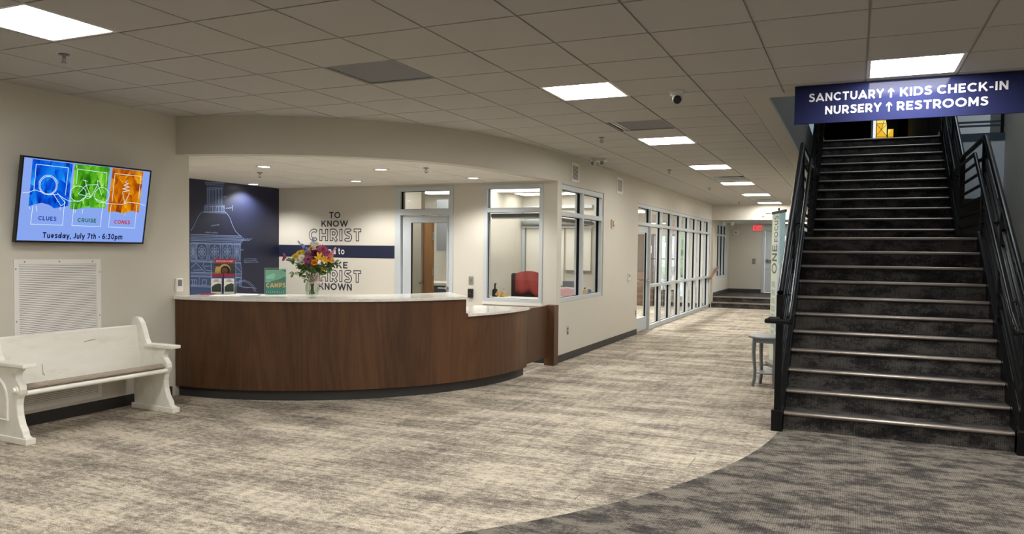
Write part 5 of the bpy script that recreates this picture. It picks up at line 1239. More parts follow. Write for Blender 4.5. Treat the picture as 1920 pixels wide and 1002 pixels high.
mb.prism([(0.10, 0.32), (0.135, 0.32), (0.075, 0.79), (0.060, 0.80), (0.045, 0.79)], 0.055, PL - 0.055, lambda a, b, d: (a, d, b)); mb.build('backrest', M_pew, PW, local=True, bevel=0.004)
mb = MB(); sF2 = lambda u, v, w: (0.135 - (v - 0.32) * 0.1277 + w, u, v)
for pts in ([(0.41, 0.455), (0.412, 0.50), (0.409, 0.545)], [(0.415, 0.47), (0.425, 0.445)], [(0.80, 0.690), (0.85, 0.699), (0.91, 0.703)]): ribbon(mb, pts, sF2, 0.005, 0.001)
mb.build('scuff_mark', M_grey, PW, local=True)
mb = MB()
mb.prism([(0.11, 0.322), (0.46, 0.372), (0.482, 0.374), (0.493, 0.384), (0.493, 0.398), (0.482, 0.408), (0.46, 0.410), (0.11, 0.357)], 0.055, PL - 0.055, lambda a, b, d: (a, d, b)); mb.build('seat', M_pew, PW, local=True, bevel=0.003)
CU = thing('seat_cushion', 'long grey beige woven cushion lying on the white pew', 'cushion', (-6.32, 3.835, 0), (0, 0, R(-2.0)))
mb = MB(); mb.prism([(0.138, 0.364), (0.42, 0.406), (0.455, 0.412), (0.468, 0.430), (0.458, 0.448), (0.43, 0.456), (0.17, 0.408), (0.140, 0.395)], 0.065, PL - 0.068, lambda a, b, d: (a, d, b))
cu = mb.build('cover', M_cushion, CU, local=True, smooth=True, bevel=0.008)
mb = MB(); mb.tube([(0.469, 0.07, 0.430), (0.469, PL - 0.07, 0.430)], 0.004, 6); mb.build('piping', M_cushion, CU, local=True)

# ------------------------------------------------------------------ reception desk
DX, DY = -6.36, 8.49
def pol(r, a): return (DX + r * math.cos(R(a)), DY + r * math.sin(R(a)))
A0, A1 = -90.4, 4.6
AS = -22.6                                   # step in the front
desk = thing('reception_desk', 'curved walnut reception desk with pale quartz tops in front of the alcove', 'reception desk', (-5.2, 6.7, 0))
def arcs(a0, a1, n): return [a0 + (a1 - a0) * q / n for q in range(n + 1)]
def arc_solid(mb, r_out, r_in, a0, a1, z0, z1, n=40, a0i=None, a1i=None, mi=0):
    o = [pol(r_out, a) for a in arcs(a0, a1, n)]
    i = [pol(r_in, a) for a in arcs(a0i if a0i is not None else a0, a1i if a1i is not None else a1, n)]
    k = n + 1
    vs = [(x, y, z) for z in (z0, z1) for x, y in o + i]
    fs = []
    for q in range(n):
        fs += [(q, q + 1, k + q + 1, k + q), (2 * k + q, 3 * k + q, 3 * k + q + 1, 2 * k + q + 1), (q, 2 * k + q, 2 * k + q + 1, q + 1), (k + q, k + q + 1, 3 * k + q + 1, 3 * k + q)]
    fs += [(0, k, 3 * k, 2 * k), (n, 2 * k + n, 3 * k + n, k + n)]
    mb.add(vs, fs, mi)
mb = MB()
arc_solid(mb, 2.70, 2.62, A0, AS, 0.105, 1.003, 60)
arc_solid(mb, 2.70, 2.62, AS, A1, 0.105, 0.812, 26)
mb.build('front_panel', M_wood, desk, smooth=True)
mb = MB(); arc_solid(mb, 2.655, 2.58, A0, A1, 0.0, 0.105, 80); mb.build('toe_kick', M_base, desk, smooth=True)
mb = MB(); arc_solid(mb, 2.62, 2.02, AS - 1.2, AS - 0.2, 0.105, 1.003, 1, AS + 10, AS + 11); mb.build('step_panel', M_wood, desk)
mb = MB(); arc_solid(mb, 2.62, 2.02, A1 - 0.9, A1, 0.105, 0.812, 1); mb.build('end_panel', M_wood, desk)
mb = MB(); arc_solid(mb, 2.725, 1.98, A0, AS - 0.2, 1.003, 1.036, 60, -90.7, AS + 11); mb.build('transaction_top', M_quartz, desk, smooth=True, bevel=0.003)
mb = MB(); arc_solid(mb, 2.725, 2.0, AS + 0.2, A1 + 0.3, 0.812, 0.845, 26, AS + 11.4, A1 + 0.3); mb.build('work_top', M_quartz, desk, smooth=True, bevel=0.003)
gate = thing('swing_gate', 'low walnut gate panel between the desk end and the corner post', 'gate', (-3.75, 9.17, 0.11))
mb = MB(); mb.box(-3.775, -3.738, 8.78, 9.565, 0.11, 0.808); mb.build('gate_panel', M_wood, gate, bevel=0.002)
mb = MB()
for z in (0.2, 0.7): mb.tube([(-3.756, 9.572, z), (-3.756, 9.572, z + 0.08)], 0.006, 8)
mb.build('hinge', M_chrome, gate)
mb = MB(); mb.box(-3.785, -3.645, 9.58, 9.742, 0, 0.812)
tag(mb.build('gate_post', M_wood, bevel=0.002), 'square walnut post against the hall corner beside the swing gate', 'post')

# things on the desk; local x to the viewer's side of each thing, y away
def facing(x, y):
    d = Vector((x, y)).normalized()
    return math.atan2(-d.x, d.y)            # turns local +y to point away from the entrance
HT = 1.0365
# brochure holder
bx, by = -6.20, 6.275
BH = thing('brochure_holder', 'clear tiered literature holder near the alcove corner of the desk', 'brochure holder', (bx, by, HT), (0, 0, facing(bx, by)))
mb = MB()
mb.box(-0.125, 0.125, -0.075, 0.085, 0.0, 0.004)
for y, h in ((-0.072, 0.085), (-0.022, 0.16), (0.03, 0.20), (0.082, 0.36)): mb.box(-0.122, 0.122, y, y + 0.003, 0.004, h)
for s in (-1, 1): mb.prism([(-0.072, 0.004), (0.085, 0.004), (0.085, 0.30), (0.03, 0.2), (-0.022, 0.13), (-0.072, 0.07)], s * 0.1235 - 0.0015, s * 0.1235 + 0.0015, lambda a, b, d: (d, a, b))
mb.build('clear_body', M_acrylic, BH, local=True)
mb = MB()
for x in (-0.1255, 0.1235):
    for y, h in ((-0.073, 0.085), (-0.023, 0.16), (0.029, 0.20), (0.082, 0.36)): mb.box(x, x + 0.002, y, y + 0.005, 0.004, h)
mb.build('clear_edge', M_edge, BH, local=True)
def local_thing(name, label, cat, at, group=None):
    """a loose thing standing in the holder, in the holder's own directions"""
    p = BH.matrix_basis @ Vector(at)
    return thing(name, label, cat, p, BH.rotation_euler, group)
bpy.context.view_layer.update()
mg = local_thing('magazine', 'magazine with a red title band and a yellow hooded portrait, topmost in the holder', 'magazine', (0.012, 0.060, 0.006))
mb = MB(); mb.box(-0.105, 0.105, -0.004, 0.004, 0.09, 0.375); mb.build('cover', M_magazine, mg, local=True)
mf = lambda u, v, w: (u, -0.0042 - w, v)
mb = MB(); flat(mb, [(-0.105, 0.325), (0.105, 0.325), (0.105, 0.375), (-0.105, 0.375)], mf, 0.0006); mb.build('title_band', M_red, mg, local=True)
mb = MB(); put_text(mb, 'MISSION POINT', mf, -0.085, 0.09, 0.338, 0.358, lift=0.001); mb.build('title', M_letter_white, mg, local=True)
mb = MB(); flat(mb, [(0.0 + 0.058 * math.cos(q * 0.3142), 0.256 + 0.062 * math.sin(q * 0.3142)) for q in range(20)], mf, 0.0008); flat(mb, [(-0.105, 0.21), (-0.055, 0.21), (-0.04, 0.29), (-0.09, 0.29)], mf, 0.0006); mb.build('hood', M_yellowhood, mg, local=True)
mb = MB(); flat(mb, [(0.006 + 0.048 * math.cos(q * 0.3142), 0.247 + 0.052 * math.sin(q * 0.3142)) for q in range(20)], mf, 0.001); mb.build('hair', M_hair, mg, local=True)
mb = MB(); flat(mb, [(0.0 + 0.030 * math.cos(q * 0.3142), 0.243 + 0.036 * math.sin(q * 0.3142)) for q in range(20)], mf, 0.0012); mb.build('portrait_face', M_face, mg, local=True)
for s, lab in ((-1, 'purple leaflet with a red band behind the white brochure nearer the wall corner'), (1, 'purple leaflet with a red band beside the other, nearer the teal flyer')):
    lf = local_thing('leaflet', lab, 'leaflet', (s * 0.058, 0.014, 0.006), 'purple leaflets in the holder')
    mb = MB(); mb.box(-0.054, 0.054, -0.003, 0.003, 0.0, 0.215); mb.build('cover', M_purple, lf, local=True)
    mb = MB(); flat(mb, [(-0.054, 0.19), (0.054, 0.19), (0.054, 0.215), (-0.054, 0.215)], lambda u, v, w: (u, -0.0032 - w, v), 0.0006); mb.build('title_band', M_red, lf, local=True)
for s, lab in ((-1, 'white brochure with a dark green picture nearer the wall corner in the holder'), (1, 'white brochure with a dark green picture next to the paper sheets in the holder')):
    lf = local_thing('brochure', lab, 'brochure', (s * 0.064 - 0.008, -0.046, 0.006), 'white brochures in the holder')
    mb = MB(); mb.box(-0.052, 0.052, -0.003, 0.003, 0.0, 0.165); mb.build('cover', M_paper, lf, local=True)
    bf = lambda u, v, w: (u, -0.0032 - w, v)
    mb = MB(); flat(mb, [(-0.046, 0.022), (0.046, 0.022), (0.046, 0.105), (0.02, 0.112), (-0.02, 0.10), (-0.046, 0.075)], bf, 0.0006); mb.build('picture', M_card_dark, lf, local=True)
    mb = MB()
    for (a, b), z in (((-0.034, 0.034), 0.135), ((-0.02, 0.02), 0.148)): flat(mb, [(a, z - 0.003), (b, z - 0.003), (b, z + 0.003), (a, z + 0.003)], bf, 0.0006)
    mb.build('title', M_letter, lf, local=True)
# teal flyer in clear stand
sx, sy = -5.685, 6.500
SH = thing('sign_holder', 'clear upright stand holding the teal camps flyer on the desk', 'sign holder', (sx, sy, HT), (0, 0, facing(sx, sy)))
mb = MB(); mb.box(-0.112, 0.112, -0.052, 0.04, 0.0, 0.004); mb.box(-0.112, 0.112, -0.0085, -0.0055, 0.004, 0.285); mb.box(-0.112, 0.112, 0.0055, 0.0085, 0.004, 0.285); mb.build('clear_body', M_acrylic, SH, local=True)
mb = MB()
for x in (-0.1135, 0.1115): mb.box(x, x + 0.002, -0.009, 0.009, 0.004, 0.287)
mb.box(-0.112, 0.112, -0.009, 0.009, 0.285, 0.288); mb.build('clear_edge', M_edge, SH, local=True)
fl = thing('flyer', 'teal flyer with orange camps lettering in the clear stand', 'flyer', (sx, sy, HT), (0, 0, facing(sx, sy)))
ff = lambda u, v, w: (u, -0.002 - w, v)
mb = MB(); mb.box(-0.106, 0.106, -0.002, 0.002, 0.006, 0.272); mb.build('sheet', M_teal, fl, local=True)
mb = MB(); flat(mb, [(-0.106, 0.006), (0.106, 0.006), (0.106, 0.20), (0.03, 0.165), (-0.106, 0.135)], ff, 0.0005); flat(mb, [(0.05, 0.272), (0.106, 0.24), (0.106, 0.272)], ff, 0.0005); mb.build('dark_field', M_teal_dark, fl, local=True)
mb = MB(); flat(mb, [(-0.10, 0.20), (-0.02, 0.235), (0.0, 0.215), (-0.02, 0.175), (-0.09, 0.17)], ff, 0.0007); mb.build('pale_field', M_teal_pale, fl, local=True)
mb = MB(); put_text(mb, 'CAMPS', ff, -0.098, 0.099, 0.078, 0.128, weight=0.25, lift=0.0012); mb.build('large_lettering', M_flyer_orange, fl, local=True)
mb = MB(); put_text(mb, 'SUMMER', ff, -0.008, 0.078, 0.136, 0.152, lift=0.0012); mb.build('small_heading', M_flyer_red, fl, local=True)
mb = MB(); flat(mb, [(-0.094, 0.138), (-0.05, 0.138), (-0.05, 0.146), (-0.094, 0.146)], ff, 0.0012)
r5 = random.Random(5)
for q in range(9): x = -0.1 + 0.022 * q; flat(mb, [(x, 0.02), (x + 0.006, 0.018), (x + 0.010, 0.03 + r5.uniform(0, 0.02)), (x + 0.002, 0.034)], ff, 0.0010)
mb.build('small_lettering', M_teal_pale, fl, local=True)
# loose sheets
def sheet(name, x, y, w, d, rot, z, h, label, m, cat):
    c, s = math.cos(R(rot)), math.sin(R(rot))
    mb = MB(); mb.prism([(x + a * c - b * s, y + a * s + b * c) for a, b in ((-w / 2, -d / 2), (w / 2, -d / 2), (w / 2, d / 2), (-w / 2, d / 2))], z, z + h, lambda a, b, dd: (a, b, dd))
    tag(mb.build(name, m), label, cat, 'loose papers on the desk')
sheet('paper_sheet', -5.98, 6.10, 0.30, 0.216, 28, HT, 0.004, 'white paper sheet lying on the desk in front of the brochure holder', M_paper, 'paper')
sheet('paper_sheet', -5.86, 6.22, 0.28, 0.216, 50, HT + 0.0042, 0.003, 'upper white paper sheet lying at an angle over another', M_paper, 'paper')
sheet('booklet', -5.60, 6.38, 0.28, 0.19, 34, HT, 0.005, 'closed pale booklet lying in front of the teal flyer', M_paper, 'booklet')
mb = MB(); mb.tube([(-6.30, 6.05, HT + 0.006), (-6.20, 6.13, HT + 0.011), (-6.17, 6.15, HT + 0.010)], [0.006, 0.006, 0.002], 8)
tag(mb.build('marker_pen', M_red, smooth=True), 'red pen lying on the desk next to the brochure holder', 'pen')

# ------------------------------------------------------------------ flowers in a glass vase
VX, VY = -5.265, 6.585
vr = Vector((0.78, 0.6255, 0)); vd = Vector((-0.6255, 0.78, 0))      # across and away, seen from the entrance
def VP(u, z, d=0.0): return Vector((VX, VY, HT)) + vr * u + vd * d + Vector((0, 0, z))
VZ = thing('flower_vase', 'clear ribbed glass vase of flower stems on the desk', 'vase', (VX, VY, HT))
prof_o = [(0.052, 0.0), (0.060, 0.006), (0.066, 0.05), (0.069, 0.10), (0.066, 0.125), (0.055, 0.140), (0.055, 0.160)]
prof = prof_o + [(r - 0.004, z) for r, z in prof_o[::-1] if z > 0.008] + [(0.0, 0.010)]
mb = MB(); mb.lathe([(0.0, 0.0)] + prof, (VX, VY, HT), 28); mb.build('glass_body', make_glass('vase_glass', (0.88, 0.92, 0.89), 1.35), VZ, smooth=True)
mb = MB()
for q in range(14):
    a = q * math.pi / 7; c, s = math.cos(a), math.sin(a)
    mb.tube([(VX + r * c * 1.01, VY + r * s * 1.01, HT + z) for r, z in prof_o[1:5]], 0.0022, 5)
mb.build('rib', make_glass('vase_rib', (0.78, 0.83, 0.80), 1.35), VZ, smooth=True)

fr = random.Random(21)
def stem_path(tip, r=0.0):
    a = fr.uniform(0, 6.28); q = fr.uniform(0.008, 0.040)
    base = Vector((VX + q * math.cos(a), VY + q * math.sin(a), HT + 0.014))
    a2 = a + 3.14 + fr.uniform(-1, 1)
    neck = Vector((VX + 0.030 * math.cos(a2), VY + 0.030 * math.sin(a2), HT + 0.155))
    mid = neck.lerp(tip, 0.5) + Vector((0, 0, 0.03))
    return [base, base.lerp(neck, 0.5), neck, mid, tip]
def petal_geo(mb, c, out, up, L, W, cup=0.25, mi=0, tipw=0.35):
    """a curved petal growing from c along out, its face turned to up"""
    out = Vector(out).normalized(); up = Vector(up); up = (up - out * up.dot(out)).normalized(); sd = out.cross(up)
    vs = []; n = 4
    for q in range(n + 1):
        t = q / n; w = W * math.sin(math.pi * (0.12 + t * (1 - tipw * 0.5 - 0.0))) * (1.0 if t < 0.99 else 0.45)
        p = c + out * (L * t) + up * (L * cup * t * t)
        vs += [p - sd * w / 2 + up * 0.10 * w, p - up * 0.02 * w, p + sd * w / 2 + up * 0.10 * w]
    fs = []
    for q in range(n):
        for j in range(2): fs.append((q * 3 + j, q * 3 + j + 1, q * 3 + j + 4, q * 3 + j + 3))
    mb.add(vs, fs, mi)
def basis(nrm):
    nrm = Vector(nrm).normalized(); a = nrm.cross(Vector((0, 0, 1)))
    if a.length < 0.05: a = nrm.cross(Vector((1, 0, 0)))
    a.normalize(); return nrm, a, nrm.cross(a)
def rosette(mb, c, nrm, rings, mi=0):
    """rings: (count, length, width, elevation 0 flat .. 1 upright)"""
    n, a, b = basis(nrm)
    for cnt, L, W, el in rings:
        ph = fr.uniform(0, 6.28)
        for q in range(cnt):
            t = ph + 2 * math.pi * q / cnt
            o = (a * math.cos(t) + b * math.sin(t)) * (1 - el) + n * el
            petal_geo(mb, c, o, n, L * fr.uniform(0.9, 1.1), W, 0.15, mi)
view = -vd + Vector((0, 0, 0.25))
FM = {}
def fm(nm, rgb):
    if nm not in FM: FM[nm] = petal(nm, rgb)
    return FM[nm]
M_centre = petal('centre', (196, 176, 60))
def flower(kind, u, z, d, size, m, label, group=None, lean=None, centre=None):
    tip = VP(u, z, d)
    nrm = (view + vr * (u * 2.2) + Vector((0, 0, 0.35))).normalized() if lean is None or kind == 'spike' else Vector(lean).normalized()
    f = thing('cut_flower', label, 'flower', (VX, VY, HT + 0.014), group=group)
    path = stem_path(tip)
    size = size * (1.05 if kind == 'spike' else 1.25)
    if kind in ('spike',):
        path[-1] = tip + Vector((0, 0, 0)); top = tip + (Vector((0, 0, 1)) + vr * (u * 1.2 if lean is None else lean)).normalized() * size
        path.append(top)
    mb = MB(); mb.tube(path, 0.0024, 5); mb.build('stem', M_stem, f, smooth=True)
    mb = MB()
    if kind == 'mum':
        rosette(mb, tip, nrm, [(16, size, size * 0.34, 0.02), (14, size * 0.85, size * 0.32, 0.30), (10, size * 0.65, size * 0.30, 0.6), (6, size * 0.45, size * 0.26, 0.85)])
    elif kind == 'rose':
        rosette(mb, tip, nrm, [(6, size, size * 0.9, 0.25), (5, size * 0.9, size * 0.8, 0.55), (4, size * 0.8, size * 0.7, 0.8), (3, size * 0.75, size * 0.5, 0.95)])
    elif kind == 'daisy':
        rosette(mb, tip, nrm, [(13, size, size * 0.36, 0.08)])
    elif kind == 'lily':
        rosette(mb, tip, nrm, [(3, size, size * 0.40, 0.35), (3, size * 0.95, size * 0.36, 0.30)])
    elif kind == 'trumpet':
        rosette(mb, tip, nrm, [(5, size, size * 0.6, 0.3), (5, size * 0.6, size * 0.45, 0.6)])
    elif kind == 'spike':
        ax = path[-1] - path[-2]
        for q in range(22):
            t = q / 21; c = path[-2] + ax * t; a = q * 2.4
            o = Vector((math.cos(a), math.sin(a), 0.4))
            rr = 0.020 * (1.1 - 0.65 * t)
            rosette(mb, c + o.normalized() * rr * 0.9, o, [(5, rr, rr * 0.7, 0.15)])
    elif kind == 'cluster':
        for q in range(9):
            c = tip + Vector((fr.uniform(-1, 1), fr.uniform(-1, 1), fr.uniform(-.8, .8))) * size * 0.62
            rosette(mb, c, (nrm + (c - tip) * 12).normalized(), [(8, size * 0.42, size * 0.26, 0.15), (6, size * 0.30, size * 0.2, 0.6)])
    mb.build('blossom', m, f, recalc=False)
    if centre:
        mb = MB(); mb.ball(tip + nrm * size * 0.08, size * 0.24, n=8, sc=(1, 1, 0.8)); mb.build('flower_centre', centre, f, smooth=True)
def px(x, y, d=0.0): return ((x - 579) / 177.5, (553 - y) / 177.5, d)
yel = fm('yellow', (226, 200, 52)); wht = fm('white', (232, 230, 218)); pnk = fm('pink', (190, 92, 132)); mauve = fm('mauve', (160, 92, 122)); plum = fm('plum', (112, 28, 66))
mag = fm('magenta', (142, 30, 88)); org = fm('orange', (232, 156, 34)); blu = fm('blue', (150, 168, 220)); lily_y = fm('lily', (240, 196, 40)); lpink = fm('light_pink', (222, 140, 168)); crm = fm('cream', (236, 226, 208))
flower('spike', *px(574, 472, 0.02), 0.165, blu, 'pale blue flower spike leaning toward the navy wall', lean=-1.0)
bpy.data.objects['cut_flower'].rotation_euler = (0, 0, 0)
flower('spike', *px(581, 462, 0.02), 0.10, blu, 'upright pale blue flower spike at the very top of the bouquet')
flower('cluster', *px(582, 460, 0.0), 0.055, crm, 'creamy white blossom at the top under the upright blue spike')
flower('rose', *px(579, 466, -0.02), 0.030, org, 'small orange bloom high in the bouquet between blue and plum')
flower('mum', *px(584, 473, -0.06), 0.045, plum, 'dark plum bloom at the upper middle of the bouquet')
flower('mum', *px(598, 466, 0.0), 0.050, pnk, 'large deep pink bloom beside the dark plum one')
flower('mum', *px(605, 473, 0.03), 0.040, pnk, 'smaller deep pink bloom behind the large pink one')
flower('spike', *px(609, 484, -0.02), 0.13, lpink, 'light pink flower spike on the wall lettering side of the bouquet', lean=0.6)
flower('mum', *px(549, 480, -0.02), 0.034, yel, 'lowest yellow button bloom on the teal flyer side')
flower('mum', *px(556, 474, 0.0), 0.034, yel, 'middle yellow button bloom on the teal flyer side')
flower('mum', *px(561, 472, 0.03), 0.030, yel, 'topmost yellow button bloom on the teal flyer side')
flower('daisy', *px(554, 486, -0.05), 0.034, wht, 'white daisy beneath the yellow button blooms, outermost', centre=M_centre)
flower('daisy', *px(560, 481, -0.06), 0.034, wht, 'white daisy beneath the yellow button blooms, uppermost', centre=M_centre)
flower('daisy', *px(561, 490, -0.05), 0.032, wht, 'white daisy beneath the yellow button blooms, lowest', centre=M_centre)
flower('daisy', *px(566, 485, -0.04), 0.030, wht, 'white daisy touching the mauve bloom', centre=M_centre)
flower('mum', *px(572, 485, -0.09), 0.044, mauve, 'mauve bloom at the middle front of the bouquet')
flower('mum', *px(570, 493, -0.06), 0.034, mauve, 'smaller mauve bloom just below the larger mauve one')
flower('trumpet', *px(532, 481, 0.0), 0.055, mag, 'dark magenta bloom sticking out alone toward the teal flyer', lean=(-0.8, -0.6, 0.1))
flower('lily', *px(591, 482, -0.10), 0.056, lily_y, 'open yellow lily at the centre front of the bouquet')
flower('rose', *px(583, 491, -0.11), 0.036, org, 'round orange rose low at the front of the bouquet')
flower('lily', *px(610, 486, -0.05), 0.054, org, 'orange yellow lily on the wall lettering side')
flower('lily', *px(601, 487, -0.08), 0.046, lily_y, 'yellow lily with drooping petals between the two other lilies')
flower('mum', *px(616, 486, 0.02), 0.026, crm, 'small cream bloom at the edge under the light pink spike')
flower('rose', *px(598, 503, -0.07), 0.022, yel, 'small pale yellow bud below the lilies')
flower('cluster', *px(592, 468, -0.02), 0.050, pnk, 'frilled deep pink cluster just above the plum bloom')
flower('cluster', *px(576, 480, -0.05), 0.045, mauve, 'frilled mauve cluster between the daisies and the plum bloom')
flower('cluster', *px(606, 478, -0.03), 0.040, pnk, 'frilled pink cluster beside the light pink spike')
flower('mum', *px(590, 474, 0.06), 0.040, mauve, 'mauve bloom behind the dark plum one')
def sprig(pts, n, L, label, seed):
    r = random.Random(seed)
    t = thing('foliage_sprig', label, 'foliage', (VX, VY, HT + 0.014), group='leafy sprigs in the vase')
    P = [VP(*px(x, y, d)) for x, y, d in pts]
    full = stem_path(P[0])[:3] + P
    mb = MB(); mb.tube(full, 0.0022, 5); mb.build('stem', M_stem, t, smooth=True)
    mb = MB()
    for q in range(n):
        k = r.random() * (len(P) - 1); i = int(k); c = P[i].lerp(P[i + 1], k - i)
        o = (P[i + 1] - P[i]).normalized() * 0.6 + Vector((r.uniform(-1, 1), r.uniform(-1, 1), r.uniform(-.7, .9)))
        petal_geo(mb, c, o, Vector((r.uniform(-.5, .5) - vd.x * 0.3, r.uniform(-.5, .5) - vd.y * 0.5, 1)), L * r.uniform(0.8, 1.2), L * 0.55, -0.1)
    mb.build('leaf', M_leaf, t, recalc=False)
sprig([(560, 500, -0.03), (545, 488, -0.03), (536, 487, 0)], 24, 0.066, 'green leafy sprig reaching toward the teal flyer, upper one', 1)
sprig([(565, 510, -0.03), (553, 512, -0.03), (543, 513, 0)], 20, 0.052, 'green leafy sprig hanging toward the teal flyer, lower one', 2)
sprig([(572, 515, -0.04), (567, 516, -0.05), (565, 524, -0.05)], 14, 0.042, 'short green sprig drooping beside the vase neck', 3)
sprig([(572, 505, -0.03), (566, 497, -0.05), (558, 497, -0.05)], 34, 0.062, 'dense green sprig under the white daisies', 4)
sprig([(592, 505, -0.04), (604, 498, -0.05), (612, 496, -0.03)], 34, 0.066, 'dense dark green sprig under the lilies', 5)
sprig([(598, 505, -0.02), (616, 494, 0), (626, 492, 0)], 24, 0.060, 'green leafy sprig reaching toward the alcove door', 6)
sprig([(590, 510, -0.05), (606, 508, -0.04), (613, 506, -0.02)], 20, 0.054, 'lower green sprig on the alcove door side', 7)
sprig([(580, 500, 0.04), (586, 478, 0.06), (600, 476, 0.06)], 34, 0.062, 'green sprig filling the back of the bouquet', 8)
sprig([(578, 506, -0.06), (580, 500, -0.08), (588, 498, -0.08)], 32, 0.056, 'green sprig at the front under the orange rose', 9)
sprig([(576, 508, -0.02), (570, 500, -0.05), (562, 503, -0.06)], 34, 0.058, 'thick green sprig filling the middle on the teal flyer side', 10)
sprig([(586, 508, -0.03), (592, 502, -0.06), (600, 504, -0.05)], 34, 0.058, 'thick green sprig filling the middle on the alcove door side', 11)
rb = thing('ribbon_bow', 'sheer pale pink ribbon bow tied round the neck of the vase', 'ribbon', tuple(VP(0.045, 0.16, -0.06)))
M_rib = make_glass('sheer_ribbon', (0.92, 0.82, 0.80), 1.2)
M_rib2 = pbr('ribbon_pink', srgb(222, 204, 200), 0.35, var=0.12, vscale=40)
for nd in M_rib2.node_tree.nodes:
    if nd.type == 'BSDF_PRINCIPLED': nd.inputs['Alpha'].default_value = 0.5
mb = MB()
for a, L in ((0.1, 0.075), (0.7, 0.085), (1.3, 0.07), (1.9, 0.08), (2.5, 0.07), (3.0, 0.075), (-0.5, 0.065), (0.4, 0.06)):
    c = VP(0.045, 0.165, -0.075); d = vr * math.cos(a) + Vector((0, 0, 1)) * math.sin(a) - vd * 0.15; sdv = (vr * -math.sin(a) + Vector((0, 0, math.cos(a))))
    vs = []; n5 = 12
    for q in range(n5 + 1):
        t = 2 * math.pi * q / n5
        p = c + d * (L * 0.5 * (1 - math.cos(t))) + sdv * (0.016 * math.sin(t)); wv = vd * 0.014 * (0.35 + 0.65 * math.sin(t / 2)) + sdv * 0.004
        vs += [p - wv, p + wv]
    mb.add(vs, [(2 * q, 2 * q + 1, 2 * q + 3, 2 * q + 2) for q in range(n5)])
mb.build('loop', M_rib2, rb, recalc=False)
mb = MB()
for a, L in ((-1.0, 0.09), (-0.5, 0.10), (-1.6, 0.09)):
    c = VP(0.03, 0.15, -0.07); d = vr * math.cos(a) + Vector((0, 0, 1)) * math.sin(a); wv = (vr * -math.sin(a) + Vector((0, 0, math.cos(a)))) * 0.010
    pts = [c, c + d * L * 0.5 - vd * 0.012, c + d * L]
    vs = []
    for p in pts: vs += [p - wv, p + wv]
    mb.add(vs, [(0, 1, 3, 2), (2, 3, 5, 4)])
mb.build('tail', M_rib2, rb, recalc=False)
mb = MB(); mb.lathe([(0.060, 0.128), (0.0615, 0.134), (0.0615, 0.142), (0.060, 0.148)], (VX, VY, HT), 20); mb.ball(VP(0.04, 0.155, -0.065), 0.014, n=8); mb.build('knot', M_rib2, rb, smooth=True)

# ------------------------------------------------------------------ wall lettering and mural
WL = thing('wall_lettering', 'navy wall lettering with a navy band on the cream alcove wall', 'wall lettering', (-7.36, YB, 0.88))
mb = MB(); fbox(mb, backF, -8.456, -6.272, 1.402, 1.592, 0.0008, 0.002); mb.build('band', M_navy, WL)
for body, u0, u1, v0, v1 in (('TO', -7.466, -7.256, 2.010, 2.108), ('KNOW', -7.617, -7.117, 1.880, 1.976), ('MAKE', -7.620, -7.118, 1.236, 1.338), ('KNOWN', -7.664, -7.040, 0.896, 1.002)):
    mb = MB(); put_text(mb, body, backF, u0, u1, v0, v1, weight=0.19, lift=0.002); mb.build('word', M_letter, WL)
mb = MB(); put_text(mb, 'and to', backF, -7.556, -7.178, 1.453, 1.556, weight=0.15, lift=0.004); mb.build('word', M_letter_white, WL)['label'] = 'white words on the navy band'
for v0, v1 in ((1.655, 1.845), (1.022, 1.208)):
    mb = MB(); put_text(mb, 'CHRIST', backF, -7.855, -6.869, v0, v1, weight=0.25, grow=0.045, lift=0.0010, gap=0.22)
    ow = mb.build('outlined_word', M_vinyl_dark, WL); ow['label'] = 'word in outlined letters'
    for li in range(6):
        mb = MB(); put_text(mb, 'CHRIST', backF, -7.855, -6.869, v0, v1, weight=0.25, grow=-0.105, trim=0.072, lift=0.0020, gap=0.22, letter=li)
        mb.build('letter_fill', M_wall, ow)['label'] = 'cream inside of an outlined letter'
MU = thing('wall_mural', 'white line drawing of a dome tower on the navy alcove wall', 'mural', (-8.458, 8.5, 0.85))
def murF(u, v, w): return (-8.458 + w, u, v)
mb = MB()
for q, poly in enumerate(MUB): mb.prism(poly, 0.0004, 0.0012 + q * 0.0002, lambda a, b, d: (-8.458 + d, a, b))
mb.build('tower_tint', M_mural_tint, MU)
mb = MB()
for ln in MUR: ribbon(mb, ln, murF, 0.0066, 0.0028)
mb.build('line_drawing', M_mural_line, MU)
rr = random.Random(3)
for (a, b), (c, d) in MUS:
    mb = MB()
    n = max(8, int(abs(c - a) / 0.0085)); pts = []
    for q in range(n + 1):
        t = q / n
        if rr.random() < 0.14 and len(pts) > 2:
            ribbon(mb, pts, murF, 0.0042, 0.003); pts = []
        pts.append((a + (c - a) * t + (0.004 if q % 2 else 0), b + (d - b) * t + (0.011 if q % 2 else -0.007) * rr.uniform(0.3, 1.3)))
    if len(pts) > 1: ribbon(mb, pts, murF, 0.0042, 0.003)
    mb.build('handwritten_note', M_mural_line, MU)

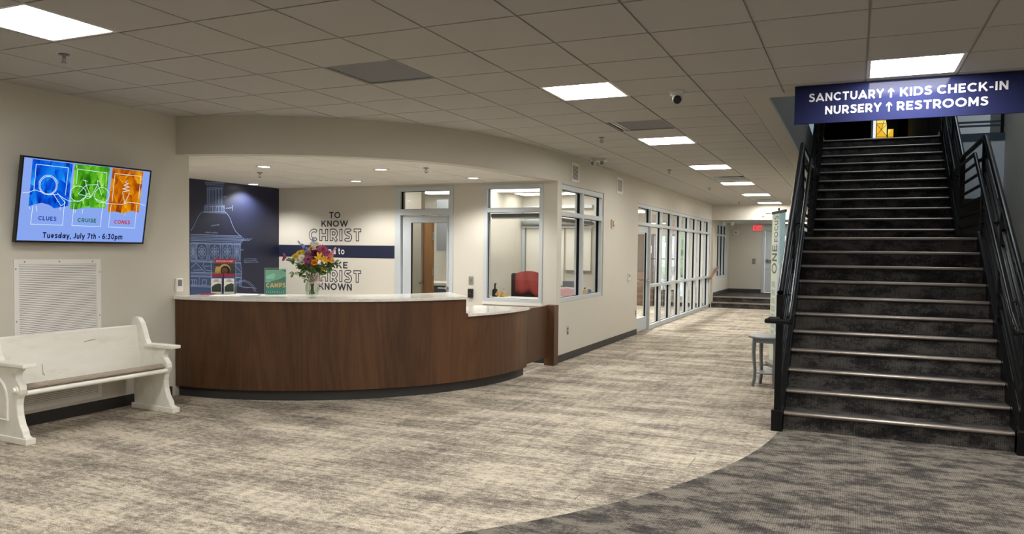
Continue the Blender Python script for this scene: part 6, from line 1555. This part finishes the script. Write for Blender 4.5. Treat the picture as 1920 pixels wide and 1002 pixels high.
# ------------------------------------------------------------------ stairs
ST = thing('staircase', 'dark carpeted staircase with bronze nosings rising through the ceiling opening', 'staircase', (0.33, Y1, 0))
def nose_y(k): return Y1 + TREAD * (k - 1) if k <= 11 else Y12 + UTREAD * (k - 12)
for k2 in range(1, 23):
    y = nose_y(k2) + 0.02; z1 = k2 * RISE; z0 = z1 - RISE - (0.12 if k2 > 1 else 0)
    ye = nose_y(k2 + 1) + 0.02 if k2 < 22 else YTOP + 0.30
    mb = MB(); mb.box(SX0, SX1, y, ye, max(z0, 0), z1 - 0.001)
    o = mb.build('landing' if k2 == 11 else 'step', M_stair, ST)
    yn = nose_y(k2); mb = MB()
    sec = [(yn + 0.055, z1 - 0.001), (yn + 0.055, z1 + 0.004)]
    sec += [(yn + 0.011 + 0.0175 * math.cos(R(90 + 18 * q)), z1 - 0.0135 + 0.0175 * math.sin(R(90 + 18 * q))) for q in range(11)] + [(yn + 0.0195, z1 - 0.031), (yn + 0.0195, z1 - 0.001)]
    mb.prism(sec, SX0 + 0.002, SX1 - 0.002, lambda a, b, d: (d, a, b)); mb.build('nosing', M_nosing, ST, smooth=True)
for x0, x1 in ((SX0 - 0.045, SX0 - 0.001), (SX1 + 0.001, SX1 + 0.045)):
    sl = RISE / TREAD; su = RISE / UTREAD; up, dn = 0.075, 0.235
    top = [(6.99, 0.19), (Y1, RISE + 0.055), (YLAND, ZLAND + up), (YUP, ZLAND + up), (YTOP, ZTOP + up), (YTOP + 0.3, ZTOP + up)]
    bot = [(YTOP + 0.3, ZTOP - dn), (YTOP + 0.1, ZTOP - dn), (YUP + 0.1, ZLAND - dn), (YLAND + 0.1, ZLAND - dn), (Y1 + 0.32, 0.0), (6.99, 0.0)]
    mb = MB(); mb.prism(top + bot, x0, x1, lambda a, b, d: (d, a, b)); mb.build('stringer', M_black, ST, bevel=0.003)
    s = -1 if x0 < 0 else 1
    xa, xb = (x0 - 0.05, x1) if s < 0 else (x0, x1 + 0.05)
    mb = MB(); mb.box(xa, xb, 6.965, 7.07, 0.0, 0.185); mb.build('newel_foot', M_black, ST, bevel=0.004)

def slope(y, h):
    if y <= YLAND: z = RISE + (y - Y1) * RISE / TREAD
    elif y <= YUP: z = ZLAND
    else: z = ZLAND + (y - YUP) * RISE / UTREAD
    return z + h
def railing(name, s, xo, xi, label):
    t = thing(name, label, 'railing', (xo, 7.0, 0))
    KY = [7.02, YLAND, YUP, YTOP]
    def path(h, x, ya=7.02, yb=YTOP): return [(x, ya, slope(ya, h)), (x, YLAND, slope(YLAND, h)), (x, YUP, slope(YUP, h)), (x, yb, slope(yb, h))]
    mb = MB(); mb.tube(path(1.07, xo) + [(xo, YTOP + 0.3, ZTOP + 1.07)], 0.028, 10); mb.build('top_rail', M_black, t, smooth=True)
    for h in (0.16, 0.30, 0.44, 0.58, 0.72, 0.86):
        mb = MB(); mb.tube(path(h, xo) + [(xo, YTOP + 0.3, ZTOP + h)], 0.0185, 8); mb.build('mid_rail', M_black, t, smooth=True)
    for y in (7.02, 8.25, YLAND, YUP, 12.55, YTOP - 0.06):
        zb = slope(y, 0) - (0.02 if y > 7.1 else 0.10); mb = MB()
        mb.box(xo - 0.028, xo + 0.028, y - 0.026, y + 0.026, max(zb, 0.186), slope(y, 1.055)); mb.build('post', M_black, t, bevel=0.003)
    # round handrail on brackets, with a level return at the foot
    h = 0.90; zb = slope(7.05, h)
    hp = [(xo, 6.98, zb - 0.075), (xo + (xo - xi) * 0.9, 6.96, zb - 0.075), (xo + (xo - xi) * 0.9, 6.74, zb - 0.075), (xi, 6.74, zb - 0.075), (xi, 6.86, zb - 0.075), (xi, 7.12, slope(7.12, h)), (xi, YLAND + 0.05, slope(YLAND, h)), (xi, YUP, slope(YUP, h)), (xi, YTOP, slope(YTOP, h)), (xi, YTOP + 0.3, ZTOP + h)]
    mb = MB(); mb.tube(hp, 0.0205, 10); hr = mb.build('handrail', M_black, t, smooth=True)
    for y in (7.35, 8.4, YLAND, YUP, 12.6, YTOP - 0.1):
        mb = MB(); z = slope(y, h); mb.tube([(xo, y, z - 0.075), ((xo + xi) / 2, y, z - 0.075), (xi, y, z - 0.055), (xi, y, z - 0.015)], 0.008, 6); mb.lathe([(0.0, 0), (0.028, 0), (0.028, 0.008), (0, 0.008)], (xo - s * 0.022, y, z - 0.075), 12, fn=lambda q: (-s * q[2], q[0], q[1])); mb.build('bracket', M_black, hr, smooth=True)
    mb = MB(); mb.box(xi - 0.024, xi + 0.024, 6.90, 6.98, zb - 0.115, zb - 0.035); mb.build('return_bracket', M_black, hr, bevel=0.003)
railing('stair_railing', -1, -0.578, -0.487, 'black pipe railing on the hall side of the stairs, beside the grey side table')
railing('stair_railing', 1, 1.237, 1.147, 'black pipe railing on the beige wall side of the stairs')

# ------------------------------------------------------------------ hanging sign over the stairs
HS = thing('hanging_sign', 'navy hanging sign with white direction lettering before the stairs', 'sign', (0.309, 6.545, 2.572))
mb = MB(); mb.box(-0.467, 1.085, 6.535, 6.555, 2.572, 2.870); mb.build('panel', M_sign, HS, bevel=0.001)
sF = lambda u, v, w: (u, 6.535 - w, v)
for body, u0, u1, v0, v1 in (('SANCTUARY', -0.361, 0.171, 2.742, 2.806), ('KIDS CHECK-IN', 0.282, 0.979, 2.742, 2.806), ('NURSERY', -0.240, 0.157, 2.638, 2.702), ('RESTROOMS', 0.264, 0.856, 2.638, 2.702)):
    put_words('lettering', M_sign_white, HS, body, sF, u0, u1, v0, v1, weight=0.195, lift=0.0015)
for (u, v) in ((0.221, 2.774), (0.210, 2.670)):
    mb = MB(); h = 0.036
    flat(mb, [(u - 0.0055, v - h), (u + 0.0055, v - h), (u + 0.0055, v + h - 0.012), (u - 0.0055, v + h - 0.012)], sF, 0.0015)
    for s in (-1, 1): mb.add([sF(u, v + h, 0.0016), sF(u + s * 0.020, v + h - 0.021, 0.0016), sF(u + s * 0.020, v + h - 0.034, 0.0016), sF(u, v + h - 0.014, 0.0016)], [(0, 1, 2, 3)])
    mb.build('arrow', M_sign_white, HS)
for x in (-0.12, 0.72):
    mb = MB(); mb.tube([(x, 6.545, 2.85), (x + 0.005, 6.54, 2.865), (x - 0.004, 6.545, CZ + 0.01)], 0.0016, 6); mb.build('wire', M_white, HS)

# ------------------------------------------------------------------ banner, side table
b0, b1 = Vector((-1.045, 11.15, 0)), Vector((-0.825, 10.50, 0))
bd = (b1 - b0).normalized(); bnrm = Vector((bd.y, -bd.x, 0))
if bnrm.x > 0: bnrm = -bnrm
BW = (b1 - b0).length
ang = math.atan2(bd.y, bd.x)
bc = (b0 + b1) / 2
BN = thing('roll_up_banner', 'pale green and blue roll up banner behind the grey side table', 'banner', (bc.x, bc.y, 0), (0, 0, ang))
sg = 1 if (Matrix.Rotation(ang, 3, 'Z') @ Vector((0, 1, 0))).dot(bnrm) > 0 else -1
mb = MB(); mb.box(-BW / 2, BW / 2, -0.0015, 0.0015, 0.07, 2.085); mb.build('print', M_banner, BN, local=True)
# local x runs from far (-) to near (+)
bf2 = lambda u, v, w: (v, sg * (0.0015 + w), u)
def btext(body, z0, z1, x0, x1, m, nm):
    mb = MB(); flip = 1 if sg > 0 else 1
    put_text(mb, body, lambda u, v, w: (x0 + x1 - v, sg * (0.0015 + w), u), z0, z1, x0, x1, lift=0.002); mb.build(nm, m, BN, local=True)
btext('ONE', 1.27, 1.66, -BW / 2 + 0.04, -BW / 2 + 0.31, M_banner_text, 'lettering')
btext('FOCUS', 1.70, 2.05, -BW / 2 + 0.13, -BW / 2 + 0.33, M_banner_text, 'lettering')
mb = MB()
for q in range(7): mb.box(-BW / 2 + 0.05, -BW / 2 + 0.24, sg * 0.002, sg * 0.003, 0.42 + q * 0.11, 0.50 + q * 0.11)
mb.build('faint_lettering', M_banner_faint, BN, local=True)
mb = MB(); mb.box(-BW / 2 - 0.01, BW / 2 + 0.01, -0.014, 0.014, 2.08, 2.115); mb.box(-0.012, 0.012, -0.01, 0.01, 2.115, 2.15); mb.build('top_bar', M_blackmat, BN, local=True, bevel=0.004)
mb = MB(); mb.prism([(-0.05, 0.012), (0.05, 0.012), (0.05, 0.05), (0.02, 0.078), (-0.02, 0.078), (-0.05, 0.05)], -BW / 2 - 0.02, BW / 2 + 0.02, lambda a, b, d: (d, a, b)); mb.build('base', M_grey, BN, local=True, bevel=0.004)
for x in (-0.24, 0.24):
    mb = MB(); mb.box(x - 0.02, x + 0.02, -0.15, 0.15, 0.0, 0.012); mb.build('foot', M_blackmat, BN, local=True)
mb = MB(); mb.tube([(0, -sg * 0.03, 0.05), (0, -sg * 0.02, 2.10)], 0.009, 8); mb.build('support_pole', M_chrome, BN, local=True)

tx, ty = -0.885, 9.30
TB = thing('side_table', 'small grey painted side table with curved legs beside the stair railing', 'side table', (tx, ty, 0))
mb = MB(); mb.lathe([(0.0, 0.562), (0.205, 0.562), (0.222, 0.570), (0.225, 0.580), (0.218, 0.588), (0.0, 0.590)], (tx, ty, 0), 40); mb.build('table_top', M_table, TB, smooth=True)
mb = MB(); mb.lathe([(0.165, 0.515), (0.172, 0.515), (0.172, 0.562), (0.165, 0.562)], (tx, ty, 0), 32); mb.build('apron', M_table, TB, smooth=True)
mb = MB(); mb.lathe([(0.0, 0.155), (0.150, 0.155), (0.155, 0.162), (0.150, 0.170), (0.0, 0.170)], (tx, ty, 0), 32); mb.build('shelf', M_table, TB, smooth=True)
for q in range(4):
    a = R(180 + 32 + 90 * q); c, s = math.cos(a), math.sin(a); secs = []
    mb = MB(); vs = []
    rr2 = [(0.165, 0.562, 0.036), (0.172, 0.48, 0.034), (0.176, 0.40, 0.032), (0.168, 0.30, 0.030), (0.156, 0.20, 0.028), (0.158, 0.10, 0.028), (0.182, 0.0, 0.030)]
    for r_, z, w in rr2:
        for da, db in ((-1, -1), (1, -1), (1, 1), (-1, 1)): vs.append((tx + (r_ + da * w / 2) * c - db * w / 2 * s, ty + (r_ + da * w / 2) * s + db * w / 2 * c, z))
    fs = [(0, 1, 2, 3), tuple(range(24, 28))]
    for k3 in range(6):
        for j in range(4): fs.append((k3 * 4 + j, k3 * 4 + (j + 1) % 4, k3 * 4 + 4 + (j + 1) % 4, k3 * 4 + 4 + j))
    mb.add(vs, fs); mb.build('leg', M_table, TB, smooth=True)

# ------------------------------------------------------------------ beside and above the stairs
t = thing('side_cabinet', 'dark cabinet with an overhanging black top beyond the wall side railing', 'cabinet', (1.9, 10.2, 0))
mb = MB(); mb.box(1.66, 2.07, 9.8, 10.6, 1.425, 1.475); mb.build('top', M_blackmat, t, bevel=0.003)
mb = MB(); mb.box(1.74, 2.07, 9.85, 10.55, 0.0, 1.425); mb.build('body', M_blackmat, t, bevel=0.003)
bg = thing('balcony_guard', 'glass balcony guard with dark rails above the pale grey panel', 'guard rail', (1.66, 14.02, 3.345))
mb = MB(); mb.box(1.31, 2.07, 13.96, 14.06, 3.345, 3.448); mb.build('edge_beam', M_fascia, bg)
mb = MB(); mb.box(1.31, 2.04, 14.01, 14.02, 3.60, 4.35); mb.build('glass_panel', M_glass, bg)
for z in (3.56, 3.62): 
    mb = MB(); mb.box(1.31, 2.06, 14.0, 14.03, z, z + 0.03); mb.build('bottom_rail', M_fascia, bg)
mb = MB(); mb.box(1.31, 2.06, 13.995, 14.035, 4.35, 4.39); mb.build('top_rail', M_black, bg)
for x in (1.33, 2.035):
    mb = MB(); mb.box(x - 0.02, x + 0.02, 13.995, 14.035, 3.448, 4.35); mb.build('post', M_black, bg)
sw = thing('stained_glass_window', 'amber stained glass window glowing in the dark upper storey', 'stained glass', (0.66, 24.0, 4.55))
gF = lambda u, v, w: (u, 24.0 - w, v)
def pane(m, pts, nm, lift=0.004):
    mb = MB(); mb.prism(pts, -0.02, lift, lambda a, b, d: (a, 24.0 - d, b)); return mb.build(nm, m, sw)
pane(M_green_pane, [(0.335, 4.56), (0.375, 4.56), (0.375, 6.19), (0.335, 6.19)], 'green_pane')
pane(M_white_pane, [(0.385, 4.56), (0.455, 4.56), (0.465, 6.19), (0.385, 6.19)], 'white_pane')
pane(M_amber, [(0.475, 4.56), (0.735, 4.56), (0.73, 5.18), (0.66, 5.5), (0.48, 5.5)], 'amber_pane')
pane(M_amber_pale, [(0.60, 5.02), (0.73, 4.88), (0.725, 5.2), (0.68, 5.38)], 'amber_pane', 0.007)['label'] = 'paler amber pane'
pane(M_amber_pale, [(0.475, 5.24), (0.70, 5.22), (0.66, 5.45), (0.48, 5.48)], 'amber_pane', 0.007)['label'] = 'paler upper amber pane'
pane(M_amber, [(0.765, 4.56), (0.90, 4.56), (0.90, 5.05), (0.765, 5.05)], 'amber_pane')
pane(M_amber_pale, [(0.765, 4.90), (0.86, 5.05), (0.765, 5.05)], 'amber_pane', 0.007)
mb = MB()
for ln in ([(0.475, 4.9), (0.735, 5.2)], [(0.475, 5.2), (0.735, 4.87)], [(0.475, 4.87), (0.90, 4.85)], [(0.475, 5.22), (0.73, 5.22)], [(0.60, 5.05), (0.68, 5.38)]): ribbon(mb, ln, gF, 0.012, 0.01)
mb.build('leading', M_black, sw)
mb = MB(); mb.box(0.33, 1.0, 24.05, 24.08, 4.55, 6.2); mb.build('backing', M_black, sw)
w8 = struct_root('window_8', 'made-up glowing window for the pale sliver in the dark upper storey', 'window', (-1.6, 24.0, 4.3))
mb = MB(); mb.box(-2.295, -0.955, 24.04, 24.05, 4.305, 6.295); mb.build('glow_sheet', M_sliver_glow, w8)  # glowing sheet added to give the pale sliver of light upstairs
mb = MB()
for a, b, c, d in ((-2.298, -2.25, 4.302, 6.298), (-1.0, -0.952, 4.302, 6.298), (-1.65, -1.61, 4.302, 6.298), (-2.25, -1.0, 4.302, 4.35), (-2.25, -1.0, 6.25, 6.298)): mb.box(a, b, 24.0, 24.06, c, d)
mb.build('frame', M_black, w8)
la = bpy.data.lights.new('skylight', 'AREA'); la.shape = 'RECTANGLE'; la.size = 1.6; la.size_y = 1.6; la.energy = SKYLIGHT_WATTS; la.color = (0.80, 0.91, 1.0)
lo = bpy.data.objects.new('skylight', la); COL.objects.link(lo); lo.location = (0.8, 11.2, 6.5)

lb = bpy.data.lights.new('balcony_daylight', 'AREA'); lb.shape = 'RECTANGLE'; lb.size = 0.7; lb.size_y = 1.6; lb.energy = 25.0; lb.color = (0.80, 0.93, 1.0)
lo = bpy.data.objects.new('balcony_daylight', lb); COL.objects.link(lo); lo.location = (1.66, 15.6, 6.5)
wall_y('wall_balcony_back', 17.0, 17.1, 1.25, 4.9, 3.465, 6.6, m=M_wall_grey, label='pale grey wall at the back of the balcony')
wall_x('wall_light_block', 1.25, 1.30, 14.3, 24.0, 3.465, 6.6, m=M_upper, label='dark wall added to keep balcony light out of the upper room')  # added screen, stops the balcony lamp from lighting the upper room

# ------------------------------------------------------------------ small office seen through the two windows
t = thing('office_desk', 'white office desk under the alcove window', 'desk', (-4.5, 10.2, 0))
mb = MB(); mb.box(-5.17, -3.87, 9.93, 10.40, 0.82, 0.86); mb.build('desk_top', M_white, t, bevel=0.002)
for x in (-5.13, -3.95):
    mb = MB(); mb.box(x - 0.02, x + 0.02, 9.96, 10.36, 0, 0.82); mb.build('side_panel', M_white, t)
t = thing('office_desk', 'white office desk along the hall window', 'desk', (-4.05, 11.2, 0))
mb = MB(); mb.box(-4.28, -3.87, 10.55, 12.0, 0.80, 0.84); mb.build('desk_top', M_white, t, bevel=0.002)
for y in (10.6, 11.95):
    mb = MB(); mb.box(-4.26, -3.89, y - 0.02, y + 0.02, 0, 0.80); mb.build('side_panel', M_white, t)
t = thing('pump_bottle', 'dark pump bottle on the office desk behind the alcove window', 'bottle', (-4.83, 10.22, 0.86))
mb = MB(); mb.lathe([(0.0, 0.0), (0.04, 0.0), (0.042, 0.01), (0.042, 0.085), (0.03, 0.11), (0.014, 0.118), (0.0, 0.118)], (-4.83, 10.22, 0.86), 18); mb.build('bottle_body', M_gasket, t, smooth=True)
mb = MB(); mb.tube([(-4.83, 10.22, 0.978), (-4.83, 10.22, 1.05)], 0.012, 10); mb.tube([(-4.83, 10.22, 1.05), (-4.80, 10.20, 1.05)], 0.007, 8); mb.build('pump', M_gasket, t, smooth=True)
t = thing('snack_bag', 'clear bag of yellow snacks on the office desk behind the alcove window', 'snack bag', (-4.70, 10.2, 0.86))
mb = MB(); rr3 = random.Random(8)
for q in range(26): mb.ball((-4.70 + rr3.uniform(-.085, .085), 10.2 + rr3.uniform(-.05, .05), 0.875 + rr3.uniform(0, 0.055)), rr3.uniform(0.014, 0.022), n=6)
mb.build('snacks', pbr('snack', srgb(208, 168, 104), 0.7, var=0.3, vscale=40), t, smooth=True)
mb = MB(); mb.ball((-4.70, 10.2, 0.905), 0.07, n=14, sc=(1.55, 0.95, 0.62)); mb.tube([(-4.69, 10.2, 0.945), (-4.685, 10.2, 0.965), (-4.68, 10.2, 0.985)], [0.014, 0.010, 0.024], 8); mb.build('clear_wrap', M_acrylic, t, smooth=True)
# chair with red jacket
ox, oy = -4.57, 10.95
OC = thing('office_chair', 'black office chair carrying a red jacket behind the alcove window', 'office chair', (ox, oy, 0))
mb = MB(); mb.lathe([(0, 0.46), (0.24, 0.46), (0.26, 0.49), (0.25, 0.53), (0, 0.54)], (ox, oy, 0), 20); mb.build('seat', M_blackmat, OC, smooth=True)
mb = MB(); mb.box(ox - 0.22, ox + 0.22, oy - 0.26, oy - 0.20, 0.62, 1.20); mb.build('backrest', M_blackmat, OC, bevel=0.03)
mb = MB(); mb.tube([(ox, oy, 0.09), (ox, oy, 0.46)], 0.03, 10); mb.build('column', M_blackmat, OC)
for q in range(5):
    a = q * 1.2566; mb = MB(); mb.tube([(ox, oy, 0.10), (ox + 0.28 * math.cos(a), oy + 0.28 * math.sin(a), 0.06)], [0.025, 0.018], 8); mb.ball((ox + 0.28 * math.cos(a), oy + 0.28 * math.sin(a), 0.032), 0.032, n=10); mb.build('foot', M_blackmat, OC)
for s in (-1, 1):
    mb = MB(); mb.tube([(ox + s * 0.22, oy + 0.05, 0.50), (ox + s * 0.27, oy + 0.05, 0.56), (ox + s * 0.27, oy - 0.02, 0.72), (ox + s * 0.27, oy + 0.2, 0.74)], 0.022, 8); mb.build('armrest', M_blackmat, OC, smooth=True)
mb = MB(); mb.tube([(ox, oy - 0.05, 0.48), (ox, oy - 0.27, 0.52), (ox, oy - 0.27, 0.75)], 0.025, 8); mb.build('back_bracket', M_blackmat, OC)
mb = MB(); vs = []; nu, nv = 12, 9
for a in range(nu + 1):
    u = a / nu
    for b in range(nv + 1):
        v = b / nv * 2 - 1                      # over the back from front to rear
        x = ox - 0.14 + 0.42 * u; drop = 0.44 + 0.05 * math.sin(u * 7)
        z = 1.235 - 0.05 * (2 * u - 1) ** 2 - max(0, abs(v) - 0.12) * drop * (0.7 + 0.35 * u)
        y = oy - 0.23 + (0.055 + 0.02 * math.sin(u * 14 + v * 2)) * max(-1, min(1, v * 6))
        vs.append((x, y, z))
fs = [(a * (nv + 1) + b, a * (nv + 1) + b + 1, (a + 1) * (nv + 1) + b + 1, (a + 1) * (nv + 1) + b) for a in range(nu) for b in range(nv)]
mb.add(vs, fs); o = mb.build('jacket', M_red_jacket, smooth=True); md = o.modifiers.new('solid', 'SOLIDIFY'); md.thickness = 0.012
tag(o, 'red jacket draped over the black office chair back', 'jacket')
# things on the hall window desk
t = thing('mesh_basket', 'pink basket on the office desk seen through the hall window', 'basket', (-4.05, 11.33, 0.84))
mb = MB()
for a, b, c, d in ((-4.18, -3.93, 11.16, 11.17), (-4.18, -3.93, 11.49, 11.50), (-4.18, -4.17, 11.17, 11.49), (-3.94, -3.93, 11.17, 11.49)): mb.box(a, b, c, d, 0.845, 0.96)
mb.box(-4.18, -3.93, 11.16, 11.50, 0.841, 0.846); mb.build('basket_body', M_pink, t)
mb = MB(); mb.tube([(-4.18, 11.16, 0.962), (-3.93, 11.16, 0.962), (-3.93, 11.50, 0.962), (-4.18, 11.50, 0.962)], 0.008, 8, closed=True); mb.build('rim', M_paper, t)
mb = MB(); mb.box(-4.26, -4.06, 11.55, 11.70, 0.841, 1.06)
tag(mb.build('storage_box', M_slate, bevel=0.004), 'slate blue box standing behind the pink basket', 'box')
def small_bottle(x, y, m, label, capm):
    t = thing('small_bottle', label, 'bottle', (x, y, 0.84))
    mb = MB(); mb.lathe([(0.0, 0.001), (0.03, 0.001), (0.032, 0.01), (0.032, 0.07), (0.012, 0.09), (0.0, 0.09)], (x, y, 0.84), 14); mb.build('bottle_body', m, t, smooth=True)
    mb = MB(); mb.tube([(x, y, 0.93), (x, y, 0.955)], 0.013, 10); mb.build('cap', capm, t)
M_yb = pbr('bottle_yellow', srgb(206, 160, 52), 0.4); M_bb = pbr('bottle_blue', srgb(60, 96, 168), 0.4)
small_bottle(-3.98, 11.83, M_yb, 'yellow bottle with dark cap on the desk behind the hall window', M_gasket)
small_bottle(-3.93, 11.92, M_bb, 'blue bottle with white cap on the desk behind the hall window', M_white)
def shade(x0, x1, y0, y1, z0, z1, zb, label):
    t = thing('roller_shade', label, 'roller shade', ((x0 + x1) / 2, (y0 + y1) / 2, zb))
    mb = MB()
    ax = x1 - x0 > y1 - y0
    if ax: mb.tube([(x0, (y0 + y1) / 2, (z0 + z1) / 2), (x1, (y0 + y1) / 2, (z0 + z1) / 2)], (z1 - z0) / 2, 16)
    else: mb.tube([((x0 + x1) / 2, y0, (z0 + z1) / 2), ((x0 + x1) / 2, y1, (z0 + z1) / 2)], (z1 - z0) / 2, 16)
    mb.build('roll', M_shade, t, smooth=True)
    mb = MB()
    if ax: mb.box(x0, x1, (y0 + y1) / 2 - 0.004, (y0 + y1) / 2 + 0.004, zb, z0 + 0.02)
    else: mb.box((x0 + x1) / 2 - 0.004, (x0 + x1) / 2 + 0.004, y0, y1, zb, z0 + 0.02)
    mb.build('hem', M_white, t)
shade(-4.735, -3.945, 9.862, 9.922, 2.005, 2.065, 1.985, 'rolled up grey shade at the head of the alcove office window')
shade(-3.882, -3.827, 9.97, 11.79, 1.965, 2.02, 1.95, 'rolled up grey shade at the head of the hall office window')
shade(-5.14, -3.92, 11.93, 11.99, 1.95, 2.05, 1.93, 'rolled grey shade over the blind at the back of the office')
bl = thing('window_blind', 'pale drawn blind on the back wall of the small office', 'blind', (-4.5, 12.03, 0.95))
mb = MB(); mb.box(-5.10, -4.42, 12.02, 12.026, 0.96, 1.96); mb.box(-4.38, -3.95, 12.02, 12.026, 1.22, 1.96); mb.build('fabric', M_blind, bl)
mb = MB(); mb.box(-5.11, -4.41, 12.01, 12.035, 0.94, 0.965); mb.box(-4.39, -3.94, 12.01, 12.035, 1.20, 1.225); mb.build('bottom_bar', M_grey, bl)
mb = MB(); mb.box(-5.175, -5.12, 11.99, 12.048, 0.86, 2.3); mb.box(-5.12, -3.93, 11.99, 12.048, 2.25, 2.3); mb.build('casing', M_alu, bl)

def office_light(x, y, label, sx=0.55, sy=1.1, m=None, zc=2.62):
    t = thing('office_ceiling_light', label, 'ceiling light', (x, y, zc), group='ceiling panels in the rooms behind the glass')
    mb = MB(); mb.box(x - sx / 2 - 0.02, x + sx / 2 + 0.02, y - sy / 2 - 0.02, y + sy / 2 + 0.02, zc - 0.014, zc - 0.001); mb.build('frame', M_grille, t)
    mb = MB(); mb.box(x - sx / 2, x + sx / 2, y - sy / 2, y + sy / 2, zc - 0.020, zc - 0.014); mb.build('diffuser', m or M_lamp_cool, t)
office_light(-4.6, 10.75, 'lit ceiling panel in the small office, nearer the alcove window', 1.1, 0.5, None, 2.478)
office_light(-4.5, 11.6, 'lit ceiling panel in the small office, nearer the blind', 1.1, 0.4, None, 2.478)
office_light(-7.0, 10.45, 'lit ceiling panel before the oak door behind the alcove door', 0.9, 0.4)
office_light(-6.9, 12.3, 'lit ceiling panel in the white room beyond the oak door', 1.1, 1.1)
for yy, ll in ((15.0, 'lit ceiling panel of the storefront room nearest the glass door'), (17.4, 'second lit ceiling panel of the storefront room'), (19.8, 'third lit ceiling panel of the storefront room')):
    office_light(-5.3, yy, ll, 0.55, 1.1, M_lamp_room)
office_light(-1.75, 23.9, 'lit ceiling panel of the raised entry behind the banner', 0.9, 0.5, M_lamp_entry, 2.46)
# behind the alcove door
t = thing('oak_door', 'open oak door seen through the alcove door glass', 'door', (-6.47, 11.1, 0))
mb = MB(); mb.box(-6.555, -6.375, 11.06, 11.11, 0.005, 2.10); mb.build('door_leaf', M_oak, t, bevel=0.002)
mb = MB(); mb.tube([(-6.54, 11.06, 1.0), (-6.54, 10.98, 1.0)], 0.012, 8); mb.ball((-6.54, 10.96, 1.0), 0.032, n=12); mb.build('door_knob', M_chrome, t, smooth=True)
for z in (1.1, 1.7):
    mb = MB(); mb.tube([(-6.368, 11.05, z), (-6.368, 11.05, z + 0.14)], 0.012, 8); mb.build('hinge', M_chrome, t)
t = thing('light_switch', 'switch plate on the beige wall seen through the alcove door glass', 'light switch', (-6.83, 11.0, 1.13))
mb = MB(); mb.box(-6.87, -6.79, 10.99, 10.999, 1.12, 1.25); mb.build('cover_plate', M_chrome, t)
mb = MB(); mb.box(-6.84, -6.82, 10.984, 10.99, 1.16, 1.21); mb.build('rocker', M_grey, t)
t = thing('wall_counter', 'dark cabinet with a white top beyond the oak door', 'cabinet', (-7.0, 12.9, 0))
mb = MB(); mb.box(-7.9, -5.4, 12.35, 13.29, 0.0, 0.88); mb.build('cabinet_body', M_slate, t)
mb = MB(); mb.box(-7.92, -5.38, 12.33, 13.29, 0.88, 0.93); mb.build('counter_top', M_white, t, bevel=0.002)
t = thing('wall_panel', 'dark grey upright panel on the white wall beyond the oak door', 'panel', (-7.05, 13.2, 1.5))
mb = MB(); mb.box(-7.35, -7.10, 12.9, 13.29, 1.52, 2.5); mb.build('panel_body', M_shade, t)
# ------------------------------------------------------------------ storefront room
t = thing('storage_unit', 'brown wooden drawer unit in the storefront room by the glass door', 'drawer unit', (-5.35, 21.6, 0))
mb = MB(); mb.box(-5.75, -5.21, 21.55, 21.99, 0.0, 0.98); mb.build('unit_body', M_brownwood, t)
for q in range(4):
    mb = MB(); mb.box(-5.73, -5.23, 21.53, 21.55, 0.03 + q * 0.24, 0.25 + q * 0.24); mb.build('drawer', M_brownwood, t, bevel=0.004)
t = thing('shelf_unit', 'black shelf unit under the narrow storefront room window', 'shelf', (-5.02, 21.7, 0))
mb = MB(); mb.box(-5.17, -4.94, 21.72, 21.98, 0, 0.44)
mb.build('shelf_body', M_blackmat, t)
mb = MB()
for z in (0.12, 0.28, 0.44): mb.box(-5.18, -4.93, 21.70, 21.98, z, z + 0.02)
mb.build('shelf_board', M_grey, t)
t = thing('lattice_chair', 'chair with a lattice back in the storefront room', 'chair', (-4.78, 21.5, 0))
mb = MB()
for q in range(5):
    for w in (-1, 1): mb.bar((-4.86 + q * 0.04, 21.40, 0.48), (-4.86 + q * 0.04 + w * 0.05, 21.40, 0.88), 0.008, 0.01)
mb.box(-4.90, -4.88, 21.39, 21.42, 0.0, 0.92); mb.box(-4.68, -4.66, 21.39, 21.42, 0, 0.92); mb.box(-4.90, -4.66, 21.39, 21.42, 0.88, 0.92)
mb.build('lattice_back', M_grey, t)
mb = MB(); mb.box(-4.90, -4.66, 21.42, 21.75, 0.44, 0.48); mb.build('seat', M_blackmat, t)
for x in (-4.89, -4.67):
    mb = MB(); mb.box(x - 0.01, x + 0.01, 21.72, 21.75, 0, 0.44); mb.build('leg', M_grey, t)
mb = MB(); mb.box(-5.92, -5.17, 21.90, 21.99, 0.98, 2.06)
tag(mb.build('wall_board', M_boardbrown), 'dark brown board on the end wall of the storefront room', 'board')
t = thing('picture_frame', 'small brown framed picture on the dark brown board', 'picture', (-5.42, 21.88, 1.55))
mb = MB(); mb.box(-5.50, -5.33, 21.88, 21.899, 1.50, 1.74); mb.build('frame', M_brownwood, t)
mb = MB(); mb.box(-5.485, -5.345, 21.876, 21.88, 1.515, 1.725); mb.build('picture', M_paper, t)
mb = MB(); mb.box(-4.93, -4.67, 21.86, 21.99, 0.98, 2.06)
tag(mb.build('wall_board', M_grey), 'grey board between the two bright windows of the storefront room', 'board')
for z, m, lab in ((1.68, M_yb, 'olive yellow round disc on the grey board, upper one'), (1.44, M_slate, 'dark round disc on the grey board, lower one')):
    mb = MB(); mb.tube([(-4.80, 21.859, z), (-4.80, 21.845, z)], 0.095, 24); tag(mb.build('round_disc', m), lab, 'disc')
